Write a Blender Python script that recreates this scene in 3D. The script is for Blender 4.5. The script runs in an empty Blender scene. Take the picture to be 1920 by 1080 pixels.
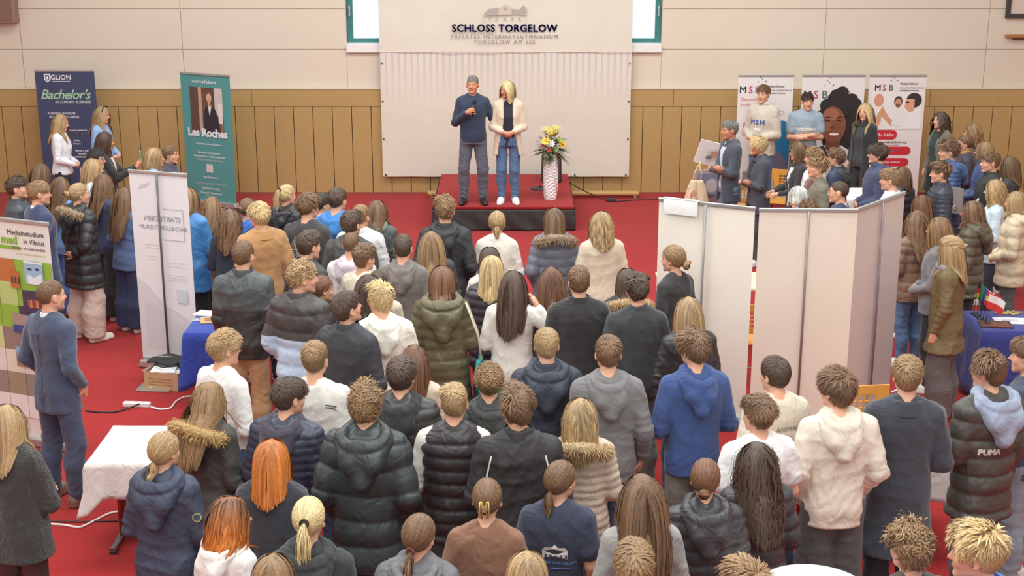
import bpy, math, random
import numpy as np
from mathutils import Vector, Matrix
C = bpy.context.scene.collection
PI = math.pi
rng = np.random.default_rng(7)

# ------------------------------------------------------------------ camera
CAM_H, PITCH, FPX = 4.7, math.radians(16.04), 2588.0
cp, sp = math.cos(PITCH), math.sin(PITCH)
def ray(px, py):
    u, v = (px-960)/FPX, (540-py)/FPX
    return np.array([u, cp+v*sp, -sp+v*cp])
def at_z(px, py, z):
    d = ray(px, py); t = (z-CAM_H)/d[2]
    return np.array([d[0]*t, d[1]*t, z])
def at_y(px, py, y):
    d = ray(px, py); t = y/d[1]
    return np.array([d[0]*t, y, CAM_H+d[2]*t])

# ------------------------------------------------------------------ objects
def link(name, me, mat=None, parent=None):
    o = bpy.data.objects.new(name, me); C.objects.link(o)
    if mat is not None and me is not None and len(me.materials) == 0:
        me.materials.append(mat)
    if parent is not None: o.parent = parent
    return o
def tag(o, label=None, cat=None, group=None, kind=None):
    if label: o['label'] = label
    if cat: o['category'] = cat
    if group: o['group'] = group
    if kind: o['kind'] = kind
    return o
def thing(name, label, cat, loc=(0,0,0), rz=0, group=None, s=1.0):
    o = bpy.data.objects.new(name, None); C.objects.link(o)
    o.location = [float(v) for v in loc]; o.rotation_euler = (0,0,rz); o.scale = (s,s,s)
    o.empty_display_size = .1
    return tag(o, label, cat, group)
def mesh_np(name, V, F, smooth=True, attrs=None):
    """V (n,3), F (m,k) int array or list of arrays (mixed sizes)"""
    me = bpy.data.meshes.new(name)
    V = np.ascontiguousarray(V, dtype=np.float32)
    Fs = F if isinstance(F, list) else [F]
    Fs = [np.asarray(f, dtype=np.int32) for f in Fs if len(f)]
    me.vertices.add(len(V)); me.vertices.foreach_set('co', V.ravel())
    nl = sum(f.size for f in Fs); npoly = sum(len(f) for f in Fs)
    me.loops.add(nl); me.polygons.add(npoly)
    me.loops.foreach_set('vertex_index', np.concatenate([f.ravel() for f in Fs]))
    tot = np.concatenate([np.full(len(f), f.shape[1], np.int32) for f in Fs])
    st = np.concatenate([[0], np.cumsum(tot)[:-1]]).astype(np.int32)
    me.polygons.foreach_set('loop_start', st)
    me.polygons.foreach_set('use_smooth', np.full(npoly, bool(smooth)))
    if attrs:
        for k, a in attrs.items():
            a = np.ascontiguousarray(a, np.float32)
            if a.ndim == 1:
                at = me.attributes.new(k, 'FLOAT', 'POINT'); at.data.foreach_set('value', a)
            else:
                at = me.attributes.new(k, 'FLOAT_VECTOR', 'POINT'); at.data.foreach_set('vector', a.ravel())
    me.update(calc_edges=True); me.validate()
    return me

# simple geometry builder (boxes, tubes, lathes) -> one mesh
class MB:
    def __init__(s): s.V=[]; s.F={3:[],4:[]}; s.n=0; s.NG=[]
    def add(s, V, F):
        V=np.asarray(V,float); 
        for f in F:
            k=len(f)
            if k in (3,4): s.F[k].append([i+s.n for i in f])
            else: s.NG.append([i+s.n for i in f])
        s.V.append(V); s.n+=len(V); return s
    def box(s, c, d, rz=0, M=None, taper=1.0):
        x,y,z=[v/2 for v in d]
        V=np.array([[-x,-y,-z],[x,-y,-z],[x,y,-z],[-x,y,-z],[-x*taper,-y*taper,z],[x*taper,-y*taper,z],[x*taper,y*taper,z],[-x*taper,y*taper,z]])
        if rz: 
            R=np.array([[math.cos(rz),-math.sin(rz),0],[math.sin(rz),math.cos(rz),0],[0,0,1]]); V=V@R.T
        if M is not None: V=V@np.asarray(M).T
        return s.add(V+np.array(c), [(0,3,2,1),(4,5,6,7),(0,1,5,4),(1,2,6,5),(2,3,7,6),(3,0,4,7)])
    def tube(s, pts, r, n=8, caps=True):
        P=np.asarray(pts,float); m=len(P); rr=np.broadcast_to(np.asarray(r,float),(m,))
        T=np.gradient(P,axis=0); T/=np.linalg.norm(T,axis=1)[:,None]+1e-9
        up=np.array([0,0,1.]) if abs(T[0,2])<.9 else np.array([1.,0,0])
        V=[]
        for i in range(m):
            a=np.cross(T[i],up); 
            if np.linalg.norm(a)<1e-4: a=np.array([1.,0,0])
            a/=np.linalg.norm(a); b=np.cross(T[i],a)
            up=np.cross(a,T[i]) if abs(T[i,2])<.999 else up
            th=np.arange(n)*2*PI/n
            V.append(P[i]+rr[i]*(np.cos(th)[:,None]*a+np.sin(th)[:,None]*b))
        F=[]
        for i in range(m-1):
            for k in range(n):
                F.append((i*n+k,i*n+(k+1)%n,(i+1)*n+(k+1)%n,(i+1)*n+k))
        if caps: F.append(tuple(range(n))[::-1]); F.append(tuple((m-1)*n+k for k in range(n)))
        return s.add(np.concatenate(V),F)
    def lathe(s, prof, c=(0,0,0), n=32, sx=1, sy=1):
        V=[];F=[];m=len(prof)
        for r,z in prof:
            th=np.arange(n)*2*PI/n
            V.append(np.stack([r*sx*np.cos(th),r*sy*np.sin(th),np.full(n,z)],1))
        for i in range(m-1):
            for k in range(n): F.append((i*n+k,i*n+(k+1)%n,(i+1)*n+(k+1)%n,(i+1)*n+k))
        F.append(tuple(range(n))[::-1]); F.append(tuple((m-1)*n+k for k in range(n)))
        return s.add(np.concatenate(V)+np.array(c),F)
    def grid(s, fn, nu, nv):
        V=[fn(i/nu,j/nv) for j in range(nv+1) for i in range(nu+1)]
        F=[(j*(nu+1)+i,j*(nu+1)+i+1,(j+1)*(nu+1)+i+1,(j+1)*(nu+1)+i) for j in range(nv) for i in range(nu)]
        return s.add(np.array(V,float),F)
    def poly(s, pts): 
        return s.add(np.array(pts,float),[tuple(range(len(pts)))])
    def mesh(s, name, smooth=False):
        Fs=[np.array(s.F[k]) for k in (3,4) if s.F[k]]+[np.array([f]) for f in s.NG]
        return mesh_np(name, np.concatenate(s.V), Fs, smooth)
    def build(s, name, mat, parent=None, smooth=False, bevel=0):
        o=link(name, s.mesh(name,smooth), mat, parent)
        if bevel:
            m=o.modifiers.new('bevel','BEVEL'); m.width=bevel; m.segments=2; m.limit_method='ANGLE'
        return o

# ------------------------------------------------------------------ materials
def lin(c):
    c=[v/255 for v in c]
    return tuple((v/12.92 if v<=.04045 else ((v+.055)/1.055)**2.4) for v in c)+(1,)
_mats={}
class NT:
    def __init__(s,name):
        s.m=bpy.data.materials.new(name); s.m.use_nodes=True; s.t=s.m.node_tree; s.N=s.t.nodes
        s.b=s.N['Principled BSDF']
    def n(s,t,**kw):
        x=s.N.new(t)
        for k,v in kw.items():
            if k in x.inputs.keys(): x.inputs[k].default_value=v
            else: setattr(x,k,v)
        return x
    def l(s,a,b): s.t.links.new(a,b)
    def mix(s,fac,a,b,mode='MIX'):
        x=s.N.new('ShaderNodeMix'); x.data_type='RGBA'; x.blend_type=mode
        for sock,v in ((x.inputs[0],fac),(x.inputs[6],a),(x.inputs[7],b)):
            if hasattr(v,'is_output'): s.l(v,sock)
            else: sock.default_value=v
        return x.outputs[2]
    def math(s,op,a,b=None):
        x=s.N.new('ShaderNodeMath'); x.operation=op
        for i,v in enumerate((a,b)):
            if v is None: continue
            if hasattr(v,'is_output'): s.l(v,x.inputs[i])
            else: x.inputs[i].default_value=v
        return x.outputs[0]
    def ramp(s,fac,stops):
        x=s.N.new('ShaderNodeValToRGB'); e=x.color_ramp.elements
        while len(e)<len(stops): e.new(.5)
        for i,(p,c) in enumerate(stops): e[i].position=p; e[i].color=c
        s.l(fac,x.inputs[0]); return x.outputs[0]
    def bump(s,h,strength=.3,dist=.01):
        x=s.N.new('ShaderNodeBump'); x.inputs['Strength'].default_value=strength; x.inputs['Distance'].default_value=dist
        s.l(h,x.inputs['Height']); s.l(x.outputs[0],s.b.inputs['Normal'])
def sc3(c,k): return (c[0]*k,c[1]*k,c[2]*k,1)
CLOTH={ # rough, noise scale, bump strength, dist, sheen, variation
 'cotton':(.9,90,.25,.004,.15,.10),'knit':(.95,170,.6,.006,.25,.16),'nylon':(.42,22,.35,.012,.0,.12),
 'matte':(.65,18,.3,.010,.0,.10),'denim':(.9,200,.4,.003,.1,.30),'leather':(.38,40,.3,.005,.0,.1),
 'wool':(.97,140,.4,.005,.3,.14),'fur':(.9,110,1.0,.02,.3,.5),'tweed':(.95,260,.5,.004,.1,.7),'leathershoe':(.3,60,.15,.003,0,.1)}
def cloth(c, kind='cotton'):
    key=('cloth',tuple(c),kind)
    if key in _mats: return _mats[key]
    r,ns,bs,bd,sh,var=CLOTH[kind]
    t=NT('%s_fabric'%kind); col=lin(c)
    tc=t.n('ShaderNodeTexCoord')
    n1=t.n('ShaderNodeTexNoise',Scale=ns,Detail=3.0); t.l(tc.outputs['Object'],n1.inputs['Vector'])
    n2=t.n('ShaderNodeTexNoise',Scale=6.0,Detail=4.0); t.l(tc.outputs['Object'],n2.inputs['Vector'])
    c1=t.mix(n1.outputs[0],sc3(col,1-var),sc3(col,1+var))
    c2=t.mix(n2.outputs[0],sc3(col,.86),sc3(col,1.14))
    if kind in('denim',):
        # faded patches on the front of the legs
        c2=t.mix(n2.outputs[0],sc3(col,.6),sc3(col,1.5))
    t.l(t.mix(.5,c1,c2),t.b.inputs['Base Color'])
    mp=t.n('ShaderNodeMapping'); mp.inputs['Scale'].default_value=(1,1,.75); t.l(tc.outputs['Object'],mp.inputs['Vector'])
    n3=t.n('ShaderNodeTexNoise',Scale=6.5,Detail=2.0,Distortion=1.2); t.l(mp.outputs[0],n3.inputs['Vector'])
    fold=t.math('ABSOLUTE',t.math('SUBTRACT',n3.outputs[0],.5))     # creases
    h=t.math('ADD',t.math('MULTIPLY',n1.outputs[0],.25 if kind not in('fur','knit','tweed') else 1.2),t.math('MULTIPLY',fold,4.2 if kind not in('fur',) else 2.0))
    t.bump(h,.55 if kind not in('fur',) else 1.0,.009 if kind not in('fur',) else .02)
    t.b.inputs['Roughness'].default_value=r
    if sh: t.b.inputs['Sheen Weight'].default_value=sh; t.b.inputs['Sheen Roughness'].default_value=.5
    _mats[key]=t.m; return t.m
def plain(c, rough=.6, metal=0, name='painted_surface', noise=.06, ns=30, spec=.5):
    key=('plain',tuple(c),rough,metal,name)
    if key in _mats: return _mats[key]
    t=NT(name); col=lin(c); tc=t.n('ShaderNodeTexCoord')
    n1=t.n('ShaderNodeTexNoise',Scale=ns,Detail=3.0); t.l(tc.outputs['Object'],n1.inputs['Vector'])
    t.l(t.mix(n1.outputs[0],sc3(col,1-noise),sc3(col,1+noise)),t.b.inputs['Base Color'])
    t.b.inputs['Roughness'].default_value=rough; t.b.inputs['Metallic'].default_value=metal
    t.b.inputs['Specular IOR Level'].default_value=spec
    _mats[key]=t.m; return t.m
def hairmat(c, c2=None):
    key=('hair',tuple(c),tuple(c2) if c2 else None)
    if key in _mats: return _mats[key]
    t=NT('hair'); col=lin(c)
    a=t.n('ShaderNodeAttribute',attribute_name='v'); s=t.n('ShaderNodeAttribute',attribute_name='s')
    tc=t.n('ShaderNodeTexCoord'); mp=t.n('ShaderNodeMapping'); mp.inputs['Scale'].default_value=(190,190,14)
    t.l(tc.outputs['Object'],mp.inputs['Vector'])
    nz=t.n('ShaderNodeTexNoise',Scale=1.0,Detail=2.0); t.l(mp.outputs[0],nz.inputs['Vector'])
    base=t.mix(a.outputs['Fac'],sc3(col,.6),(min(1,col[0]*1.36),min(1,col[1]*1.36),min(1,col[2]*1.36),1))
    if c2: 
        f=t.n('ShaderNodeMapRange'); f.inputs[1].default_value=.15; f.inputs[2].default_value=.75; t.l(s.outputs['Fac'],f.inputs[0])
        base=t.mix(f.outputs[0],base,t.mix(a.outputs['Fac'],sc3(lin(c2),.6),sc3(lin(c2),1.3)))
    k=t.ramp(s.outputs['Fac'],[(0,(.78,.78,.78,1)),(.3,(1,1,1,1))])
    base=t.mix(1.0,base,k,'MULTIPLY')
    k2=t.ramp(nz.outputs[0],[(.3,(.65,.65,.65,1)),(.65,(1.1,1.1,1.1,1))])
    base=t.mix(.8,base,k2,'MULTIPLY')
    t.l(base,t.b.inputs['Base Color']); t.b.inputs['Roughness'].default_value=.48
    t.b.inputs['Specular IOR Level'].default_value=.45
    t.bump(nz.outputs[0],.35,.003)
    _mats[key]=t.m; return t.m
def cloth2(ca,cb,z,kind='nylon',soft=.004):
    key=('c2',tuple(ca),tuple(cb),z,kind)
    if key in _mats: return _mats[key]
    m=cloth(ca,kind).copy(); nt=m.node_tree; b=nt.nodes['Principled BSDF']
    tc=nt.nodes.new('ShaderNodeTexCoord'); sx=nt.nodes.new('ShaderNodeSeparateXYZ'); nt.links.new(tc.outputs['Object'],sx.inputs[0])
    mr=nt.nodes.new('ShaderNodeMapRange'); mr.inputs[1].default_value=z-soft; mr.inputs[2].default_value=z+soft; nt.links.new(sx.outputs[2],mr.inputs[0])
    mx=nt.nodes.new('ShaderNodeMix'); mx.data_type='RGBA'; nt.links.new(mr.outputs[0],mx.inputs[0]); mx.inputs[6].default_value=lin(cb)
    src=b.inputs['Base Color'].links[0].from_socket; nt.links.new(src,mx.inputs[7]); nt.links.new(mx.outputs[2],b.inputs['Base Color'])
    _mats[key]=m; return m
def skinmat(c, lips=(176,96,88), brow=(70,48,34), stubble=0, beard=None, bald=None):
    key=('skin',tuple(c),tuple(lips),tuple(brow),stubble,bald)
    if key in _mats: return _mats[key]
    t=NT('skin'); col=lin(c)
    at=t.n('ShaderNodeAttribute',attribute_name='hp'); sx=t.n('ShaderNodeSeparateXYZ'); t.l(at.outputs['Vector'],sx.inputs[0])
    X,Y,Z=sx.outputs; AX=t.math('ABSOLUTE',X)
    front=t.math('GREATER_THAN',Y,.03)
    def ell(x,cx,rx,z,cz,rz,soft=.25):
        a=t.math('DIVIDE',t.math('SUBTRACT',x,cx),rx); b=t.math('DIVIDE',t.math('SUBTRACT',z,cz),rz)
        d=t.math('SQRT',t.math('ADD',t.math('MULTIPLY',a,a),t.math('MULTIPLY',b,b)))
        m=t.n('ShaderNodeMapRange'); m.inputs[1].default_value=1+soft; m.inputs[2].default_value=1-soft; t.l(d,m.inputs[0])
        return t.math('MULTIPLY',m.outputs[0],front)
    tc=t.n('ShaderNodeTexCoord'); nz=t.n('ShaderNodeTexNoise',Scale=25.0,Detail=3.0); t.l(tc.outputs['Object'],nz.inputs['Vector'])
    base=t.mix(nz.outputs[0],sc3(col,.9),(col[0]*1.08,col[1]*1.04,col[2]*1.03,1))
    pink=(min(1,col[0]*1.08),col[1]*.72,col[2]*.68,1)
    base=t.mix(t.math('MULTIPLY',ell(AX,.045,.022,Z,-.03,.022,.9),.35),base,pink)
    base=t.mix(t.math('MULTIPLY',ell(X,0,.014,Z,-.036,.012,.9),.3),base,pink)
    if stubble: base=t.mix(t.math('MULTIPLY',ell(X,0,.07,Z,-.09,.05,.4),stubble),base,lin((95,75,65)))
    if bald: 
        m=t.n('ShaderNodeMapRange'); m.inputs[1].default_value=.03; m.inputs[2].default_value=.07; t.l(Z,m.inputs[0])
        base=t.mix(t.math('MULTIPLY',m.outputs[0],.4),base,lin(bald))
    base=t.mix(ell(AX,.032,.019,Z,.021,.0045,.45),base,lin(brow))
    base=t.mix(t.math('MULTIPLY',ell(X,0,.025,Z,-.0665,.0085,.25),.8),base,lin(lips))
    base=t.mix(ell(X,0,.020,Z,-.0665,.0014,.5),base,lin((110,50,46)))
    base=t.mix(ell(AX,.032,.0150,Z,0.001,.0064,.2),base,lin((90,62,50)))
    base=t.mix(ell(AX,.032,.0125,Z,0,.0045,.2),base,lin((232,226,220)))
    base=t.mix(ell(AX,.032,.0052,Z,0.0003,.0048,.2),base,lin((62,52,46)))
    t.l(base,t.b.inputs['Base Color']); t.b.inputs['Roughness'].default_value=.5
    t.b.inputs['Subsurface Weight'].default_value=.0
    t.b.inputs['Specular IOR Level'].default_value=.35
    _mats[key]=t.m; return t.m

# ------------------------------------------------------------------ SDF + surface nets
class SDF:
    def __init__(s, lo, hi, h, coarse=None):
        s.h=h; s.lo=np.array(lo,float); s.dim=np.ceil((np.array(hi)-s.lo)/h).astype(int)+1
        s.cz=None
        if coarse:      # (z0,z1,k): wider rows between these heights
            z=[s.lo[2]]
            while z[-1]<hi[2]: z.append(z[-1]+h*next((k for a,b,k in coarse if a<z[-1]<b),1))
            s.cz=np.array(z,np.float32); s.dim[2]=len(z)
        s.F=np.full(s.dim, 0.25, np.float32)
        s.ax=[(s.lo[i]+np.arange(s.dim[i])*h).astype(np.float32) for i in range(3)]
        if s.cz is not None: s.ax[2]=s.cz
    def sl(s, lo, hi):
        a=np.clip(np.floor((np.array(lo)-s.lo)/s.h).astype(int),0,s.dim); b=np.clip(np.ceil((np.array(hi)-s.lo)/s.h).astype(int)+1,0,s.dim)
        if s.cz is not None:
            a[2]=max(0,np.searchsorted(s.cz,lo[2])-1); b[2]=min(s.dim[2],np.searchsorted(s.cz,hi[2])+1)
        return tuple(slice(a[i],b[i]) for i in range(3))
    def co(s, S):
        return s.ax[0][S[0]][:,None,None], s.ax[1][S[1]][None,:,None], s.ax[2][S[2]][None,None,:]
    def comb(s, S, d, k, op):
        A=s.F[S]
        if A.size==0: return
        if op=='u':
            if k>0:
                hh=np.clip(.5+.5*(A-d)/k,0,1); s.F[S]=A*(1-hh)+d*hh-k*hh*(1-hh)
            else: s.F[S]=np.minimum(A,d)
        elif op=='s':
            if k>0:
                hh=np.clip(.5-.5*(A+d)/k,0,1); s.F[S]=A*(1-hh)-d*hh+k*hh*(1-hh)
            else: s.F[S]=np.maximum(A,-d)
    def cone(s, a, b, ra, rb, k=.01, op='u', m=.05):
        a=np.array(a,np.float32); b=np.array(b,np.float32); R=max(ra,rb)+m
        S=s.sl(np.minimum(a,b)-R, np.maximum(a,b)+R); x,y,z=s.co(S)
        ab=b-a; L=float(ab@ab)+1e-9
        t=np.clip(((x-a[0])*ab[0]+(y-a[1])*ab[1]+(z-a[2])*ab[2])/L,0,1)
        d=np.sqrt((x-a[0]-t*ab[0])**2+(y-a[1]-t*ab[1])**2+(z-a[2]-t*ab[2])**2)-(ra+(rb-ra)*t)
        s.comb(S,d,k,op)
    def sph(s,c,r,k=.01,op='u',m=.05): s.cone(c,c,r,r,k,op,m)
    def ell(s, c, r, k=.01, op='u', R=None, m=.05):
        c=np.array(c,np.float32); r=np.array(r,np.float32); B=max(r)+m if R is not None else r+m
        S=s.sl(c-B,c+B); x,y,z=s.co(S); x=x-c[0];y=y-c[1];z=z-c[2]
        if R is not None:
            x,y,z=(R[0,0]*x+R[1,0]*y+R[2,0]*z, R[0,1]*x+R[1,1]*y+R[2,1]*z, R[0,2]*x+R[1,2]*y+R[2,2]*z)
        k0=np.sqrt((x/r[0])**2+(y/r[1])**2+(z/r[2])**2); k1=np.sqrt((x/r[0]**2)**2+(y/r[1]**2)**2+(z/r[2]**2)**2)
        s.comb(S,(k0*(k0-1)/(k1+1e-6)).astype(np.float32),k,op)
    def loft(s, prof, infl=0, k=.02, n=2.3, z0=None, z1=None, op='u', m=.06):
        """prof rows (z,rx,ry,cx,cy)"""
        P=np.array(prof,float); z0=P[0,0] if z0 is None else z0; z1=P[-1,0] if z1 is None else z1
        rm=P[:,1].max()+infl+m
        S=s.sl([P[:,3].min()-rm,P[:,4].min()-rm,z0-m],[P[:,3].max()+rm,P[:,4].max()+rm,z1+m]); x,y,z=s.co(S)
        zz=np.clip(z,P[0,0],P[-1,0])
        rx,ry,cx,cy=[np.interp(zz,P[:,0],P[:,i]).astype(np.float32) for i in (1,2,3,4)]
        rx=rx+infl; ry=ry+infl
        q=((np.abs(x-cx)/rx)**n+(np.abs(y-cy)/ry)**n)**(1/n)
        d=(q-1)*np.minimum(rx,ry)
        d=np.maximum(d,np.maximum(z0-z,z-z1))
        s.comb(S,d.astype(np.float32),k,op)
    def ring(s, c, rx, ry, r, tilt=0, k=.01, a0=None, m=.05, op='u', droop=0):
        c=np.array(c,np.float32); B=max(rx,ry)+r+m
        S=s.sl(c-B,c+B); x,y,z=s.co(S); x=x-c[0];y=y-c[1];z=z-c[2]
        ct,st=math.cos(tilt),math.sin(tilt); y,z=ct*y+st*z,-st*y+ct*z
        q=np.sqrt((x/rx)**2+(y/ry)**2); dd=(q-1)*min(rx,ry)
        if droop: z=z+droop*(x/rx)**2
        s.comb(S,(np.sqrt(dd**2+z**2)-r).astype(np.float32),k,op)
    def mesh(s):
        F=s.F; F[0]=np.maximum(F[0],.01);F[-1]=np.maximum(F[-1],.01);F[:,0]=np.maximum(F[:,0],.01);F[:,-1]=np.maximum(F[:,-1],.01);F[:,:,0]=np.maximum(F[:,:,0],.01);F[:,:,-1]=np.maximum(F[:,:,-1],.01)
        I=F<0; nx,ny,nz=F.shape
        c=[I[i:nx-1+i,j:ny-1+j,k:nz-1+k] for i in (0,1) for j in (0,1) for k in (0,1)]
        sm=np.zeros(c[0].shape,np.int8)
        for a in c: sm+=a
        act=(sm>0)&(sm<8); idx=np.argwhere(act); nidx=np.full(act.shape,-1,np.int32); nidx[act]=np.arange(len(idx))
        vals=np.stack([F[idx[:,0]+i,idx[:,1]+j,idx[:,2]+k] for i in (0,1) for j in (0,1) for k in (0,1)],1)
        cor=np.array([(i,j,k) for i in (0,1) for j in (0,1) for k in (0,1)],float)
        E=[(a,b) for a in range(8) for b in range(a+1,8) if abs(cor[a]-cor[b]).sum()==1]
        acc=np.zeros((len(idx),3)); cnt=np.zeros(len(idx))
        for a,b in E:
            va,vb=vals[:,a],vals[:,b]; mk=(va<0)!=(vb<0)
            t=np.where(mk,va/np.where(mk,va-vb,1),0)
            acc+=mk[:,None]*(cor[a]+t[:,None]*(cor[b]-cor[a])); cnt+=mk
        fi=idx+acc/cnt[:,None]; V=s.lo+fi*s.h
        if s.cz is not None: V[:,2]=np.interp(fi[:,2],np.arange(len(s.cz)),s.cz)
        Q=[]
        for ax in range(3):
            A=I.take(range(F.shape[ax]-1),ax); B=I.take(range(1,F.shape[ax]),ax); ch=A!=B
            e=np.argwhere(ch); o1,o2=[(1,2),(2,0),(0,1)][ax]
            ok=(e[:,o1]>0)&(e[:,o2]>0)&(e[:,o1]<F.shape[o1]-1)&(e[:,o2]<F.shape[o2]-1); e=e[ok]
            fl=A[tuple(e.T)]
            d1=np.zeros(3,int);d1[o1]=1; d2=np.zeros(3,int); d2[o2]=1
            q=np.stack([nidx[tuple((e-d1-d2).T)],nidx[tuple((e-d2).T)],nidx[tuple(e.T)],nidx[tuple((e-d1).T)]],1)
            q[~fl]=q[~fl][:,::-1]; Q.append(q)
        return V,np.concatenate(Q)
def vnormals(V,Q):
    n=np.cross(V[Q[:,2]]-V[Q[:,0]],V[Q[:,3]]-V[Q[:,1]]); N=np.zeros_like(V)
    for i in range(4): 
        for k in range(3): N[:,k]+=np.bincount(Q[:,i],n[:,k],len(V))
    return N/(np.linalg.norm(N,axis=1)[:,None]+1e-12)
def relax(V,Q,it=1,f=.5):
    for _ in range(it):
        A=np.zeros_like(V); c=np.zeros(len(V))
        for i in range(4):
            for j in (1,3):
                for k in range(3): A[:,k]+=np.bincount(Q[:,i],V[Q[:,(i+j)%4],k],len(V))
                c+=np.bincount(Q[:,i],minlength=len(V))
        V=V+f*(A/np.maximum(c,1)[:,None]-V)
    return V
# ------------------------------------------------------------------ people
def rotz(a): c,s=math.cos(a),math.sin(a); return np.array([[c,-s,0],[s,c,0],[0,0,1.]])
def rotx(a): c,s=math.cos(a),math.sin(a); return np.array([[1,0,0],[0,c,-s],[0,s,c]])
HS=1.0
HC=np.array([0,.018,1.632]); NB=np.array([0,-.015,1.50])
def head_frame(turn,tilt):
    R=rotz(math.radians(turn))@rotx(math.radians(-tilt))
    return R*HS, NB+R@(HC-NB)
TORSO={'m':[(.84,.162,.112,0,-.005),(.93,.168,.118,0,-.008),(1.05,.15,.104,0,-.002),(1.15,.153,.105,0,0),(1.28,.172,.116,0,0),(1.37,.178,.112,0,-.008),(1.43,.16,.092,0,-.014),(1.465,.11,.075,0,-.016),(1.50,.062,.058,0,-.014)],
 'f':[(.84,.166,.115,0,-.008),(.93,.17,.12,0,-.01),(1.05,.133,.095,0,-.002),(1.15,.133,.098,0,.002),(1.27,.15,.115,0,.008),(1.37,.156,.102,0,-.006),(1.43,.142,.084,0,-.014),(1.465,.10,.068,0,-.016),(1.50,.055,.052,0,-.014)]}
SH={'m':.168,'f':.153}
TORSO['m']=[(z,rx*.93,ry*.98,a,b) for z,rx,ry,a,b in TORSO['m']]
def V3(*a): return np.array(a,float)
# pose: (elbow, wrist, finger dir, palm normal, curl) for right (+x) and left (x mirrored when None)
A_side=(V3(.238,-.04,1.125),V3(.248,.045,.885),V3(0,.15,-1),V3(-1,.15,0),.35)
A_loose=(V3(.27,-.06,1.13),V3(.275,.07,.91),V3(0,.3,-1),V3(-1,.2,0),.4)
A_pocket=(V3(.275,-.075,1.14),V3(.215,.085,.945),V3(-.3,.4,-.8),V3(-.8,-.3,0),.2)
A_front=(V3(.275,-.02,1.12),V3(.11,.205,1.02),V3(-1,.3,-.1),V3(0,-1,-.1),.5)
A_crossR=(V3(.262,.045,1.115),V3(-.06,.205,1.17),V3(-1,-.1,.15),V3(.1,-1,0),.25)
A_crossL=(V3(.255,.045,1.12),V3(-.07,.235,1.135),V3(-1,-.2,.1),V3(.1,-1,0),.3)
A_mic=(V3(.275,.0,1.13),V3(.085,.235,1.30),V3(-.75,.35,.45),V3(-.55,-.8,-.1),1.25)
A_behindwoman=(V3(.30,-.05,1.18),V3(.40,-.17,1.05),V3(.5,-.3,-.5),V3(0,1,0),.2)
A_clasp=(V3(.262,.0,1.10),V3(.075,.20,1.055),V3(-.9,.25,-.3),V3(-.1,-1,0),.75)
A_phone=(V3(.20,.17,1.17),V3(.055,.40,1.30),V3(-.2,.5,.8),V3(-.9,-.3,0),.9)
A_ear=(V3(.42,-.02,1.24),V3(.245,.0,1.47),V3(-.45,.05,.9),V3(-.8,.3,0),.5)
A_behind=(V3(.285,-.12,1.13),V3(.10,-.18,1.01),V3(-1,-.05,0),V3(0,-1,0),.4)
A_hold=(V3(.26,-.02,1.12),V3(.20,.23,1.06),V3(-.2,1,.05),V3(-.9,0,.2),.7)
A_point=(V3(.24,.05,1.14),V3(.10,.30,1.08),V3(-.3,1,-.2),V3(-.8,0,-.3),.15)
POSES={'side':(A_side,A_side),'loose':(A_loose,A_side),'pocket':(A_pocket,A_pocket),'front':(A_front,A_front),'cross':(A_crossR,A_crossL),
 'mic':(A_mic,A_behindwoman),'clasp':(A_clasp,A_clasp),'phone':(A_phone,A_phone),'earR':(A_ear,A_front),'behind':(A_behind,A_side),
 'hold':(A_hold,A_front),'sidefront':(A_side,A_front),'point':(A_point,A_point),'pocketside':(A_side,A_pocket),'holdL':(A_side,A_hold),'mixhold':(A_hold,A_side)}
def arms(pose,sex):
    out=[]
    k=.875 if sex=='m' else .84
    for sd,a in zip((1,-1),POSES[pose]):
        m=V3(sd,1,1); kk=V3(k,1,1)
        S=V3(SH[sex]*sd,-.012,1.405)
        out.append((sd,S,a[0]*m*kk,a[1]*m*kk,a[2]*m/np.linalg.norm(a[2]),a[3]*m/np.linalg.norm(a[3]),a[4]))
    return out
def add_hand(f,W,d,n,curl,sd,k=1.0):
    n=n-d*(n@d); n/=np.linalg.norm(n)
    s=np.cross(d,n)*-sd            # towards the thumb
    R=np.array([s,d,n]).T
    f.ell(W+d*.05*k,(.038*k,.052*k,.016*k),.012,R=R,m=.03)
    f.cone(W-d*.01,W+d*.03,.024*k,.022*k,.015,m=.03)
    for off,L,r in ((-.028,.060,.0072),(-.0095,.075,.0078),(.0095,.082,.0080),(.028,.073,.0078)):
        p=W+d*.088*k+s*off*k-d*abs(off)*.25; dd=d.copy(); nn=n.copy(); p0=p-d*.02
        for j,fr in enumerate((.45,.32,.23)):
            a=curl*(.75,1.0,.7)[j]
            dd,nn=dd*math.cos(a)+nn*math.sin(a),nn*math.cos(a)-dd*math.sin(a)
            q=p+dd*L*fr*k
            f.cone(p0 if j==0 else p,q,(r-.0006*j)*k,(r-.0006*(j+1))*k,.003,m=.02); p=q
    t0=W+d*.02*k+s*.02*k; td=d*.62+s*.68+n*.35; td/=np.linalg.norm(td)
    t1=t0+td*.042*k; td2=d*.85+s*.15+n*.5; td2/=np.linalg.norm(td2); t2=t1+td2*.032*k; t3=t2+(td2+n*.4*curl)*.022*k
    f.cone(t0,t1,.0145*k,.0105*k,.006,m=.02); f.cone(t1,t2,.0102*k,.0092*k,.003,m=.02); f.cone(t2,t3,.0092*k,.0078*k,.003,m=.02)
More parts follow.
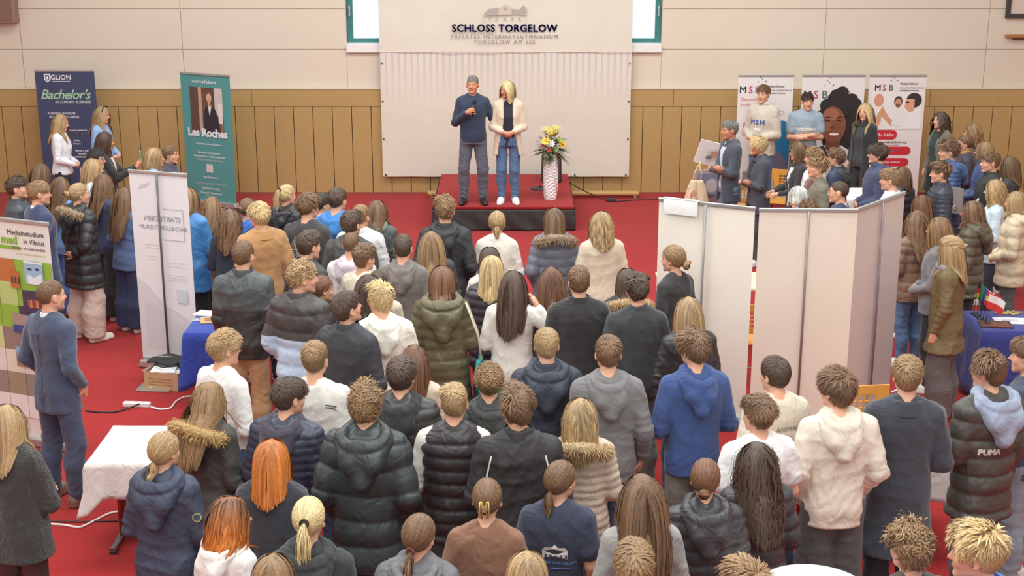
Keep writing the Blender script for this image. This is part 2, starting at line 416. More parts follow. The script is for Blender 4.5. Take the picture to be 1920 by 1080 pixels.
def add_head(f,R,c,sex):
    Ru=R/HS; g=HS
    def E(cc,r,k,op='u',R=Ru): f.ell(cc,tuple(v*g for v in r),k,op,R=R)
    def CN(a,b,ra,rb,k=.01,op='u'): f.cone(a,b,ra*g,rb*g,k,op)
    def SP(a,r,k=.01,op='u'): f.cone(a,a,r*g,r*g,k,op)
    P=lambda *a: c+R@np.array(a)
    w=1.0 if sex=='m' else .95; jw=1.0 if sex=='m' else .86
    E(P(0,-.012,.025),(.0735*w,.098,.092),.0)
    E(P(0,.030,-.03),(.061*w,.060,.078),.02)
    for sd in (1,-1):
        CN(P(.046*jw*sd,.0,-.055),P(.014*sd*jw,.066,-.098),.02,.016,.02)
        SP(P(.041*sd*w,.054,-.028),.021,.018)
        CN(P(.016*sd,.081,.020),P(.044*sd,.062,.020),.0115,.011,.012)
    SP(P(0,.072,-.101),.0155 if sex=='m' else .013,.012)
    for sd in (1,-1):
        SP(P(.031*sd,.098,-.002),.0145,.010,'s')
        SP(P(.031*sd,.0725,0),.0128,.002)
    CN(P(0,.083,.012),P(0,.107,-.032),.0075,.0105 if sex=='m' else .0092,.008)
    for sd in (1,-1): SP(P(.0105*sd,.094,-.036),.0078,.006)
    for sd in (1,-1):
        CN(P(0,.0895,-.0625),P(.021*sd,.079,-.0665),.0062,.0035,.004)
        CN(P(0,.0885,-.0715),P(.019*sd,.079,-.0675),.0066,.0035,.004)
        Re=Ru@rotz(sd*-.35)
        E(P(.080*sd*w,-.012,-.006),(.0105,.021,.034),.004,R=Re)
        E(P(.091*sd*w,-.006,-.003),(.008,.011,.021),.004,'s',R=Re)
    CN(P(0,-.02,-.05),NB+V3(0,-.005,-.02),.050 if sex=='m' else .044,.055 if sex=='m' else .049,.02)
_cache={}
def stance_legs(st):
    # hip, knee, ankle, toe direction per side
    w={'n':.095,'w':.13,'c':.075}[st]
    return [(sd,V3(.088*sd,-.005,.90),V3(w*sd,.012,.49),V3(w*sd*1.02,-.025,.085),V3(.18*sd,1,0)/1.016) for sd in (1,-1)]
def body(pose,sex,turn,tilt,st,h):
    key=('body',pose,sex,turn,tilt,st,h)
    if key in _cache: return _cache[key]
    f=SDF((-.55,-.34,-.01),(.55,.60,1.80),h,[(.10,.78,3)])
    P=TORSO[sex]
    f.loft(P,0,0)
    for sd,S,E,W,d,n,cu in arms(pose,sex):
        f.cone(V3(.05*sd,-.02,1.475),S+V3(-.02*sd,0,.005),.045,.05,.03)
        ka=1 if sex=='m' else .88
        f.cone(S,E,.048*ka,.038*ka,.02); f.cone(E,W,.038*ka,.026*ka,.012)
        add_hand(f,W,d,n,cu,sd,1.0 if sex=='m' else .9)
    for sd,H,K,A,T in stance_legs(st):
        f.cone(H,K,.078,.054,.025); f.cone(K+V3(0,-.01,0),K*.6+A*.4+V3(0,-.02,0),.054,.052,.02); f.cone(K*.6+A*.4+V3(0,-.02,0),A,.052,.036,.02)
        f.cone(A+V3(0,-.02,-.05),A+T*.09+V3(0,0,-.055),.034,.028,.02); f.cone(A+T*.09+V3(0,0,-.055),A+T*.16+V3(0,0,-.06),.03,.022,.02)
    R,c=head_frame(turn,tilt)
    add_head(f,R,c,sex)
    V,Q=f.mesh()
    hp=(V-c)@R/HS**2
    far=(V[:,2]<1.47)|(np.linalg.norm(V-c,axis=1)>.2)
    hp[far]=(0,-1,0)
    me=mesh_np('person_body',V,Q,True,{'hp':hp}); _cache[key]=me; return me
def wrinkle(V,N,amp,seed,zs=.7):
    r=np.random.default_rng(seed); d=np.zeros(len(V))
    for i in range(9):
        fr=(7,11,14,18,24,30,36,46,60)[i]; k=r.normal(size=3); k[2]*=zs; k*=fr/np.linalg.norm(k)
        k2=r.normal(size=3); k2*=fr*.45/np.linalg.norm(k2)
        ph=V@k+2.2*np.sin(V@k2+r.uniform(0,6))+r.uniform(0,6)
        m=.5+.5*np.sin(V@(k2*.6)+r.uniform(0,6))       # folds come and go
        d+=(1,.9,.9,.8,.7,.55,.42,.3,.2)[i]*((1-np.abs(np.sin(ph)))**1.6-.2)*m
    return V+N*(d*amp*1.45)[:,None]
def segdist(V,a,b):
    ab=b-a; t=np.clip((V-a)@ab/(ab@ab),0,1); return np.linalg.norm(V-a-t[:,None]*ab,axis=1),t*np.linalg.norm(ab)
T=dict
TOPS={'hoodie':T(i=.024,hem=.80,kind='cotton',wr=.007,hood=1,rib=1),'sweater':T(i=.019,hem=.82,kind='cotton',wr=.006,rib=1),'knit':T(i=.026,hem=.79,kind='knit',wr=.004,rib=1),
 'tee':T(i=.018,hem=.84,kind='cotton',wr=.006,sleeve='short'),'shirt':T(i=.016,hem=.88,kind='cotton',wr=.006,collar='fold'),
 'jacket':T(i=.028,hem=.78,kind='matte',wr=.008,collar='stand'),'bomber':T(i=.029,hem=.80,kind='matte',wr=.007,rib=1,collar='stand'),
 'puffer':T(i=.038,hem=.75,kind='nylon',wr=.005,quilt=.098,qa=.017),'lightpuffer':T(i=.034,hem=.78,kind='nylon',wr=.004,quilt=.052,qa=.011),
 'vest':T(i=.040,hem=.78,kind='nylon',wr=.004,quilt=.085,qa=.016,sleeve='none'),
 'coat':T(i=.030,hem=.42,kind='wool',wr=.006,collar='fold'),'longpuffer':T(i=.04,hem=.50,kind='nylon',wr=.006,quilt=.11,qa=.016),'parka':T(i=.036,hem=.66,kind='matte',wr=.009,hood=1),
 'blazer':T(i=.021,hem=.73,kind='wool',wr=.005,collar='fold'),'furjacket':T(i=.045,hem=.76,kind='fur',wr=.010,collar='none'),
 'cardigan':T(i=.024,hem=.58,kind='knit',wr=.005)}
def garment(top,pose,sex,res,seed,o):
    p=dict(TOPS[top]); p.update(o)
    key=('g',top,pose,sex,res,seed,tuple(sorted((k,str(v)) for k,v in o.items() if k in('i','hem','quilt','open','sleeve','wr','flare','turtle','slim','rib','qa','flare'))))
    if key in _cache: return _cache[key]
    i=p['i']; hem=p['hem']; sl=p.get('sleeve','long')
    f=SDF((-.60,-.36,hem-.04),(.60,.62,1.62),res)
    P=[list(r) for r in TORSO[sex]]
    if top not in('shirt','tee') and sex=='f' and not p.get('slim'):
        for r in P:
            if 1.0<r[0]<1.2: r[1]+=.018; r[2]+=.01
    if top in('hoodie','sweater','knit','jacket','puffer','parka','lightpuffer','bomber','vest','furjacket') and sex=='m':
        for r in P:
            if 1.0<r[0]<1.2: r[1]+=.012; r[2]+=.008
    if hem<.84:
        fl=p.get('flare',.13)
        P[0][1]+=.010; P[0][2]+=.006; r0=P[0]; P=[[hem,r0[1]+(.84-hem)*fl,r0[2]+(.84-hem)*fl,0,r0[4]]]+P
    f.loft(P,i,0,z0=hem,z1=1.487+i*.25)
    if p.get('open'):
        z=[a for a,b in p['open']]; w=[b for a,b in p['open']]
        S=f.sl((-.3,.0,min(z)),(.3,.4,max(z))); x,y,zz=f.co(S)
        d=np.maximum(np.abs(x)-np.interp(zz,z,w),.035-y); f.comb(S,d.astype(np.float32),.006,'s')
    for sd,S,E,W,d,n,cu in arms(pose,sex):
        ka=1 if sex=='m' else .9
        if sl!='none': f.cone(V3(.05*sd,-.02,1.47),S+V3(-.02*sd,0,.004),.050+i*.6,.054*ka+i*.75,.03)
        else: f.cone(V3(.05*sd,-.02,1.465),S+V3(-.035*sd,0,.0),.050+i*.6,.053+i*.5,.03)
        if sl=='long':
            We=W-(W-E)/np.linalg.norm(W-E)*(.035-.005)
            f.cone(S,E,.049*ka+i*.8,.041*ka+i*.7,.028); f.cone(E,We,.041*ka+i*.7,.030*ka+i*.45,.02)
            if p.get('rib'): f.cone(We-(W-E)*.08,We,.030*ka+i*.7,.030*ka+i*.5,.02)
        elif sl=='short':
            M=S+(E-S)*.62; f.cone(S,M,.054*ka+i,.052*ka+i*1.2,.025)
    if p.get('turtle'): f.ring((0,-.016,1.515),.052,.05,.016+i*.2,0,.015); 
    V,Q=f.mesh(); V=relax(V,Q,2,.5); N=vnormals(V,Q)
    hm=np.clip((V[:,2]-hem)/.02,0,1)
    V=wrinkle(V,N*hm[:,None],p['wr'],seed)
    A=arms(pose,sex); s=V[:,2].copy(); arm=np.zeros(len(V),bool)
    for sd,S,E,W,d,n,cu in A:
        d1,t1=segdist(V,S,E); d2,t2=segdist(V,E,W); LA=np.linalg.norm(E-S)
        tor=np.interp(V[:,2],[r[0] for r in P],[r[1] for r in P])+i*.9
        m=(np.minimum(d1,d2)<.05+i*1.5)&((np.abs(V[:,0])>tor-.01)|(np.minimum(d1,d2)<.045+i*.9))&(V[:,2]<1.40)&(V[:,0]*sd>-.2)
        ss=np.where(d1<d2,t1,LA+t2)
        m&=~arm
        s[m]=1.41-ss[m]; arm|=m
    if p.get('quilt'):
        b=np.abs(np.sin(PI*(s-1.0)/p['quilt']))**.55
        V=V+N*((b-.75)*p['qa']*np.clip((1.49-V[:,2])/.04,0,1))[:,None]
    else:
        # gathers at the elbow and above the cuff / hem
        rr=np.random.default_rng(seed+5)
        for sd,S,E,W,d,n,cu in A:
            q1=1.5*np.sin(V@(rr.normal(size=3)*14)+rr.uniform(0,6)); q2=1.2*np.sin(V@(rr.normal(size=3)*17)+rr.uniform(0,6))
            dE=np.linalg.norm(V-E,axis=1); V=V+N*(arm*np.exp(-(dE/.09)**2)*((1-np.abs(np.sin(s*60+q1)))-.4)*p['wr']*1.7)[:,None]
            dW=np.linalg.norm(V-W,axis=1); V=V+N*(arm*np.exp(-(dW/.09)**2)*((1-np.abs(np.sin(s*55+q2)))-.4)*p['wr']*1.5)[:,None]
        if p.get('rib'):
            tuck=np.exp(-((V[:,2]-hem-.03)/.03)**2)*(~arm); V=V-N*(tuck*.0025)[:,None]
            pf=np.exp(-((V[:,2]-hem-.11)/.04)**2)*(~arm); V=V+N*(pf*.004)[:,None]
    me=mesh_np('garment_cloth',V,Q,True); _cache[key]=(me,P,i); return _cache[key]
def trousers(sex,st,cut,res,seed):
    key=('t',sex,st,cut,res,seed)
    if key in _cache: return _cache[key]
    f=SDF((-.36,-.26,.02),(.36,.26,1.06),res)
    rk,ra,hemz={'slim':(.012,.010,.075),'reg':(.016,.022,.05),'wide':(.05,.075,.065)}[cut]
    P=[r for r in TORSO[sex] if r[0]<1.06]
    f.loft(P,.012,0,z1=1.02)
    for sd,H,K,A,T_ in stance_legs(st):
        f.cone(H+V3(0,-.01,0),K,.091+rk*.3,.060+rk,.03); Mm=K*.6+A*.4+V3(0,-.02,0); f.cone(K,Mm,.060+rk,.060+(rk+ra)*.5,.02); f.cone(Mm,A,.060+(rk+ra)*.5,.040+ra,.02)
    # flat hem cut
    x,y,z=f.co(tuple(slice(0,n) for n in f.dim)); np.maximum(f.F,(hemz-z).astype(np.float32)*np.ones_like(f.F),out=f.F)
    V,Q=f.mesh(); V=relax(V,Q,1,.5); N=vnormals(V,Q); V=wrinkle(V,N*np.clip((.80-V[:,2])/.1,0,1)[:,None],.005,seed)
    for sd,H,K,A,T_ in stance_legs(st):
        m=np.exp(-((V[:,2]-.12)/.08)**2)+.45*np.exp(-((V[:,2]-.47)/.12)**2)
        V=V+N*(m*.5*((1-np.abs(np.sin(V[:,2]*48+1.4*np.sin(V[:,0]*23+V[:,1]*31))))-.3)*(.012 if cut!='wide' else .006))[:,None]
    me=mesh_np('trouser_cloth',V,Q,True); _cache[key]=me; return me
def shoe(kind,sd,st):
    key=('shoe',kind,sd,st)
    if key in _cache: return _cache[key]
    _,H,K,A,T_=stance_legs(st)[0 if sd==1 else 1]
    f=SDF(A+V3(-.16,-.14,-.09),A+V3(.16,.30,.07),.007); hl=.0
    B=V3(A[0],A[1],0)
    f.cone(B+V3(0,-.035,.05),B+T_*.08+V3(0,0,.047),.043,.043,.02); f.cone(B+T_*.08+V3(0,0,.047),B+T_*.175+V3(0,0,.034),.043,.032,.02)
    f.cone(B+V3(0,-.03,.06),B+V3(0,-.01,.10 if kind!='boot' else .13),.042,.042,.02)
    # sole
    f.cone(B+V3(0,-.035,.02),B+T_*.09+V3(0,0,.02),.044,.050,.01); f.cone(B+T_*.09+V3(0,0,.02),B+T_*.18+V3(0,0,.02),.050,.036,.01)
    x,y,z=f.co(tuple(slice(0,n) for n in f.dim)); F=np.maximum(f.F,(.003-z)*np.ones_like(f.F)); f.F=F.astype(np.float32)
    V,Q=f.mesh(); me=mesh_np('shoe_form',V,Q,True); _cache[key]=me; return me
def solid(fn,lo,hi,res,key=None,wr=0,seed=1,name='part_form',rel=1):
    if key and key in _cache: return _cache[key]
    f=SDF(lo,hi,res); fn(f); V,Q=f.mesh(); V=relax(V,Q,rel,.5)
    if wr: V=wrinkle(V,vnormals(V,Q),wr,seed)
    me=mesh_np(name,V,Q,True)
    if key: _cache[key]=me
    return me
def hood_mesh(i,big,seed):
    def fn(f):
        b=big; oy=-.02-i*.5; w=.088*b
        f.ring((0,oy-.025,1.472+i*.35),.088+i*.5,.088+i*.3,.028*b+i*.12,.38,.0)
        for sd in (1,-1):
            f.cone((sd*w,-.060-i*.6,1.462+i*.2),(sd*w*.55,-.128-i*.85,1.37),.044*b,.046*b,.03)
            f.cone((sd*w*.55,-.128-i*.85,1.37),(0,-.138-i*.95,1.285-.05*(b-1)*3),.046*b,.034*b,.035)
        f.ell((0,-.108-i*.75,1.415),(.105*b,.055*b,.085*b),.03)
        f.ell((0,oy-.055,1.525+i*.35),(.074*b,.074,.078),.02,'s')
        f.ring((0,oy-.045,1.485+i*.35),.118*b+i*.4,.125+i*.4,.010,.45,.012,op='s')
        f.sph((0,-.02,1.48),.05,.01,'s')
    return solid(fn,(-.30,-.38,1.12),(.30,.2,1.66),.0105,('hood',round(i,3),big,seed%3),.007,seed%3+11,'hood_form')
def collar_mesh(kind,i):
    def fn(f):
        if kind=='stand': z0,z1,a,b=1.455,1.535+i*.3,.078+i*.35,.074+i*.35
        elif kind=='shirt': z0,z1,a,b=1.47,1.525,.066,.064
        else: z0,z1,a,b=1.44,1.515+i*.2,.085+i*.5,.078+i*.5
        f.loft([(z0,a+.012,b+.012,0,-.016),(z1,a-.008,b-.008,0,-.018)],0,0,n=2)
        if kind=='fold': f.loft([(1.43,a+.045,b+.03,0,-.022),(z1-.005,a+.004,b+.004,0,-.018)],0,.01,n=2)
        f.loft([(z0-.05,a-.012,b-.012,0,-.016),(z1+.05,a-.016,b-.016,0,-.018)],0,.003,n=2,op='s')
        if kind in('fold','shirt'):
            S=f.sl((-.2,.02,1.3),(.2,.3,1.7)); x,y,z=f.co(S); d=np.maximum(np.abs(x)-(.012+np.maximum(0,(z-1.44))*.35),.02-y)
            f.comb(S,d.astype(np.float32),.004,'s')
    return solid(fn,(-.2,-.2,1.36),(.2,.2,1.64),.0075,('collar',kind,round(i,3)),0,1,'collar_form')
# ---- hair
EC=V3(0,-.012,.025); ER=V3(.0735,.098,.092)
def zmin(y): return np.interp(y,[-.11,-.06,-.035,.0,.025,.05,.088],[-.072,-.068,-.03,.012,.02,.052,.070])
def zshort(y): return np.interp(y,[-.11,-.075,-.042,-.032,.012,.028,.055,.09],[-.055,-.055,-.018,.026,.028,.020,.056,.068])
def locks(paths,w,nrm,v,taper=.55,flat=.3):
    """paths (n,m,3), w (n,), nrm (n,m,3) outward; -> V,F,attrs"""
    n,m,_=paths.shape
    Tn=np.gradient(paths,axis=1); Tn/=np.linalg.norm(Tn,axis=2)[...,None]+1e-9
    B=np.cross(Tn,nrm); B/=np.linalg.norm(B,axis=2)[...,None]+1e-9
    s=np.linspace(0,1,m); prof=np.clip((1-s**2.2),.04,1)**taper*np.clip(.55+s*3,0,1)
    ww=(w[:,None]*prof[None,:])[...,None]
    V=np.stack([paths+B*ww*.5,paths+nrm*ww*flat,paths-B*ww*.5],2) # n,m,3,3
    idx=np.arange(n*m*3).reshape(n,m,3); F=[]
    for k in range(2):
        a=idx[:,:-1,k];b=idx[:,:-1,k+1];c=idx[:,1:,k+1];d=idx[:,1:,k]
        F.append(np.stack([a,b,c,d],-1).reshape(-1,4))
    vv=np.repeat(v,m*3); ss=np.tile(np.repeat(s,3),n)
    return V.reshape(-1,3),np.concatenate(F),vv,ss
def scalp(n,r,extra=0,zm=None):
    out=[]
    N=int(n*2.6); k=np.arange(N)+.5; ph=np.arccos(1-2*k/N); th=PI*(1+5**.5)*k
    D=np.stack([np.cos(th)*np.sin(ph),np.sin(th)*np.sin(ph),np.cos(ph)],1)+r.normal(0,.02,(N,3)); D/=np.linalg.norm(D,axis=1)[:,None]
    p=EC+D*ER; zz=(zm or zmin)(p[:,1])+extra
    p=p[p[:,2]>zz]; return p
def nrm_at(p): 
    q=(p-EC)/ER**2; return q/(np.linalg.norm(q,axis=-1)[...,None]+1e-9)
def push(p,marg):
    q=(p-EC)/(ER+marg[...,None] if hasattr(marg,'shape') else ER+marg); l=np.linalg.norm(q,axis=-1)
    k=np.where(l<1,1/np.maximum(l,1e-3),1.0); return EC+(p-EC)*k[...,None]
def cap_mesh(thick,extra=0,zm=None):
    nu,nv=44,26; V=[];
    u=np.linspace(0,2*PI,nu,endpoint=False); v=np.linspace(0.0,PI,nv)
    U,W=np.meshgrid(u,v); D=np.stack([np.cos(U)*np.sin(W),np.sin(U)*np.sin(W),np.cos(W)],-1)
    p=EC+D*ER; ok=p[...,2]>(zm or zmin)(p[...,1])+extra-.006
    P=p+nrm_at(p)*thick(p)[...,None]
    idx=np.arange(nu*nv).reshape(nv,nu)
    a=idx[:-1];b=np.roll(idx,-1,1)[:-1];c=np.roll(idx,-1,1)[1:];d=idx[1:]
    F=np.stack([a,d,c,b],-1).reshape(-1,4)
    k=ok.ravel(); F=F[k[F].sum(1)>=3]
    return P.reshape(-1,3),F
def hair(style,seed,Rh,c,sex,prof,infl,o,det=1.0):
    r=np.random.default_rng(seed); Vs=[];Fs=[];vs=[];ss=[];off=0
    def put(V,F,v,s):
        nonlocal off
        Vs.append(V);Fs.append(F+off);vs.append(v);ss.append(s);off+=len(V)
    toB=lambda p:p@Rh.T+c
    vol=o.get('vol',1.0)
    crown=V3(.006,-.062,.105)
    def top_of(p): return np.clip((p[...,2]-.03)/.07,0,1)
    if style in('short','buzz','messy','curly','bowl','side'):
        tv={'short':.014,'buzz':.003,'messy':.02,'curly':.024,'bowl':.02,'side':.017}[style]*vol
        sv={'short':.004,'buzz':.002,'messy':.007,'curly':.010,'bowl':.011,'side':.004}[style]*vol; zm=zmin if style=='bowl' else zshort
        th=lambda p:(sv+(tv-sv)*top_of(p))*np.clip((p[...,2]+.085)/.05,.25,1)
        nL=int({'buzz':500,'curly':760}.get(style,1050)*det)
        V,F=cap_mesh(lambda p:th(p)*.85,0,zm); put(toB(V),F,np.full(len(V),.4),np.full(len(V),.45))
        p=scalp(nL,r,0,zm); n=nrm_at(p); t=p-crown; t-=n*(t*n).sum(1)[:,None]; t/=np.linalg.norm(t,axis=1)[:,None]+1e-6
        if style=='side' or o.get('sweep'):
            sw=o.get('sweep',1.0); tp=top_of(p)[:,None]; t=t+V3(.9*sw,.25,0)*tp; t-=n*(t*n).sum(1)[:,None]; t/=np.linalg.norm(t,axis=1)[:,None]+1e-6
        kk=r.normal(size=(3,3))*{'short':22,'messy':30,'curly':60,'bowl':14,'buzz':20,'side':16}[style]; am={'short':.35,'messy':.75,'curly':1.6,'bowl':.35,'buzz':.4,'side':.3}[style]
        clump=sum(np.sin(p@kk[i]+r.uniform(0,6)) for i in range(3))/1.7; clump2=sum(np.sin(p@(kk[i][[1,2,0]]*1.3)+r.uniform(0,6)) for i in range(3))/1.7
        cd=np.exp(-(np.linalg.norm(p-crown,axis=1)/.045)**2); ang=am*clump*(1-.5*cd)+r.normal(0,am*.22,len(p))+cd*(.9+r.normal(0,.9,len(p)))
        b=np.cross(n,t); t=t*np.cos(ang)[:,None]+b*np.sin(ang)[:,None]
        tp=top_of(p); fringe=np.clip((p[:,1]-.02)/.06,0,1)*tp
        L={'short':.022+.026*tp,'messy':.026+.034*tp,'curly':.03+.025*tp,'bowl':.04+.045*tp,'buzz':.008+.004*tp,'side':.022+.045*tp}[style]*vol*(1+{'messy':.36,'curly':.3}.get(style,.2)*clump2)*(1-.35*cd)*r.uniform(.85,1.15,len(p))
        L*=np.clip((p[:,2]+.10)/.06,.4,1)
        if style in('messy','side'): L=L+fringe*.02*vol
        if style=='bowl': L=L+fringe*.005*vol
        lift={'short':.24,'messy':.5,'curly':.6,'bowl':.10,'buzz':.3,'side':.25}[style]*(.5+.5*tp)*(.85+.55*clump2)*r.uniform(.7,1.3,len(p))
        if style=='short': lift=lift+fringe*.5
        m=5 if style!='curly' else 8; s=np.linspace(0,1,m)[None,:,None]
        th0=th(p)
        q=p[:,None]+n[:,None]*(th0[:,None,None]*.7)+L[:,None,None]*(t[:,None]*s+n[:,None]*(lift[:,None,None]*s*(1-.55*s)))
        q[...,2]-=(L[:,None]*.35*(1-tp[:,None])*s[...,0]**2)
        if style=='curly':
            ph=r.uniform(0,6,len(p))[:,None]; b=np.cross(n,t)
            q+= (b[:,None]*np.sin(ph+s[...,0]*9)[...,None]+n[:,None]*np.cos(ph+s[...,0]*9)[...,None])*.008*vol
        if style=='messy':
            ph=r.uniform(0,6,len(p))[:,None]; b=np.cross(n,t); q+=b[:,None]*(np.sin(ph+s[...,0]*3.5)*.006*vol)[...,None]
        q=push(q,np.broadcast_to((th0*.7)[:,None],q.shape[:2]))
        w=r.uniform(.7,1.3,len(p))*{'buzz':.006,'curly':.0085,'bowl':.0095}.get(style,.0085)/det**.5
        nn=nrm_at(q)
        V,F,v,s_=locks(toB(q),w,nn@Rh.T,np.clip(.5+.2*clump2+r.normal(0,.12,len(p)),0,1)); put(V,F,v,s_)
    else:
        tie={'pony':V3(0,-.118,.035),'lowpony':V3(0,-.105,-.035),'highpony':V3(0,-.108,.085),'bun':V3(0,-.118,.02),'lowbun':V3(0,-.105,-.035),'halfbun':V3(0,-.108,.055),'clip':V3(0,-.115,.0)}.get(style)
        part_x=o.get('part',0.0); L=o.get('len',.38); wave=o.get('wave',0.0); thick=.012*vol
        def torso_push(q,marg):
            z=np.clip(q[...,2],prof[0][0],1.5); rx=np.interp(z,[a[0] for a in prof],[a[1] for a in prof])+infl+marg; ry=np.interp(z,[a[0] for a in prof],[a[2] for a in prof])+infl+marg
            # include the shoulder line
            sh=np.clip(1-np.abs(z-1.40)/.09,0,1); rx=np.maximum(rx,sh*(SH[sex]+.03+infl))
            x,y=q[...,0],q[...,1]+.014; l=np.sqrt((x/rx)**2+(y/ry)**2)
            ins=(l<1)&(q[...,2]<1.47+infl*.7+marg)
            # push backwards/forwards out of the body rather than sideways
            yn=np.where(y<.015,-1,1)*ry*np.sqrt(np.clip(1-(x/rx)**2,0.02,1))-.014
            q=q.copy(); q[...,1]=np.where(ins,yn,q[...,1]); return q
        def flow(p0,d0,Ls,m,marg,gx=None,wv=0.0,back=.12):
            q=p0.copy(); d=d0.copy(); P=[q.copy()]; ds=Ls/(m-1); ph=r.uniform(0,6,len(p0)); ph=np.round(ph*1.2)/1.2
            for k in range(m-1):
                g=np.tile(V3(0,-back,-1),(len(q),1)); bl=q[:,2]<1.50; g[:,0]-=np.where(bl,q[:,0]*1.1,0)
                dd=d*.62+g*.45; 
                if wv: 
                    side=np.stack([np.cos(ph*3),np.sin(ph*3),np.zeros(len(q))],1)
                    dd=dd+side*(np.sin(ph+k*ds*46)*wv)[:,None]
                dd/=np.linalg.norm(dd,axis=1)[:,None]
                q2=q+dd*ds[:,None]
                ql=(q2-c)@Rh/HS**2; ql=push(ql,marg*(.45+.55*min(1,(k+1)/5)))
                fm=(ql[:,1]>.0)&(ql[:,2]<.062)&(ql[:,2]>-.14); ql[:,0]=np.where(fm,np.where(ql[:,0]<part_x,-1,1)*np.maximum(np.abs(ql[:,0]),.079*np.clip((.062-ql[:,2])/.05,0,1)),ql[:,0]); q2=ql@Rh.T+c
                q2=torso_push(q2,marg*.8)
                mv=q2-q; ln=np.linalg.norm(mv,axis=1)[:,None]; d=mv/(ln+1e-9); q=q+d*np.minimum(ln,ds[:,None]*1.5); P.append(q.copy())
            return np.stack(P,1)
        if tie is None or style=='halfbun':
            n_=int(o.get('n',820)*det); th=lambda p:thick*(.45+.55*top_of(p))
            V,F=cap_mesh(lambda p:th(p)*.85); put(toB(V),F,np.full(len(V),.45),np.full(len(V),.4))
            p=scalp(n_,r); n=nrm_at(p)
            part=o.get('part',0.0)
            sgn=np.sign(p[:,0]-part+1e-5); tp=top_of(p)
            fr=np.clip((p[:,1]-.02)/.05,0,1); t=np.stack([sgn*(.75*tp+.1+fr*.9),-.35*tp-.55*fr,-1+.6*tp+fr*.3],1)
            t-=n*(t*n).sum(1)[:,None]; t/=np.linalg.norm(t,axis=1)[:,None]+1e-6
            marg=th(p)*.75+r.uniform(0,.022,len(p))*vol
            # root height: longer path for roots on top so that all ends reach the same level
            Ls=np.maximum(.06,(p[:,2]+.06)*.9+L+(r.uniform(-.09,.02,len(p))-.10*np.clip(np.abs(p[:,0])/.07,0,1)**2)*min(1,L*3))
            frt=np.clip((p[:,1]-.0)/.05,0,1)*(1-tp); 
            q0=p+n*(th(p)*.8)[:,None]
            P=flow(toB(q0),t@Rh.T/HS,Ls,12,marg,wv=wave,back=o.get('back',.18))
            cen=toB(np.tile(V3(0,-.01,0),(len(p),1)))[:,None]
            nn=P-cen; nn[...,2]*=.25; nn/=np.linalg.norm(nn,axis=2)[...,None]+1e-9
            w=r.uniform(.7,1.35,len(p))*o.get('w',.0135)/det**.6
            kq=r.normal(size=3)*45; V,F,v,s_=locks(P,w,nn,np.clip(.5+.22*np.sin(p@kq)+r.normal(0,.17,len(p)),0,1),taper=.4,flat=.12); put(V,F,v,s_)
        if tie is not None:
            th=lambda p:np.full(p.shape[:-1],.006*vol)
            if style!='halfbun':
                V,F=cap_mesh(th); put(toB(V),F,np.full(len(V),.4),np.full(len(V),.5))
                p=scalp(int(620*det),r)
            else:
                p=scalp(330,r); p=p[(p[:,2]>.045)]
            # slicked strands along the scalp to the tie point
            m=8; s=np.linspace(0,1,m)[None,:,None]; th0=.007*vol
            q=p[:,None]*(1-s)+tie*s
            q=push(q,np.full(q.shape[:2],th0)+ (.016*vol if style=='halfbun' else 0)); nn=nrm_at(q); q=q+nn*(r.uniform(0,.004,len(p))[:,None,None])
            V,F,v,s_=locks(toB(q),r.uniform(.004,.009,len(p))/det**.5,nn@Rh.T,r.uniform(0,1,len(p)),taper=.2); put(V,F,v,s_*.6+.2)
            if style in('pony','lowpony','highpony'):
                k=150; t0=tie+r.normal(0,.006,(k,3)); d0=np.tile(V3(0,-1,.15 if style!='lowpony' else -.5),(k,1))+r.normal(0,.16,(k,3)); d0/=np.linalg.norm(d0,axis=1)[:,None]
                P=flow(toB(t0),d0@Rh.T/HS,L*r.uniform(.75,1.1,k),13,r.uniform(.004,.03,k),wv=wave,back=.05)
                cx=P.mean(0)[None]; 
                # spindle shape: tight at the tie, fuller in the middle
                sp_=np.sin(np.linspace(.15,PI*.9,13))[None,:,None]; P=cx+(P-cx)*(.35+.75*sp_)+r.normal(0,.007,(k,1,3))*sp_
                nn=P-cx; nn[...,2]*=.2; nn/=np.linalg.norm(nn,axis=2)[...,None]+1e-9
                V,F,v,s_=locks(P,r.uniform(.007,.012,k)*vol,nn,r.uniform(0,1,k),taper=.5); put(V,F,v,s_*.8+.2)
            elif style in('bun','lowbun','halfbun','clip'):
                k=110; bc=tie+V3(0,-.022,0); br=.034*vol*(.8 if style=='halfbun' else 1)
                a0=r.uniform(0,2*PI,k); inc=r.normal(0,.5,k); s=np.linspace(0,1,10)
                th_=a0[:,None]+s[None]*2.6; rad=br*r.uniform(.75,1.05,k)[:,None]
                P=np.stack([np.cos(th_)*rad, np.sin(inc)[:,None]*np.sin(th_)*rad*.7-np.cos(inc)[:,None]*0-.010*np.cos(th_*.5), np.cos(inc)[:,None]*np.sin(th_)*rad],-1)+bc
                P[...,1]-=br*.5*r.uniform(0,1,k)[:,None]
                nn=P-bc; nn/=np.linalg.norm(nn,axis=2)[...,None]+1e-9
                V,F,v,s_=locks(toB(P),r.uniform(.008,.013,k)*vol,nn@Rh.T,r.uniform(0,1,k),taper=.3); put(V,F,v,s_*.5+.3)
                mb=MB(); mb.lathe([(.001,-br*.8),(br*.6,-br*.6),(br*.85,0),(br*.6,br*.6),(.001,br*.8)],n=12); V=np.concatenate(mb.V)+bc; put(toB(V),np.array(mb.F[4]),np.full(len(V),.2),np.full(len(V),.2))
    return np.concatenate(Vs),np.concatenate(Fs),np.concatenate(vs),np.concatenate(ss)
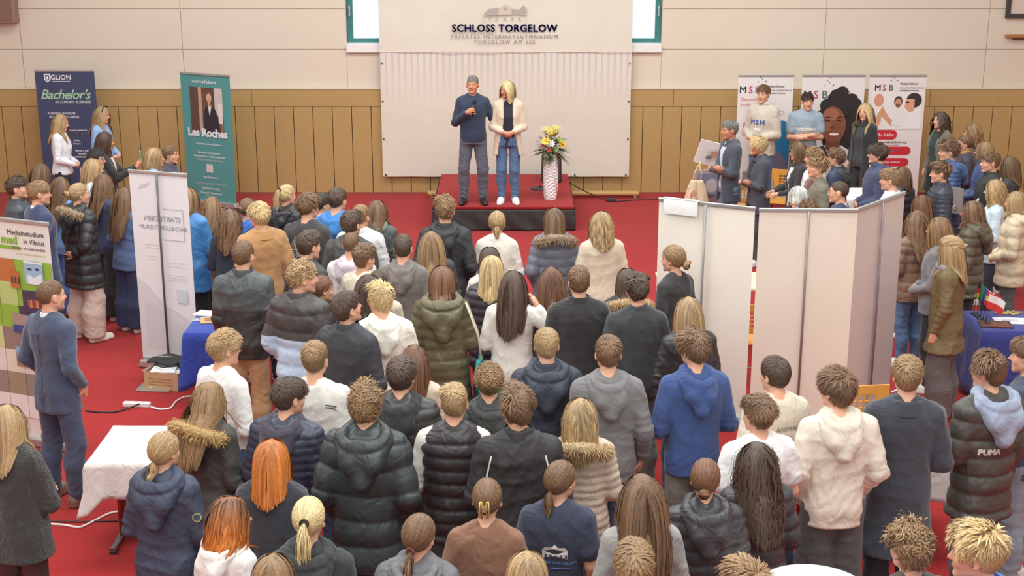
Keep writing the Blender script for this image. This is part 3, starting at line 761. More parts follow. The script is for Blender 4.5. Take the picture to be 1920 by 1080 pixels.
def fur_arc(center,rx,ry,tilt,a0,a1,tube,L,n,seed):
    r=np.random.default_rng(seed); a=r.uniform(a0,a1,n); b=r.uniform(0,2*PI,n)
    ct,st=math.cos(tilt),math.sin(tilt)
    rot=lambda v:np.stack([v[...,0],v[...,1]*ct-v[...,2]*st,v[...,1]*st+v[...,2]*ct],-1)
    cr=np.stack([rx*np.cos(a),ry*np.sin(a),-.02*np.cos(a)**2],1); ou=np.stack([np.cos(a)*np.cos(b),np.sin(a)*np.cos(b),np.sin(b)],1)
    ou2=ou+r.normal(0,.45,(n,3)); ou2/=np.linalg.norm(ou2,axis=1)[:,None]
    s=np.linspace(0,1,4)[None,:,None]
    P=cr[:,None]+ou[:,None]*tube*.75+ou2[:,None]*s*(L*r.uniform(.6,1.3,n))[:,None,None]; P[...,2]-=s[...,0]**2*L*.35
    P=rot(P)+center; nn=np.broadcast_to(rot(ou)[:,None],P.shape)
    V,F,v,s_=locks(P,r.uniform(.003,.0065,n),nn,r.uniform(0,1,n),taper=.8)
    m=MB(); aa=np.linspace(a0,a1,24); pts=rot(np.stack([rx*np.cos(aa),ry*np.sin(aa),-.02*np.cos(aa)**2],1))+center; m.tube(pts,tube,8)
    V2=np.concatenate(m.V); F4=np.array(m.F[4])+len(V)
    return np.concatenate([V,V2]),np.concatenate([F,F4]),np.concatenate([v,np.full(len(V2),.3)]),np.concatenate([s_,np.full(len(V2),.1)])
def setmat(o,mat):
    if not o.data.materials: o.data.materials.append(mat); return
    o.material_slots[0].link='OBJECT'; o.material_slots[0].material=mat
SKIN={'fair':(226,172,142),'warm':(208,146,112),'tan':(196,138,106),'pink':(228,168,142)}
HAIRC=dict(brown=(122,90,64),dkbrown=(88,66,52),ltbrown=(152,118,82),dkblond=(178,145,103),blond=(208,176,126),paleblond=(226,200,146),ginger=(208,122,54),auburn=(124,84,60),black=(54,46,42),grey=(136,128,122),white=(228,222,214),strawberry=(196,138,74))
PEOPLE=[]
STAGE=(-.1,21.7)
_seed=[100]
def person(px,py,h,label,face=None,dy=0,pose='front',turn=0,tilt=0,sex='m',hair_=('short','brown',{}),top=('hoodie',(90,90,90),{}),under=None,over=None,
           legs=('reg',(60,66,80),'denim'),shoes=((230,226,220),'sneaker'),st='n',skin='fair',glasses=None,z0=0.0,res=None,hi=False,stubble=0,bald=None,group='students standing in the crowd',loc=None):
    _seed[0]+=1; seed=_seed[0]
    if not hi: turn=int(round(turn/15))*15; tilt=0 if abs(tilt)<12 else tilt
    s=h/1.75
    p=at_z(px,py,z0+1.768*s) if loc is None else np.array(loc,float)
    if face is None: yaw=math.atan2(-(STAGE[0]-p[0]),STAGE[1]-p[1])+math.radians(dy)
    else: yaw=math.radians(face)
    # keep the head (not the feet) under the pixel
    R,c=head_frame(turn,tilt)
    if loc is None:
        hx=rotz(yaw)@np.array([c[0],c[1]-.01,0])*s; p=p-hx
    root=thing('person',label,'person',(p[0],p[1],z0),yaw,group,s)
    dist=p[1]; res=res or (.0115 if dist<10 else .0135 if dist<14 else .016)
    sk=skinmat(SKIN[skin],brow=tuple(int(v*.75) for v in HAIRC[hair_[1]]) if hair_[1] not in('paleblond','white','blond') else (150,116,84),stubble=stubble,bald=bald,lips=(186,92,88) if sex=='f' else (184,112,98))
    b=link('body',body(pose,sex,turn,tilt,st,(.007 if z0>0 else (.0085 if dist<13 else .0098) if hi else .0115)),None,root); setmat(b,sk)
    # trousers and shoes
    if legs:
        o=link('trousers',trousers(sex,st,legs[0],.0155,seed%3),None,root); setmat(o,cloth(legs[1],legs[2] if len(legs)>2 else 'cotton'))
    if shoes:
        for sd in (1,-1):
            o=link('shoe',shoe(shoes[1],sd,st),None,root); setmat(o,cloth(shoes[0],'leathershoe' if shoes[1]!='sneaker' else 'cotton') if len(shoes)<3 else shoes[2])
    prof,infl=TORSO[sex],.01
    G=None
    for k,ly in enumerate([under,top,over]):
        if ly is None: continue
        ty,col,op=ly; q=dict(TOPS[ty]); q.update(op)
        me,prof,infl=garment(ty,pose,sex,res,seed%4,{kk:v for kk,v in op.items()})
        nm=op.get('name',{'knit':'sweater','tee':'t_shirt','lightpuffer':'puffer_jacket','puffer':'puffer_jacket','longpuffer':'long_puffer_coat','furjacket':'fur_jacket','vest':'puffer_vest','bomber':'jacket'}.get(ty,ty))
        g=link(nm,me,None,root)
        mat=op.get('mat') or cloth(col,op.get('kind',q['kind'])); setmat(g,mat); G=(g,me)
        if q.get('hood'):
            hc=op.get('hoodcol',col); o=link('hood',hood_mesh(infl,op.get('hoodbig',1.0),seed),None,g); setmat(o,cloth(hc,q.get('hoodkind',op.get('kind',q['kind']))))
        if q.get('collar','none')!='none':
            o=link('collar',collar_mesh(q['collar'],min(infl,.03)),None,g); setmat(o,op.get('collarmat') or cloth(op.get('collarcol',col),op.get('kind',q['kind'])))
        if op.get('fur'):
            big=op.get('furbig',1.0)
            V,F,v,s_=fur_arc(V3(0,-.075-infl*.4,1.45+infl*.2),.15*big,.11*big,-.35 if not op.get('furflat') else -.15,PI*1.0-.35,2*PI+.35,.040,.034,1500,seed)
            o=link('fur_trim',mesh_np('fur_strands',V,F,True,{'v':v,'s':s_}),hairmat(op['fur']),g)
    # hair
    stl,hc,ho=hair_
    V,F,v,s_=hair(stl,seed,R,c,sex,prof,infl+(.05 if top and top[2].get('fur') and ho.get('len',0)>.3 else .03 if top and TOPS[top[0]].get('hood') or (top and top[2].get('hood')) else 0.004),ho,1.0 if dist<10 else .55 if dist<13 else .3)
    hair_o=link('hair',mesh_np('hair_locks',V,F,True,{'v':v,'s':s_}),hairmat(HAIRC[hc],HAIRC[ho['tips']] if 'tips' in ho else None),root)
    if ho.get('tie'):
        tp=c+R@{'pony':V3(0,-.125,.035),'lowpony':V3(0,-.115,-.037),'highpony':V3(0,-.113,.085)}[stl]
        m=MB(); th=np.linspace(0,2*PI,17); m.tube(tp+np.stack([.019*np.cos(th),np.zeros(17),.019*np.sin(th)],1)@R.T,.008,6,False); m.build('hair_tie',cloth(ho['tie'],'cotton'),hair_o,True)
    if glasses:
        m=MB(); th=np.linspace(0,2*PI,17)
        for sd in (1,-1):
            m.tube(c+(np.stack([.032*sd+.021*np.cos(th),np.full(17,.099),-.003+.018*np.sin(th)],1))@R.T,.0022,6,False)
            m.tube(c+np.array([(.053*sd,.097,.002),(.078*sd,.06,.004),(.082*sd,-.012,.004)])@R.T,.0022,6)
        m.tube(c+np.array([(-.011,.1,.0),(0,.103,.002),(.011,.1,.0)])@R.T,.0022,6)
        m.build('glasses',plain(glasses,.3,0,'spectacle_frame'),root,True)
    info=dict(root=root,R=R,c=c,s=s,yaw=yaw,p=p,G=G,sex=sex,pose=pose,infl=infl,prof=prof,hair=hair_o)
    PEOPLE.append(info); return info
def to_world(info,q):
    return rotz(info['yaw'])@(np.asarray(q,float)*info['s'])+np.array([info['p'][0],info['p'][1],info['root'].location.z])
# ------------------------------------------------------------------ hall
YW=22.0; SZ=.351
def struct(o): o['kind']='structure'; return o
WP=lambda px,py:at_y(px,py,YW)
def wz(py): return float(WP(960,py)[2])
def wx(px,py=180): return float(WP(px,py)[0])
def floor_mat():
    t=NT('red_carpet'); c=lin((160,37,37)); tc=t.n('ShaderNodeTexCoord')
    n1=t.n('ShaderNodeTexNoise',Scale=1.3,Detail=5.0); n2=t.n('ShaderNodeTexNoise',Scale=220.0,Detail=2.0)
    for n in (n1,n2): t.l(tc.outputs['Object'],n.inputs['Vector'])
    sx=t.n('ShaderNodeSeparateXYZ'); t.l(tc.outputs['Object'],sx.inputs[0])
    fr=t.math('FRACT',t.math('MULTIPLY',sx.outputs[1],1/1.0)); seam=t.math('LESS_THAN',fr,.012)
    base=t.mix(n1.outputs[0],sc3(c,.80),sc3(c,1.2)); base=t.mix(t.math('MULTIPLY',n2.outputs[0],.5),base,sc3(c,.8))
    base=t.mix(t.math('MULTIPLY',seam,.45),base,sc3(c,.45))
    t.l(base,t.b.inputs['Base Color']); t.b.inputs['Roughness'].default_value=.95; t.b.inputs['Specular IOR Level'].default_value=.15
    t.b.inputs['Sheen Weight'].default_value=.1; t.bump(n2.outputs[0],.3,.003); return t.m
CARPET=floor_mat()
def wood_mat(c,rough=.5,sc=(3,3,.6),name='wood'):
    t=NT(name); col=lin(c); tc=t.n('ShaderNodeTexCoord'); mp=t.n('ShaderNodeMapping'); mp.inputs['Scale'].default_value=sc; t.l(tc.outputs['Object'],mp.inputs['Vector'])
    n=t.n('ShaderNodeTexNoise',Scale=9.0,Detail=6.0,Distortion=.6); t.l(mp.outputs[0],n.inputs['Vector'])
    n2=t.n('ShaderNodeTexNoise',Scale=.5,Detail=3.0); t.l(tc.outputs['Object'],n2.inputs['Vector'])
    b=t.mix(n.outputs[0],sc3(col,.86),sc3(col,1.1)); b=t.mix(.35,b,t.mix(n2.outputs[0],sc3(col,.75),sc3(col,1.25)))
    t.l(b,t.b.inputs['Base Color']); t.b.inputs['Roughness'].default_value=rough; t.bump(n.outputs[0],.06,.004); return t.m
def wall_mat(c):
    t=NT('painted_wall'); col=lin(c); tc=t.n('ShaderNodeTexCoord')
    n=t.n('ShaderNodeTexNoise',Scale=.6,Detail=4.0); n2=t.n('ShaderNodeTexNoise',Scale=60.0,Detail=4.0)
    for k in(n,n2): t.l(tc.outputs['Object'],k.inputs['Vector'])
    t.l(t.mix(n.outputs[0],sc3(col,.92),sc3(col,1.06)),t.b.inputs['Base Color']); t.b.inputs['Roughness'].default_value=.8; t.bump(n2.outputs[0],.08,.003); return t.m
CREAM=wall_mat((222,207,188)); WOOD=wood_mat((182,148,94)); DARKGAP=plain((74,58,40),.9,name='dark_gap'); 
struct(MB().box((0,9,-.05),(20,27,.1)).build('floor',CARPET))
WT=4.7   # top of the modelled wall
m=MB(); 
wl0,wl1,wr0,wr1=wx(649,60),wx(880,60),wx(1010,60),wx(1241,60); wb=wz(82)
def wallbox(x0,x1,z0,z1,y0=YW,y1=YW+.3,b=None): (b or m).box(((x0+x1)/2,(y0+y1)/2,(z0+z1)/2),(x1-x0,y1-y0,z1-z0))
wallbox(-10,wl0,0,WT,YW+.02);wallbox(wr1,10,0,WT,YW+.02);wallbox(wl1,wr0,0,WT,YW+.02);wallbox(wl0,wl1,0,wb,YW+.02);wallbox(wr0,wr1,0,wb,YW+.02)
# cream panels standing proud of the joints
zt=wz(167); zj=[zt,wz(92.5),wz(16.5),wz(16.5)+.63,WT]
def panels(x0,x1,xj,z_lo):
    xs=[x0]+sorted(x for x in xj if x0<x<x1)+[x1]
    for a,b in zip(xs[:-1],xs[1:]):
        for k in range(len(zj)-1):
            lo,hi=max(zj[k],z_lo),zj[k+1]
            if hi-lo>.02: wallbox(a+.005,b-.005,lo+.006,hi-.006,YW,YW+.025)
xj=[wx(37,50),wx(340,50),wx(1547,60),wx(1852,60),-9.4]
panels(-10,wl0,xj,0);panels(wr1,10,xj,0);panels(wl0,wr1,xj,0) if False else None
wallbox(wl0,wr1,zt+.006,wz(98),YW,YW+.025); wallbox(wl1,wr0,wz(98),WT,YW,YW+.025)
struct(m.build('wall_back',CREAM))
for nm,x in(('wall_left',-10.1),('wall_right',10.1)): struct(MB().box((x,9,2.35),(.2,27,4.7)).build(nm,CREAM))
# wooden panelling
m=MB(); m2=MB()
m2.box((0,YW-.02,zt/2),(20,.03,zt-.02)); struct(m2.build('trim_1',DARKGAP))
z1=wz(199); x=-10.0; pw=.31
k=0
while x<10: m.box((x+pw/2,YW-.045,z1/2),(pw-.011,.025,z1-.008)); x+=pw
x=-10; 
for a,b in zip([-10,wx(100),wx(473),wx(1262),wx(1742)],[wx(100),wx(473),wx(1262),wx(1742),10]): m.box(((a+b)/2,YW-.047,(z1+zt)/2),(b-a-.006,.03,zt-z1-.008))
struct(m.build('trim_2',WOOD,bevel=.003))
struct(MB().box((0,YW-.045,zt+.012),(20,.05,.022)).build('trim_3',plain((222,206,178),.5,name='pale_ledge')))
# windows
TEAL=plain((58,122,120),.4,name='teal_frame_paint'); WHITE=plain((236,230,226),.5,name='white_paint')
def pane_mat():
    t=NT('frosted_daylight_glass'); tc=t.n('ShaderNodeTexCoord'); n=t.n('ShaderNodeTexNoise',Scale=40.0,Detail=4.0); t.l(tc.outputs['Object'],n.inputs['Vector'])
    col=t.mix(n.outputs[0],lin((198,208,224)),lin((232,236,244))); t.l(col,t.b.inputs['Base Color']); t.l(col,t.b.inputs['Emission Color']); t.b.inputs['Emission Strength'].default_value=.55  # pane's own emission stands in for daylight coming through the glass
    t.b.inputs['Roughness'].default_value=.25; return t.m
PANE=pane_mat()
for i,(a,b) in enumerate(((wl0,wl1),(wr0,wr1))):
    f=MB(); w=.10; fy=YW+.10
    wallbox(a,a+w,wb,WT,fy,fy+.07,f);wallbox(b-w,b,wb,WT,fy,fy+.07,f);wallbox(a+w,b-w,wb,wb+w*.75,fy,fy+.07,f);wallbox(a+w,b-w,WT-w,WT,fy,fy+.07,f)
    root=struct(f.build('window_%d'%(i+1),TEAL,bevel=.006))
    p=MB(); wallbox(a+w,b-w,wb+w*.7,WT-w,fy+.03,fy+.04,p); p.build('pane',PANE,root)
    s=MB(); wallbox(a-.0,b+.0,wz(98),wb+.004,YW-.06,YW+.12,s); s.build('window_sill',WHITE,root,bevel=.01)
    h=MB(); hx=b-w*.5 if i else a+w*.5; h.tube([(hx,fy-.03,wb+.55),(hx,fy-.035,wb+.42)],.014,8); h.box((hx,fy-.012,wb+.55),(.03,.03,.06)); h.build('handle',plain((200,200,200),.3,.8,'brushed_metal'),root)
# framed board, ledge and wall box at the picture's upper corners
def wall_item(name,label,cat,x0,x1,z0,z1,d,fn):
    t=thing(name,label,cat,((x0+x1)/2,YW-.001,z0)); fn(t,x1-x0,z1-z0,d); return t
def fb(t,w,h,d):
    f=MB(); e=.07
    for c,s in (((-w/2+e/2,-d/2,h/2),(e,d,h)),((w/2-e/2,-d/2,h/2),(e,d,h)),((0,-d/2,e/2),(w-2*e,d,e)),((0,-d/2,h-e/2),(w-2*e,d,e))): f.box(c,s)
    f.build('frame',plain((62,58,56),.5,name='dark_frame'),t,bevel=.006); MB().box((0,-d*.3,h/2),(w-2*e,d*.3,h-2*e)).build('panel',plain((214,196,182),.5,name='board_panel'),t)
wall_item('framed_board','dark framed pale board on the wall at the upper right corner','board',wx(1885,20),wx(1885,20)+1.4,wz(34),wz(34)+.95,.05,fb)
def lg(t,w,h,d): 
    MB().box((0,-d/2,h/2),(w,d,h)).build('ledge_board',wood_mat((176,112,70)),t,bevel=.008); MB().box((0,-.01,-.02),(w*.8,.02,.05)).build('bracket',plain((120,80,52),.6,name='bracket_wood'),t)
wall_item('wall_ledge','narrow brown wooden ledge on the wall below the framed board','shelf',wx(1884,66),wx(1884,66)+1.3,wz(70),wz(64),.10,lg)
def wbx(t,w,h,d):
    MB().box((0,-d/2,h/2),(w,d,h)).build('case',plain((150,116,98),.7,name='brown_case'),t,bevel=.02); MB().box((0,-d-.004,h/2),(w*.84,.008,h*.84)).build('grille',plain((132,100,86),.8,name='grille_cloth'),t)
wall_item('wall_speaker','brown box speaker high on the wall in the upper left corner','speaker',wx(0,20)-.25,wx(35,20),wz(42),wz(42)+.6,.2,wbx)
# low slatted bench boards along the wall
for i,(a,b,lab) in enumerate(((800,826,'short end of low wooden bench left of the stage'),(1066,1200,'low slatted wooden bench lying by the wall right of the stage'))):
    x0,x1=float(at_z(a,366,.1)[0]),float(at_z(b,366,.1)[0]); y=21.55
    t=thing('low_bench',lab,'bench',((x0+x1)/2,y,0),group='low benches along the wall'); w=x1-x0
    MB().box((0,.09,.08),(w,.07,.03)).build('slat',wood_mat((206,166,104)),t,bevel=.004); MB().box((0,-.02,.08),(w,.07,.03)).build('slat',wood_mat((206,166,104)),t,bevel=.004)
    for s in(-1,1): MB().box((s*(w/2-.06),.035,.032),(.05,.2,.064)).build('foot',wood_mat((150,110,66)),t,bevel=.004)
# ------------------------------------------------------------------ lettering
_txt={}
def text_me(txt,size,bold=0,spacing=1.0,shear=0,align='CENTER'):
    k=(txt,size,bold,spacing,shear,align)
    if k in _txt: return _txt[k]
    if bold and ('M' in txt or 'W' in txt):   # heavier strokes from shifted copies
        src=text_me(txt,size,0,spacing,shear,align); V=np.empty(len(src.vertices)*3,np.float32); src.vertices.foreach_get('co',V); V=V.reshape(-1,3); n=len(V); P_=[tuple(q.vertices) for q in src.polygons]; vs=[];fs=[]
        for i,(a,b) in enumerate(((0,0),(bold,0),(-bold,0),(0,bold),(0,-bold))): vs+=[(v[0]+a,v[1]+b,v[2]) for v in V]; fs+=[tuple(j+i*n for j in q) for q in P_]
        me=bpy.data.meshes.new('lettering'); me.from_pydata(vs,[],fs); _txt[k]=me; return me
    cu=bpy.data.curves.new('lettering','FONT'); cu.body=txt; cu.size=size; cu.offset=bold; cu.space_character=spacing; cu.shear=shear; cu.align_x=align; cu.resolution_u=2
    o=bpy.data.objects.new('lettering_source',cu); C.objects.link(o); dg=bpy.context.evaluated_depsgraph_get()
    me=bpy.data.meshes.new_from_object(o.evaluated_get(dg)); bpy.data.objects.remove(o); _txt[k]=me; return me
def ink(c): return plain(c,.6,0,'printing_ink',.03)
def put_text(parent,txt,x,z,size,col,y=-.006,bold=0,spacing=1.0,shear=0,align='CENTER',mirror=False,name='lettering',rot=0):
    me=text_me(txt,size,bold,spacing,shear,align).copy(); me.materials.clear(); me.materials.append(ink(col))
    M=Matrix.Translation((x,y,z))@Matrix.Rotation(rot,4,'Y')@Matrix.Rotation(math.radians(90),4,'X')
    if mirror: M=M@Matrix.Scale(-1,4,(1,0,0))
    me.transform(M); return link(name,me,None,parent)
def ell(cx,cz,rx,rz,n=22,rot=0):
    o=[]
    for k in range(n):
        a=2*PI*k/n; u,v=rx*math.cos(a),rz*math.sin(a); o.append((cx+u*math.cos(rot)-v*math.sin(rot),cz+u*math.sin(rot)+v*math.cos(rot)))
    return o
def rect(x0,z0,x1,z1): return [(x0,z0),(x1,z0),(x1,z1),(x0,z1)]
def rrect(x0,z0,x1,z1):
    r=(z1-z0)/2; zc=(z0+z1)/2
    return [(x0+r+r*math.cos(a),zc+r*math.sin(a)) for a in np.linspace(PI/2,1.5*PI,10)]+[(x1-r+r*math.cos(a),zc+r*math.sin(a)) for a in np.linspace(-PI/2,PI/2,10)]
def print_polys(parent,name,items,y=-.0045):
    b=MB(); mats=[];mi=[]
    for i,(pts,c) in enumerate(items):
        n=len(pts); ctr=np.mean(pts,0)
        V=[(p[0],y-.0004*i,p[1]) for p in pts]
        b.poly(V); mats.append(ink(c))
    # every polygon keeps its own colour
    Fs=[];cols=[]
    V=np.concatenate(b.V); off=0; polys=[]
    for (pts,c) in items: polys.append([off+k for k in range(len(pts))]); off+=len(pts)
    me=bpy.data.meshes.new(name); me.from_pydata([tuple(v) for v in V],[],polys)
    uniq=[]
    for mt in mats:
        if mt not in uniq: uniq.append(mt)
    for mt in uniq: me.materials.append(mt)
    for p,mt in zip(me.polygons,mats): p.material_index=uniq.index(mt)
    me.update(); return link(name,me,None,parent)
def lines(parent,items,col,y=-.006,size=.03,align='CENTER',bold=0.0006):
    for (txt,x,z,*sz) in items: put_text(parent,txt,x,z,sz[0] if sz else size,col,y,bold,align=align)
# ------------------------------------------------------------------ roll-up banners
ALU=plain((190,188,184),.35,.7,'aluminium'); DARKPOLE=plain((96,94,98),.4,.5,'dark_pole')
def banner(label,pl,pr,H,mat,back=False,bow=None,base=True,rail=ALU,depth_fix=None,name='roll_up_banner',pole_mat=DARKPOLE,yl=None,yr=None):
    A=at_z(pl[0],pl[1],H) if yl is None else at_y(pl[0],pl[1],yl); B=at_z(pr[0],pr[1],H) if yr is None else at_y(pr[0],pr[1],yr)
    c=(A+B)/2; d=B-A; w=float(np.hypot(d[0],d[1])); rz=math.atan2(d[1],d[0])
    t=thing(name,label,'banner',(c[0],c[1],0),rz,group='roll-up banners')
    sg=-1 if back else 1
    b=MB(); r=np.random.default_rng(int(w*1e4)); ph=r.uniform(0,6); bw_=bow if bow is not None else (1 if back else .12)
    fn=lambda u,v:((u-.5)*w,bw_*(.006*math.sin(v*5+ph)*math.sin(u*PI)+.010*(1-v)*math.sin(u*7+ph)*math.sin(u*PI)),.085+v*(H-.10))
    b.grid(fn,16,30); p=b.build('panel',mat,t,True)
    MB().box((0,0,H-.012),(w+.01,.026,.034)).build('top_rail',rail,t,bevel=.006)
    bs=MB(); bs.box((0,.02*sg,.045),(w+.04,.12,.08),taper=.93); bs.build('base',ALU,t,bevel=.014)
    for s in(-1,1): MB().box((s*w*.32,.02*sg,.010),(.04,.34,.016)).build('foot',ALU,t,bevel=.004)
    py=.035*sg
    MB().tube([(0,py,.08),(0,py,H*.5),(0,.024*sg,H-.02)],.011,8).build('pole',pole_mat,t,True)
    return t,p,w
def sheet(c,rough=.55,trans=0):
    t=NT('banner_sheet'); col=lin(c); tc=t.n('ShaderNodeTexCoord'); n=t.n('ShaderNodeTexNoise',Scale=1.6,Detail=3.0); t.l(tc.outputs['Object'],n.inputs['Vector'])
    t.l(t.mix(n.outputs[0],sc3(col,.93),sc3(col,1.05)),t.b.inputs['Base Color']); t.b.inputs['Roughness'].default_value=rough; t.bump(n.outputs[0],.15,.02); return t.m
# dark blue banner
t,p,w=banner('dark blue roll-up banner with green script heading at the far left wall',(64,130),(176,130),2.05,sheet((62,70,102)),yl=21.4,yr=21.4)
W_=(232,232,236)
put_text(p,'GLION',-.06,1.90,.105,W_,bold=.002); print_polys(p,'shield_mark',[([(-.32,1.99),(-.22,1.99),(-.22,1.90),(-.27,1.855),(-.32,1.90)],W_),([(-.30,1.97),(-.24,1.97),(-.24,1.905),(-.27,1.88),(-.30,1.905)],(62,70,102)),(ell(-.27,1.925,.018,.025),W_)])
print_polys(p,'underline',[(rect(-.20,1.872,.08,1.878),W_)])
put_text(p,"Bachelor's",-.02,1.60,.21,(164,204,166),bold=.002,shear=.35,spacing=.9); put_text(p,'IN LUXURY BUSINESS',.10,1.535,.058,(200,214,204),bold=.001,y=-.008)
lines(p,[('TURNING PASSION',-.10,1.36,.05),('INTO YOUR CAREER',-.06,1.305,.05),('Luxury Business',.14,1.10,.042),('Hospitality Management',.17,1.05,.042),('Online',.10,.94,.036),('Campus',.10,.89,.036),('Reveal a path of',.2,.78,.042),('excellence',.2,.73,.042),('professional growth',.2,.68,.042)],W_)
print_polys(p,'plain_square',[(rect(.11,.30,.31,.52),(216,196,190))])
# teal banner
t,p,w=banner('teal roll-up banner with photo of a woman in a black suit and large white heading',(337,134),(430,138),2.05,sheet((84,150,148)),yl=21.15,yr=20.75)
put_text(p,'SHAPE THE',-.13,1.905,.045,W_,bold=.0008); put_text(p,'Future',.10,1.90,.085,W_,bold=.001)
x0,x1,zb,z2=-.30,.31,1.15,1.84; SH_=.05
print_polys(p,'photo_print',[(rect(x0,zb,x1,z2),(92,70,62)),(rect(-.14,zb,-.08,z2),(190,160,138)),(rect(-.08,zb,-.03,z2),(120,78,60)),(rect(.16,1.42,x1,z2),(206,194,188)),(rect(.22,1.30,.30,1.60),(222,216,212)),(rect(.26,zb,x1,1.3),(150,104,78)),
 (ell(.05,1.70,.072,.095),(112,84,62)),([(-.03,1.70),(.02,1.50),(-.02,1.44),(-.05,1.56)],(112,84,62)),([(-.06,zb),(-.055,1.42),(-.02,1.53),(.03,1.57),(.10,1.57),(.18,1.50),(.215,1.36),(.22,zb)],(48,44,52)),
 ([(.03,1.57),(.06,1.40),(.10,1.57)],(226,220,216)),(rect(.035,1.55,.085,1.65),(200,156,130)),(ell(.06,1.685,.047,.066),(214,172,146)),(ell(.06,1.655,.016,.005),(170,90,84)),(ell(.043,1.70,.008,.004),(70,50,44)),(ell(.077,1.70,.008,.004),(70,50,44))],-.0045)
put_text(p,'Les Roches',.0,1.09,.175,(236,236,236),bold=.006,y=-.0115,spacing=.93)
lines(p,[('Hospitality Business Education',.0,.96,.038),('Bachelor of Business',.0,.82,.05),('Administration in Global Hospitality',.0,.765,.042),('Management programme',.0,.71,.05),('Specialisations',.0,.44,.048),('Luxury Hospitality Management',.0,.34,.046),('Entrepreneurship',.0,.265,.046),('Financial Performance',.0,.19,.046),('Management',.0,.145,.04)],W_)
print_polys(p,'rule_lines',[(rect(-.25,z,.25,z+.003),(150,190,186)) for z in(.315,.24,.125)]+[(rect(-.065,.53,.06,.66),(214,206,200))])
# white see-through banner seen from behind
t,p,w=banner('white roll-up banner seen from behind with mirrored lettering beside the blue table',(241,318),(350,326),2.05,sheet((226,224,224)),back=True,bow=.25)
for s_,z_,sz in(('STARTE DEIN',1.55,.076),('BACHELORSTUDIUM',1.465,.062)): put_text(p,s_,.02,z_,sz,(150,148,152),mirror=True,spacing=.92)
print_polys(p,'frame_mark',[(rect(.0,1.36,.26,1.366),(172,170,172)),(rect(.256,1.36,.262,1.68),(170,168,170)),(rect(.03,1.676,.262,1.682),(170,168,170))]+[(rect(-.20,z,-.20+l,z+.004),(196,194,196)) for z,l in((1.30,.2),(1.27,.18),(1.18,.16),(1.15,.12))]+[(rect(.04,z,.26,z+.004),(196,194,196)) for z in(1.13,1.09,1.0,.97,.95)]+[(rect(.13,.72,.25,.86),(196,208,212))])
print_polys(p,'faded_photo',[([(-w/2+.01,.10),(w/2-.01,.10),(w/2-.01,.50),(.12,.62),(-.05,.70),(-.2,.86),(-w/2+.01,.95)],(206,205,206)),([(-.25,.2),(-.02,.2),(-.02,.6),(-.25,.72)],(198,197,199)),([(.05,.2),(.22,.2),(.22,.46),(.05,.52)],(199,198,200))],-.0125)
for k in range(4): put_text(p,'/',-.22+.03*k,1.86+.01*k,.09,(188,186,188),rot=.4,name='emblem')
# banner about studying medicine, left edge
t,p,w=banner('white and green roll-up banner with city photos at the left picture edge',(-70,400),(90,418),2.05,sheet((238,232,222)))
DK=(60,56,54); GR=(150,190,72)
put_text(p,'Medizinstudium',w/2-.055,1.915,.062,DK,bold=.0005,align='RIGHT',y=-.005); put_text(p,'in Vilnius',w/2-.055,1.845,.062,DK,bold=.0005,align='RIGHT',y=-.005)
put_text(p,'med',w/2-.345,1.835,.10,(140,186,66),bold=.004,align='RIGHT',y=-.005); print_polys(p,'green_bar',[(rect(-.3,1.785,w/2-.32,1.815),(140,186,66))])
lines(p,[('Human- und Zahnmedizin',w/2-.05,1.795,.034)],(110,104,98),align='RIGHT'); put_text(p,'www.studium-vilnius.de',w/2-.06,1.745,.032,(170,196,120),align='RIGHT')
q=[]; xm=w/2-.005; cw,ch=.195,.205; zt_=1.70
def sq(i,j): return (xm-cw*(i+1),zt_-ch*(j+1),xm-cw*i,zt_-ch*j)
cols=[[GR,GR,(216,216,170),(222,220,184),(230,226,218),(214,208,200),(232,228,222)],[GR,GR,(86,70,92),(206,212,150),(226,222,210),(150,140,130),(234,230,226)],[(196,120,66),(190,208,130),GR,(150,130,120),(226,220,200),(160,146,120),(236,232,226)],[GR,(180,100,60),GR,(206,212,150),(226,222,210),(150,140,130),(234,230,226)]]
for i in range(4):
    for j in range(7): q.append((rect(*sq(i,j)),cols[i][j]))
a=xm-.285; q+=[(rect(a,1.50,a+.20,1.70),(160,192,216)),([(a+.03,1.50),(a+.03,1.585),(a+.10,1.56),(a+.18,1.60),(a+.18,1.50)],(234,238,240)),(ell(a+.06,1.63,.025,.011),(50,72,104)),(ell(a+.14,1.635,.025,.011),(50,72,104)),(rect(a,1.68,a+.20,1.70),(236,240,242))]
a=xm-.33; q+=[(rect(a,1.25,a+.23,1.44),(78,62,88)),(rect(a+.04,1.30,a+.2,1.36),(120,80,80))]+[(rect(a+.06+.022*k,1.29,a+.078+.022*k,1.36),((196,96,66),(214,150,90),(150,70,60))[k%3]) for k in range(6)]
a=xm-.44; q+=[(rect(a,1.45,a+.10,1.60),(192,112,62))]+[(rect(a+.01+.035*k,1.49,a+.03+.035*k,1.55),(90,66,56)) for k in range(3)]+[(rect(a-.02,1.05,a+.15,1.22),(170,150,140)),(rect(a-.02,1.05,a+.15,1.12),(70,80,140)),(rect(a-.02,.74,a+.22,.92),(150,130,104)),(rect(a-.02,.86,a+.22,.92),(150,180,206))]
a=xm-.25; q+=[(rect(a,.50,a+.19,.70),(190,182,172)),(rect(a,.50,a+.19,.54),(150,138,126))]+[(rect(a+.015+.028*k,.57,a+.03+.028*k,.66),(160,150,142)) for k in range(6)]
q+=[(rect(a,.12,a+.22,.33),(172,174,180)),(rect(a,.12,a+.22,.17),(120,98,84))]+[(rect(a+.02+.024*k,.16,a+.036+.024*k,.20+.03*((k*7)%4)),(92,92,100)) for k in range(8)]
print_polys(p,'photo_print',q,-.006)
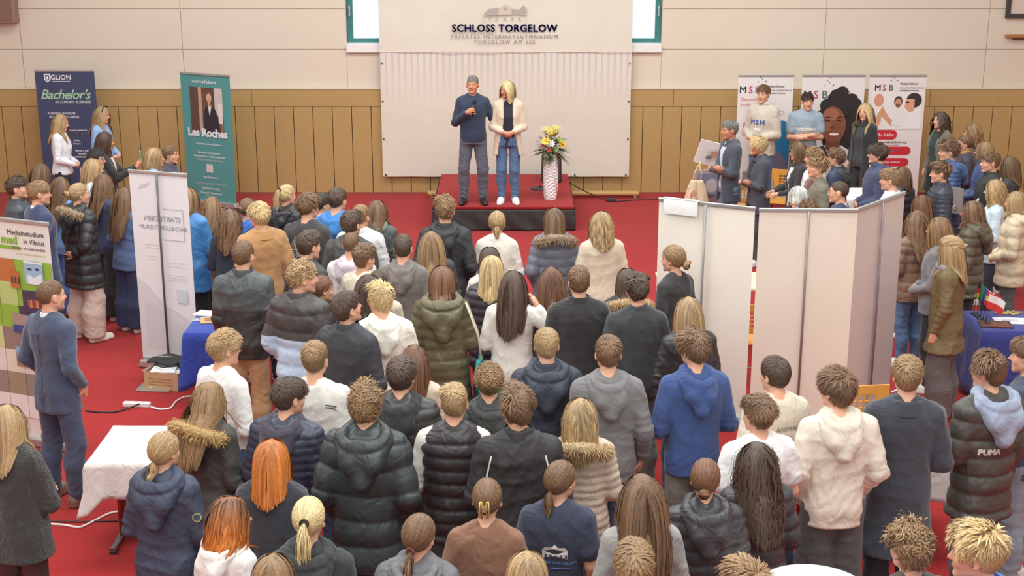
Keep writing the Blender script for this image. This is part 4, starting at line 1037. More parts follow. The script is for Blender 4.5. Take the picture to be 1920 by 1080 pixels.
# three printed banners of the right group
def logo(p,x,z,let,size=.15):
    cs=((64,146,196),(206,60,96),(96,110,120)) if let=='MSH' else ((120,116,116),(196,56,76),(96,92,92))
    for k,ch in enumerate(let): put_text(p,ch,x+(k-1)*size*.78,z,size,cs[k],bold=.001)
    print_polys(p,'dot_mark',[(ell(x+dx*size,z+dz*size,.010,.010,10),c) for dx,dz,c in((.75,1.15,cs[0]),(1.15,1.45,cs[0]),(1.2,1.85,cs[1]),(.95,1.62,cs[2]),(1.5,1.2,cs[2]))])
    lines(p,[('Medical School',x+.24,z+.09,.045),('University of Applied Sciences',x+.24,z+.035,.032),('and Medical University',x+.24,z-.01,.032)],(150,120,124),align='LEFT')
WS_=sheet((234,224,220))
t,p,w=banner('white banner with blue and red letters behind the tall boy in the grey hoodie',(1385,141),(1489,141),2.0,WS_,yl=21.2,yr=21.2)
logo(p,-.23,1.72,'MSH'); put_text(p,'Gesundheit',-.38,1.60,.075,(214,120,110),align='LEFT'); put_text(p,'studieren',-.38,1.52,.075,(214,100,104),align='LEFT')
print_polys(p,'picture_print',[(rect(.22,.55,.41,1.20),(36,120,164)),(ell(.28,1.0,.14,.3),(36,120,164)),(ell(-.30,1.22,.02,.05),(220,90,110)),(ell(-.30,1.12,.05,.06),(224,196,190)),(ell(.1,.5,.3,.35),(120,112,130)),(rect(-.3,.2,.35,.5),(150,140,140))])
b=MB(); b.tube([(.26+.035*math.sin(a)**3*1.2,-.007,1.42+.028*(13*math.cos(a)-5*math.cos(2*a)-2*math.cos(3*a)-math.cos(4*a))/13) for a in np.linspace(0,2*PI,25)],.0025,5); b.build('heart_mark',ink((190,160,160)),p)
t,p,w=banner('white banner with large portrait of a smiling woman with dark curls',(1505,142),(1623,142),2.0,WS_,yl=21.2,yr=21.2)
logo(p,-.26,1.64,'MSB',.17)
r=np.random.default_rng(3); it=[(rect(.28,.45,.44,1.05),(196,44,54))]
it+=[(ell(.08+.25*math.cos(a)*k,.98+.36*math.sin(a)*k,.085,.085,12),(44,36,34)) for a,k in zip(r.uniform(0,2*PI,70),np.sqrt(r.uniform(.1,1,70)))]
it+=[(ell(.22+r.uniform(-.12,.12),.62+r.uniform(-.12,.14),.08,.09,12),(44,36,34)) for k in range(22)]
it+=[([(-.30,.16),(-.28,.52),(-.12,.66),(.12,.66),(.36,.52),(.42,.16)],(226,220,222)),([(-.30,.40),(-.22,.62),(-.10,.66),(-.02,.5),(-.1,.3)],(60,56,66)),([(-.08,.78),(.12,.78),(.10,.60),(.0,.52),(-.08,.62)],(112,64,48))]
it+=[(ell(.0,.93,.165,.235,28,.12),(134,80,58)),(ell(-.03,1.06,.10,.08,20),(160,102,76)),(ell(-.06,.90,.05,.06),(156,98,72)),(ell(.02,.80,.075,.032),(150,62,60)),(ell(.02,.806,.062,.018),(240,232,226)),(ell(-.07,.985,.03,.012),(36,28,28)),(ell(.075,.985,.03,.012),(36,28,28)),(ell(-.07,1.025,.04,.008),(46,34,32)),(ell(.08,1.025,.04,.008),(46,34,32)),(ell(-.005,.895,.035,.018),(112,64,46))]
it=[([(.02+(a)*1.2,max(.1,1.24+(b_-.93)*1.2)) for a,b_ in pts],c_) for pts,c_ in it]; it=[([(min(.46,max(-.46,a)),b_) for a,b_ in pts],c_) for pts,c_ in it]; print_polys(p,'portrait_print',it,-.005)
t,p,w=banner('white banner with photo of people and red rounded buttons, rightmost by the wall',(1631,139),(1738,139),2.0,WS_,yl=21.2,yr=21.2)
logo(p,-.20,1.76,'MSB',.13)
print_polys(p,'photo_print',[(pts_,c_) for pts_,c_ in [([(a,b_+.11) for a,b_ in pp],cc) for pp,cc in [(rect(-.38,1.05,.40,1.62),(236,228,224)),(ell(-.27,1.50,.075,.10),(216,150,120)),([(-.38,1.10),(-.20,1.42),(-.22,1.16),(-.26,1.08)],(214,158,126)),([(-.20,1.40),(-.10,1.24),(.02,1.14),(-.06,1.10),(-.24,1.28)],(212,154,122)),
 (ell(.03,1.48,.065,.085),(80,62,52)),(ell(.03,1.455,.05,.07),(206,144,112)),(ell(.03,1.42,.035,.03),(120,84,66)),([(-.06,1.12),(.0,1.36),(.12,1.30),(.16,1.08)],(232,226,224)),
 (ell(.27,1.50,.12,.115),(58,46,44)),([(.15,1.52),(.13,1.40),(.20,1.32),(.28,1.34),(.28,1.52)],(222,160,130)),([(.10,1.06),(.18,1.30),(.32,1.34),(.40,1.28),(.40,1.06)],(238,232,230)),(ell(.17,1.47,.03,.012),(40,36,40))]]],-.005)
print_polys(p,'red_button',[(rrect(-.38,1.0,.05,1.15),(206,38,54)),(rrect(-.38,.76,.28,.89),(206,38,54)),(rrect(-.38,.58,.26,.71),(206,38,54))])
put_text(p,'du fehlst',-.13,1.05,.075,(240,232,232),y=-.009,bold=.001); lines(p,[('Medizin studieren',-.05,.815,.04),('Psychologie studieren',-.05,.635,.04)],(244,236,236),y=-.009); lines(p,[('www.medicalschool.org',-.04,.945,.05)],(90,70,72)); lines(p,[('Campus am Standort',-.04,.905,.03)],(150,130,130))
# blank banner backs
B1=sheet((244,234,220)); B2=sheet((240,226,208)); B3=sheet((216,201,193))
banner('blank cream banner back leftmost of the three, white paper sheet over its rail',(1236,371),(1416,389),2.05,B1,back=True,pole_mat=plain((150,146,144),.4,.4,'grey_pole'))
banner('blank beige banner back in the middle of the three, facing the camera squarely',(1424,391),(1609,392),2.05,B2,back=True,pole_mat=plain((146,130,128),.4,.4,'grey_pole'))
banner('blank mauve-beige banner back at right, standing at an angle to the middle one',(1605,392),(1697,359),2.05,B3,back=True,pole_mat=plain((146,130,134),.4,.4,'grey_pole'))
A=at_z(1246,372,2.05);Bq=at_z(1310,379,2.05); d=(Bq-A); ww=float(np.hypot(d[0],d[1]))
t=thing('paper_sheet','white paper sheet folded over the top rail of the leftmost blank banner','paper',tuple((A+Bq)/2-np.array([0,0,.0])),math.atan2(d[1],d[0]))
MB().grid(lambda u,v:((u-.5)*ww,-.020-.004*math.sin(v*3),-.13+v*.135),6,6).build('front_flap',plain((244,242,240),.7,name='paper'),t,True); MB().box((0,0,.010),(ww*1.02,.042,.004)).build('fold',plain((244,242,240),.7,name='paper'),t); MB().box((0,.021,-.03),(ww*.9,.002,.08)).build('back_flap',plain((244,242,240),.7,name='paper'),t)
# ------------------------------------------------------------------ backdrop and stage
def backdrop_mat():
    t=NT('printed_backdrop_cloth'); c=lin((224,213,197)); tc=t.n('ShaderNodeTexCoord'); sx=t.n('ShaderNodeSeparateXYZ'); t.l(tc.outputs['Object'],sx.inputs[0])
    fr=t.math('FRACT',t.math('MULTIPLY',sx.outputs[0],41/4.1)); bar=t.math('LESS_THAN',fr,.36)
    zz=t.n('ShaderNodeMapRange'); zz.inputs[1].default_value=1.45; zz.inputs[2].default_value=2.26; t.l(sx.outputs[2],zz.inputs[0])
    below=t.math('LESS_THAN',sx.outputs[2],2.262)
    fac=t.math('MULTIPLY',t.math('MULTIPLY',bar,below),t.math('MULTIPLY',zz.outputs[0],.75))
    fac=t.math('ADD',fac,t.math('MULTIPLY',t.math('MULTIPLY',bar,below),.03))
    n=t.n('ShaderNodeTexNoise',Scale=1.4,Detail=4.0); t.l(tc.outputs['Object'],n.inputs['Vector'])
    base=t.mix(n.outputs[0],sc3(c,.93),sc3(c,1.05)); t.l(t.mix(fac,base,lin((196,184,190))),t.b.inputs['Base Color']); t.b.inputs['Roughness'].default_value=.7
    t.bump(n.outputs[0],.4,.05); return t.m
BY=21.86
bx0,bx1=float(at_y(718,330,BY)[0]),float(at_y(1179,330,BY)[0]); bz=float(at_y(960,331,BY)[2]); bz1=4.3; bw=bx1-bx0
t=thing('stage_backdrop','large cream cloth backdrop with castle logo hanging on the wall behind the stage','backdrop',((bx0+bx1)/2,BY,0))
b=MB(); b.grid(lambda u,v:((u-.5)*bw,-.015*math.sin(u*9+v*3)*(.3+.7*abs(math.sin(v*4)))-.006*math.sin(u*40),bz+v*(bz1-bz)),80,40); cl=b.build('cloth',backdrop_mat(),t,True)
MB().box((0,-.022,2.275),(bw,.004,.012)).build('seam',plain((206,190,176),.8,name='seam_thread'),t)
gm=MB()
for x in (-bw/2+.05,-bw*.22,bw*.03,bw*.28,bw/2-.05): gm.lathe([(.001,0),(.022,0),(.022,.006),(.001,.006)],n=12) if False else gm.box((x,-.024,bz+.03),(.025,.01,.025))
for z in (.9,1.5,2.1):
    for s in(-1,1): gm.box((s*(bw/2-.03),-.024,z),(.022,.01,.022))
gm.build('grommets',plain((60,56,54),.5,.3,'dark_metal'),t)
cx=float(at_y(946,50,BY)[0])-(bx0+bx1)/2
def bzp(py): return float(at_y(946,py,BY)[2])
NV=(58,64,128)
put_text(t,'SCHLOSS TORGELOW',cx,bzp(59),.157,NV,y=-.034,bold=.006,spacing=1.06); put_text(t,'PRIVATES INTERNATSGYMNASIUM',cx,bzp(71.5),.083,(128,112,108),y=-.034,spacing=1.36); put_text(t,'TORGELOW AM SEE',cx,bzp(81.5),.083,(128,112,108),y=-.034,spacing=1.36)
u=lambda px,py:(float(at_y(px,py,BY)[0])-(bx0+bx1)/2,bzp(py))
TAN=(206,188,172); DT=(176,162,156)
print_polys(t,'castle_logo',[([u(907,26),u(916,17),u(935,14),u(940,22),u(940,27),u(907,27)],DT),([u(953,26),u(955,16),u(975,18),u(986,26)],DT),([u(934,27),u(936,15),u(942,11),u(948,6),u(954,11),u(958,15),u(960,27)],TAN),([u(976,27),u(976,15),u(982,9),u(987,15),u(987,27)],DT)]+[(rect(*u(x,37),*u(x+3,32)),DT) for x in(917,929,945,959,973)]+[([u(906,44),u(907,44),u(907,28),u(906,28)],TAN),([u(986,44),u(987,44),u(987,28),u(986,28)],TAN),([u(906,28),u(987,28),u(987,27),u(906,27)],TAN),(ell(*u(947,16),.022,.022),DT)],-.034)
# stage
sx0,sx1=float(at_z(812,389,SZ)[0]),float(at_z(1077,388,SZ)[0]); sy0=19.33; sx0b,sx1b=float(at_z(829,327,SZ)[0]),float(at_z(1063,327,SZ)[0]); sy1=21.72
t=thing('stage_platform','low stage platform with red carpet top and black cloth skirt','stage',((sx0+sx1)/2,sy0,0)); w=sx1-sx0; dp=sy1-sy0
MB().box((0,dp/2,SZ-.02),(w,dp,.04)).build('carpet_top',CARPET,t,bevel=.01)
b=MB(); zz=SZ-.042
b.grid(lambda a,v:((a-.5)*(w+.03),-.015-.012*math.sin(a*31+v*6)*(1.15-v)-.01*math.sin(a*77+2*v)*(1-v),.004+v*zz),90,10)
for s in(-1,1): b.grid(lambda a,v:(s*(w/2+.015+.01*math.sin(a*40+v*5)*(1-v)),-.015+a*(dp-.02),.004+v*zz),60,8)
sk=b.build('skirt',plain((52,48,48),.75,name='black_cloth',noise=.2),t,True); md=sk.modifiers.new('thickness','SOLIDIFY'); md.thickness=.004
MB().box((0,dp/2,.14),(w-.08,dp-.08,.28)).build('frame',plain((40,38,38),.8,name='stage_frame'),t)
# vase with bouquet, loudspeaker, base plate
vp=at_z(1032,373,SZ)
t=thing('floor_vase','tall white rippled vase standing on the stage','vase',(vp[0],vp[1],SZ))
def vase_fn(a,v):
    r=np.interp(v,[0,.08,.3,.6,.85,.97,1],[.082,.094,.105,.108,.098,.09,.094]); th=a*2*PI
    r+=.005*max(-1,min(1,2*math.sin(v*90+3*math.sin(th*4+v*9))))
    return (r*math.cos(th),r*math.sin(th),v*.68)
b=MB(); b.grid(vase_fn,64,110); vb=b.build('vase_body',plain((240,234,230),.45,name='white_ceramic'),t,True)
MB().lathe([(.001,0),(.082,0),(.082,.012),(.001,.012)]).build('vase_base',plain((232,226,222),.5,name='white_ceramic'),t)
t=thing('flower_bouquet','bouquet with yellow lilies and gerberas, red and white blooms in the vase','flowers',(vp[0],vp[1],SZ+.62))
r=np.random.default_rng(12); gb=MB()
def leaf(b,base,d,L,wd,n):
    d=np.array(d,float); d/=np.linalg.norm(d); s=np.cross(d,[0,0,1.]); s/=np.linalg.norm(s)+1e-6
    pts=[np.array(base)+d*L*k/4+np.array([0,0,-.25*L*(k/4)**2]) for k in range(5)]; ws=[.25,.9,1,.65,.05]
    b.grid(lambda u_,v_:tuple(pts[min(4,int(round(v_*4)))]+s*(u_-.5)*wd*ws[min(4,int(round(v_*4)))]),2,4)
for k in range(150):
    a=r.uniform(0,2*PI); el=r.uniform(-.25,1.0); d=(math.cos(a)*math.cos(el),math.sin(a)*math.cos(el),math.sin(el)); bs=np.array(d)*r.uniform(.05,.16)+np.array([0,0,.13]); leaf(gb,bs,d,r.uniform(.09,.17),r.uniform(.02,.045),0)
for k in range(26):
    a=r.uniform(0,2*PI); d=(math.cos(a),math.sin(a)*.7,r.uniform(-.5,.15)); leaf(gb,np.array([0,0,.10])+np.array(d)*.06,d,r.uniform(.2,.30),.05,0)
gb.build('leaves',plain((86,98,66),.6,name='leaf_green',noise=.35,ns=18),t,True)
gb=MB()
for k in range(18): a=r.uniform(0,2*PI); leaf(gb,(0.04*math.cos(a),.04*math.sin(a),.06),(math.cos(a)*.6,math.sin(a)*.6-.2,-.5),r.uniform(.08,.15),.03,0)
gb.build('hanging_fern',plain((112,140,66),.6,name='fern_green',noise=.3,ns=18),t,True)
st_=MB()
for k in range(26):
    a=r.uniform(0,2*PI); q_=r.uniform(.02,.10); st_.tube([(0,0,.02),(q_*math.cos(a),q_*math.sin(a),.18)],.004,5)
st_.build('stems',plain((96,120,60),.6,name='stem_green'),t)
gy=MB()
for k in range(60):
    a=r.uniform(0,2*PI); d=np.array([math.cos(a)*.5,math.sin(a)*.5,1.]); p0=np.array([0,0,.16])+d*.05; p1=p0+d*r.uniform(.12,.24); gy.tube([p0,p1],.0012,4); 
    for q_ in range(3): gy.box(p1+r.normal(0,.016,3),(.008,.008,.008))
gy.build('baby_breath',plain((236,230,220),.7,name='tiny_blossom'),t)
def flower(nm,pos,R_,colr,n,cone=.3,centre=(210,160,40)):
    pos=np.array(pos); nrm=pos-np.array([0,0,.05]); nrm[1]-=.12; nrm/=np.linalg.norm(nrm); s=np.cross(nrm,[0,0,1.]); s/=np.linalg.norm(s); q_=np.cross(nrm,s)
    b=MB()
    for k in range(n):
        a=2*PI*k/n; d=s*math.cos(a)+q_*math.sin(a); e=np.cross(nrm,d); wd=R_*2.6/n+.006
        P_=[pos,pos+d*R_*.5+nrm*R_*cone*.5,pos+d*R_*.85+nrm*R_*cone,pos+d*R_+nrm*R_*cone*.9]; wv=[.3,1,.8,.1]
        b.grid(lambda u_,v_:tuple(P_[int(round(v_*3))]+e*(u_-.5)*wd*wv[int(round(v_*3))]),2,3)
    f=b.build(nm,plain(colr,.55,name='petal',noise=.15),t,True)
    c=MB(); c.tube([pos,pos+nrm*R_*.18],[R_*.28,R_*.2],10); c.build('flower_centre',plain(centre,.7,name='flower_centre'),f,True)
for pos,R_,colr,n,cn in(((-.075,-.13,.26),.07,(240,196,56),22,.2),((.165,-.10,.21),.062,(244,196,40),22,.2),((.0,-.15,.22),.06,(240,236,230),9,.5),((-.03,-.17,.145),.042,(206,60,64),14,.5),((-.11,-.14,.19),.035,(150,40,44),12,.6),((.07,-.17,.15),.04,(120,150,60),14,.5),((.12,-.12,.26),.05,(150,170,70),12,.6)): flower('flower',pos,R_,colr,n,cn)
for k in range(9):
    a=r.uniform(0,2*PI); q_=r.uniform(.02,.12); flower('lily',(q_*math.cos(a)+.03,q_*math.sin(a)*.7-.03,r.uniform(.28,.40)),.06,(222,204,76),6,1.6,(190,150,50))
lp=at_z(1034,343,SZ); 
t=thing('loudspeaker','black loudspeaker on the stage partly behind the white vase','speaker',(lp[0],lp[1]+.12,SZ),rz=.05)
MB().box((0,0,.215),(.31,.26,.43),taper=.94).build('cabinet',plain((50,47,48),.6,name='black_plastic'),t,bevel=.025)
MB().box((0,-.125,.20),(.25,.02,.34)).build('grille',plain((74,70,72),.8,name='black_grille',noise=.3,ns=300),t,bevel=.01)
for s in(-1,1): MB().box((s*.10,-.01,.432),(.05,.16,.03)).build('corner_block',plain((44,42,42),.6,name='black_plastic'),t,bevel=.008)
mp=at_z(1012,354,SZ); t=thing('base_plate','flat black floor plate left of the vase on the stage','plate',(mp[0],mp[1],SZ)); 
MB().lathe([(.001,0),(.15,0),(.148,.012),(.02,.022),(.001,.022)],n=28).build('plate',plain((62,54,52),.6,name='black_metal'),t,True); MB().lathe([(.001,.02),(.014,.02),(.014,.05),(.001,.05)],n=12).build('socket',plain((40,38,38),.5,name='black_metal'),t)
def cable(label,pts,r_,c,name='cable'):
    P_=np.array(pts,float); n=len(P_); tt=np.linspace(0,n-1,n*8); Q_=np.stack([np.interp(tt,range(n),P_[:,k]) for k in range(3)],1)
    for _ in range(6): Q_[1:-1]=(Q_[:-2]+2*Q_[1:-1]+Q_[2:])/4
    return tag(MB().tube(Q_,r_,6).build(name,plain(c,.5,name='cable_rubber'),None,True),label,'cable')
def F_(px,py,z=.008): return tuple(at_z(px,py,z))
cable('thin black cable running from the stage edge down to a dark box on the carpet',[tuple(at_z(1064,338,SZ+.004)),tuple(at_z(1072,345,SZ*.8)),tuple(at_z(1095,358,.15)),F_(1128,372),F_(1142,378)],.008,(46,36,36))
cable('black cable running right from the dark box along the red carpet',[F_(1150,378),F_(1190,375),F_(1235,374)],.008,(60,34,36))
bp=at_z(1146,378,0); t=thing('junction_box','small dark cable box on the red carpet right of the stage','box',(bp[0],bp[1],0)); MB().box((0,0,.025),(.13,.08,.05)).build('case',plain((48,40,40),.5,name='black_plastic'),t,bevel=.008); MB().box((0,-.041,.03),(.09,.006,.02)).build('socket_strip',plain((70,60,60),.5,name='black_plastic'),t)
# ------------------------------------------------------------------ tables
def table(label,x0,x1,y0,y1,h,top=(226,206,170),legc=(150,66,60),foot=True):
    t=thing('folding_table',label,'table',((x0+x1)/2,(y0+y1)/2,0),group='folding tables'); w,d=x1-x0,y1-y0
    MB().box((0,0,h-.014),(w,d,.028)).build('table_top',wood_mat(top),t,bevel=.006)
    LM=plain(legc,.4,.2,'painted_steel'); CH=plain((150,140,136),.25,.9,'chrome')
    for s in(-1,1):
        for q_ in (-1,1): MB().tube([(s*(w/2-.12),q_*.06,.05),(s*(w/2-.12),q_*.06,h-.03)],.02,10).build('leg',LM,t,True)
        MB().box((s*(w/2-.12),0,.032),(.045,d*.86,.04)).build('foot_bar',CH,t,bevel=.008)
        for q_ in(-1,1): MB().box((s*(w/2-.12),q_*d*.42,.012),(.055,.05,.024)).build('foot_cap',plain((40,38,38),.6,name='black_plastic'),t,bevel=.005)
    return t
def tcloth(label,x0,x1,y0,y1,h,drop,c,corner=.0,seed=1,kind='cotton'):
    w,d=x1-x0,y1-y0; b=MB(); hw,hd=w/2+.006,d/2+.006
    # rounded-rectangle rings going out and down
    n=160; th=np.linspace(0,2*PI,n,endpoint=False); r=np.random.default_rng(seed); ph=r.uniform(0,6,4)
    def ring(k,z,out,fold):
        pts=[]
        for a in th:
            c_,s_=math.cos(a),math.sin(a); m_=max(abs(c_)/hw,abs(s_)/hd); x,y=c_/m_,s_/m_
            cornerness=max(0,1-abs(abs(x)/hw-abs(y)/hd)*3) if abs(x)>hw*.99 or abs(y)>hd*.99 else 0
            f=fold*(math.sin(a*11+ph[0])+.7*math.sin(a*23+ph[1]))*.5
            l=math.hypot(c_/hw*1,s_/hd*1); o=out+f+cornerness*out*1.2
            pts.append((x*k+np.sign(x)*(o if abs(x)>=hw*.985 else o*abs(x)/hw*.4),y*k+np.sign(y)*(o if abs(y)>=hd*.985 else o*abs(y)/hd*.4),z-cornerness*corner*(1 if out>0.012 else 0)))
        return pts
    R_=[ring(.0,h+.004,0,0),ring(.5,h+.004,0,0),ring(.97,h+.004,0,0),ring(1,h+.001,.004,0)]
    for k in range(1,9): R_.append(ring(1,h-.004-drop*k/8,.006+.03*k/8,.022*k/8))
    V=[p for q_ in R_ for p in q_]; F=[(i*n+k,i*n+(k+1)%n,(i+1)*n+(k+1)%n,(i+1)*n+k) for i in range(len(R_)-1) for k in range(n)]
    b.add(np.array(V),F); o=b.build('tablecloth',cloth(c,kind),None,True); o.location=((x0+x1)/2,(y0+y1)/2,0); md=o.modifiers.new('thickness','SOLIDIFY'); md.thickness=.003; md.offset=1
    return tag(o,label,'tablecloth',group='tablecloths')
def tx(px,py,z=.76): return float(at_z(px,py,z)[0])
table('folding table with reddish steel legs under the white cloth at front left',-3.06,-2.34,9.2,9.92,.74); tcloth('white tablecloth with long hanging corner on the front left table',-3.06,-2.34,9.2,9.92,.74,.26,(222,214,208),.14,2)
bxl=tx(358,605); table('folding table under the blue cloth beside the white see-through banner',bxl,bxl+.47,12.25,12.8,.74); tcloth('royal blue tablecloth on the small table behind the glasses boy',bxl,bxl+.47,12.25,12.8,.74,.50,(42,62,150),.05,3)
table('folding table with steel legs behind the long charcoal overcoat',tx(1490,850),tx(1790,850),9.25,9.88,.74); tcloth('white tablecloth on the table behind cream hoodie and overcoat',tx(1490,850),tx(1790,850),9.25,9.88,.74,.30,(224,214,208),.0,4)
table('folding table under the navy blue cloth at the right edge',4.42,6.0,12.3,12.95,.74); tcloth('navy blue tablecloth reaching the floor at the right edge',4.42,6.0,12.3,12.95,.74,.68,(52,58,126),.0,5)
table('folding table by the printed banners where the white-jacket students stand',4.15,5.45,18.1,18.8,.74); tcloth('white tablecloth on the table before the printed banners',4.15,5.45,18.1,18.8,.74,.3,(238,230,226),.02,6)
table('wooden-topped table glimpsed in the gap between the blank banners',1.55,2.95,13.75,14.4,.74)
t=thing('bistro_table','round white high table at the bottom edge right of centre','table',(1.63,6.70,0)); 
MB().lathe([(.001,1.04),(.29,1.04),(.305,1.06),(.30,1.08),(.001,1.08)],n=48).build('table_top',plain((244,240,238),.4,name='white_laminate'),t,True); MB().tube([(0,0,.03),(0,0,1.05)],.035,16).build('column',ALU,t,True); MB().lathe([(.001,0),(.22,0),(.22,.012),(.05,.035),(.001,.035)],n=32).build('base',ALU,t,True)
# things on the tables
def flat_item(name,label,cat,px,py,z,w,d,c,rz=0,th=.004,part=None,group=None):
    q_=at_z(px,py,z); t=thing(name,label,cat,(q_[0],q_[1],z),rz,group); MB().box((0,0,th/2),(w,d,th)).build('sheet' if th<.006 else 'cover',plain(c,.6,name='paper'),t,bevel=.001)
    if part: print_polys(t,part[0],[([(a,b) for a,b in pts],cc) for pts,cc in part[1]]).matrix_local=Matrix.Translation((0,0,th-.004))@Matrix.Rotation(math.radians(-90),4,'X')
    return t
TH=.747
flat_item('brochure','wood-patterned brochure lying on the royal blue tablecloth','brochure',404,600,TH,.28,.2,(196,156,112),.2,.008,('printed_panel',[(rect(-.1,-.06,.05,.06),(150,112,76)),(rect(.06,-.05,.12,.05),(226,214,196))]))
flat_item('paper_stack','white leaflets spread at the back of the royal blue tablecloth','leaflets',390,589,TH,.24,.16,(236,234,232),-.3,.012,('printed_panel',[(rect(-.08,-.05,.02,.04),(206,206,206))]))
for k,px in enumerate((367,377)):
    q_=at_z(px,600,TH); t=thing('key_tag',('left','right')[k]+' of two small white tags at the corner of the royal blue cloth','tag',(q_[0],q_[1],TH),.4*k); MB().tube([(.03*math.cos(a),.03*math.sin(a),.004) for a in np.linspace(0,2*PI,17)],.004,6).build('ring',plain((214,222,214),.4,name='pale_plastic'),t,True); MB().box((0,-.01,.003),(.02,.03,.005)).build('tag_plate',plain((226,230,226),.5,name='pale_plastic'),t)
flat_item('booklet','dark brown booklet near the corner of the navy tablecloth','booklet',1866,609,TH,.30,.2,(70,48,40),-.15,.01,('cover_print',[(rect(-.13,-.08,.13,-.05),(150,60,50)),(rect(-.04,-.04,.12,.07),(118,82,60))]))
flat_item('printed_sheet','white printed sheet on the navy tablecloth','paper',1898,602,TH,.34,.2,(238,234,234),-.1,.004,('print_lines',[(rect(-.10,.05-.025*k,.06,.06-.025*k),(150,150,170)) for k in range(4)]))
q_=at_z(1893,587,TH); r=np.random.default_rng(5); b=MB()
for k in range(60): b.lathe([(.001,0),(.012,.002),(.012,.008),(.001,.010)],(r.normal(0,.07),r.normal(0,.035),.0),8)
t=tag(b.build('sweets',plain((170,150,90),.5,name='sweet_wrapper',noise=.6,ns=60),None,True),'scattered small gold sweets on the navy tablecloth','sweets',kind='stuff'); t.location=(q_[0],q_[1],TH)
FL=[((1826,588),[(40,38,38),(206,50,44),(240,196,60)],0,'black, red and gold'),((1832,592),[(60,140,80),(240,238,234),(206,50,50)],1,'green, white and red'),((1838,597),[(60,90,170),(240,238,236),(206,56,60)],1,'blue, white and red'),((1843,602),[(206,50,50),(244,206,70),(206,50,50)],0,'red and yellow'),((1848,608),[(242,238,236),(216,60,60)],0,'white and red')]
for k,((px,py),cs,vert,cn) in enumerate(FL):
    q_=at_z(px,py,TH); t=thing('table_flag','small '+cn+' desk flag on the navy tablecloth','flag',(q_[0],q_[1],TH),-.5,'desk flags on the navy tablecloth')
    MB().lathe([(.001,0),(.035,0),(.03,.008),(.006,.014),(.001,.014)],n=16).build('base',plain((40,38,40),.4,name='black_plastic'),t,True); MB().tube([(0,0,.01),(.012,0,.32)],.003,6).build('flag_pole',plain((50,46,46),.4,name='black_plastic'),t,True)
    n=len(cs)
    for i,c in enumerate(cs):
        def fl(u,v): 
            a,bb=((i+u)/n,v) if vert else (u,1-(i+1-v)/n)
            return (.012+a*.15-.02*(1-bb),.02*math.sin(a*6+k),.17+bb*.14-.07*a)
        MB().grid(fl,6,6).build('flag_stripe',plain(c,.6,name='flag_cloth'),t,True)
q_=at_z(1728,350,.75); 
# red leaflet stand on the white table
q_=(5.25,18.35,TH); t=thing('leaflet_stand','red leaflet in a clear table stand on the white table by the banners','leaflet',q_,.1)
MB().box((0,0,.16),(.23,.012,.32)).build('leaflet',plain((196,40,50),.5,name='red_print'),t); MB().box((0,.03,.01),(.24,.1,.012)).build('stand_foot',plain((220,220,222),.2,name='clear_acrylic'),t,bevel=.003)
print_polys(t,'white_print',[(rect(-.07,.03,.05,.05),(236,220,216)),(rect(-.06,.08,.05,.20),(226,150,146)),(rect(-.04,.20,.03,.25),(236,220,216)),(rect(-.09,.28,.02,.29),(240,226,222))],-.0065)
q_=at_z(1225,528,.74); t=thing('brochure_holder','clear acrylic holder with orange leaflet left of the leftmost blank banner','holder',(1.62,14.0,.74),.1)
GL=NT('clear_acrylic'); GL.b.inputs['Base Color'].default_value=(.8,.78,.76,1); GL.b.inputs['Transmission Weight'].default_value=.8; GL.b.inputs['Roughness'].default_value=.1; nz=GL.n('ShaderNodeTexNoise',Scale=3.0); GL.bump(nz.outputs[0],.02,.01)
MB().box((0,.03,.16),(.17,.006,.32)).build('back_plate',GL.m,t); MB().box((0,-.02,.09),(.17,.006,.18)).build('front_plate',GL.m,t); MB().box((0,.005,.006),(.17,.056,.012)).build('bottom',GL.m,t)
MB().box((0,.01,.14),(.12,.012,.25)).build('leaflet',plain((206,112,70),.5,name='orange_print'),t); print_polys(t,'grey_print',[(rect(-.06,.19,.06,.265),(126,150,170)),(rect(-.06,.015,.06,.06),(120,120,126))],.002)
# ------------------------------------------------------------------ chairs
def chair(label,x,y,rz,h=.86):
    t=thing('wooden_chair',label,'chair',(x,y,0),rz,group='wooden school chairs'); m_=wood_mat((216,150,62),.45)
    MB().box((0,0,.445),(.42,.40,.02)).build('seat',m_,t,bevel=.006)
    b=MB(); z0,z1=.56,h; yb=-.21
    # back panel with a grid of square holes
    W2=.21; b.box((-W2+.055,yb,(z0+z1)/2),(.11,.018,z1-z0)); b.box((W2-.055,yb,(z0+z1)/2),(.11,.018,z1-z0)); b.box((0,yb,z1-.04),(.20,.018,.08)); b.box((0,yb,z0+.03),(.20,.018,.06))
    for k in range(3): b.box((-.05+.05*k,yb,(z0+z1)/2),(.012,.018,z1-z0-.12))
    nh=4
    for k in range(1,nh): b.box((0,yb,z0+.06+(z1-z0-.14)*k/nh),(.20,.017,.012))
    b.build('backrest',m_,t,bevel=.003)
    LM=plain((120,112,108),.3,.8,'steel_tube')
    for s in(-1,1):
        MB().tube([(s*.19,.17,.0),(s*.19,.17,.44)],.012,8).build('leg',LM,t,True); MB().tube([(s*.19,-.22,.0),(s*.19,-.19,.44),(s*.19,-.198,.70)],.012,8).build('leg',LM,t,True)
    MB().tube([(-.19,-.18,.2),(.19,-.18,.2)],.009,8).build('stretcher',LM,t,True); return t
CX=lambda px,y:(px-960)/FPX*(y*cp+(CAM_H-.75)*sp)
chair('orange wooden chair with square-holed back behind the cream hoodie',CX(1600,10.55),10.55,math.radians(8),.92)
chair('orange wooden chair before the portrait banner',CX(1625,19.2),19.2,math.radians(20)); chair('orange wooden chair behind the checked trouser suit',CX(1400,18.9),18.9,math.radians(-30)); chair('orange wooden chair under the boy in the grey-blue t-shirt',CX(1470,19.3),19.3,math.radians(160))
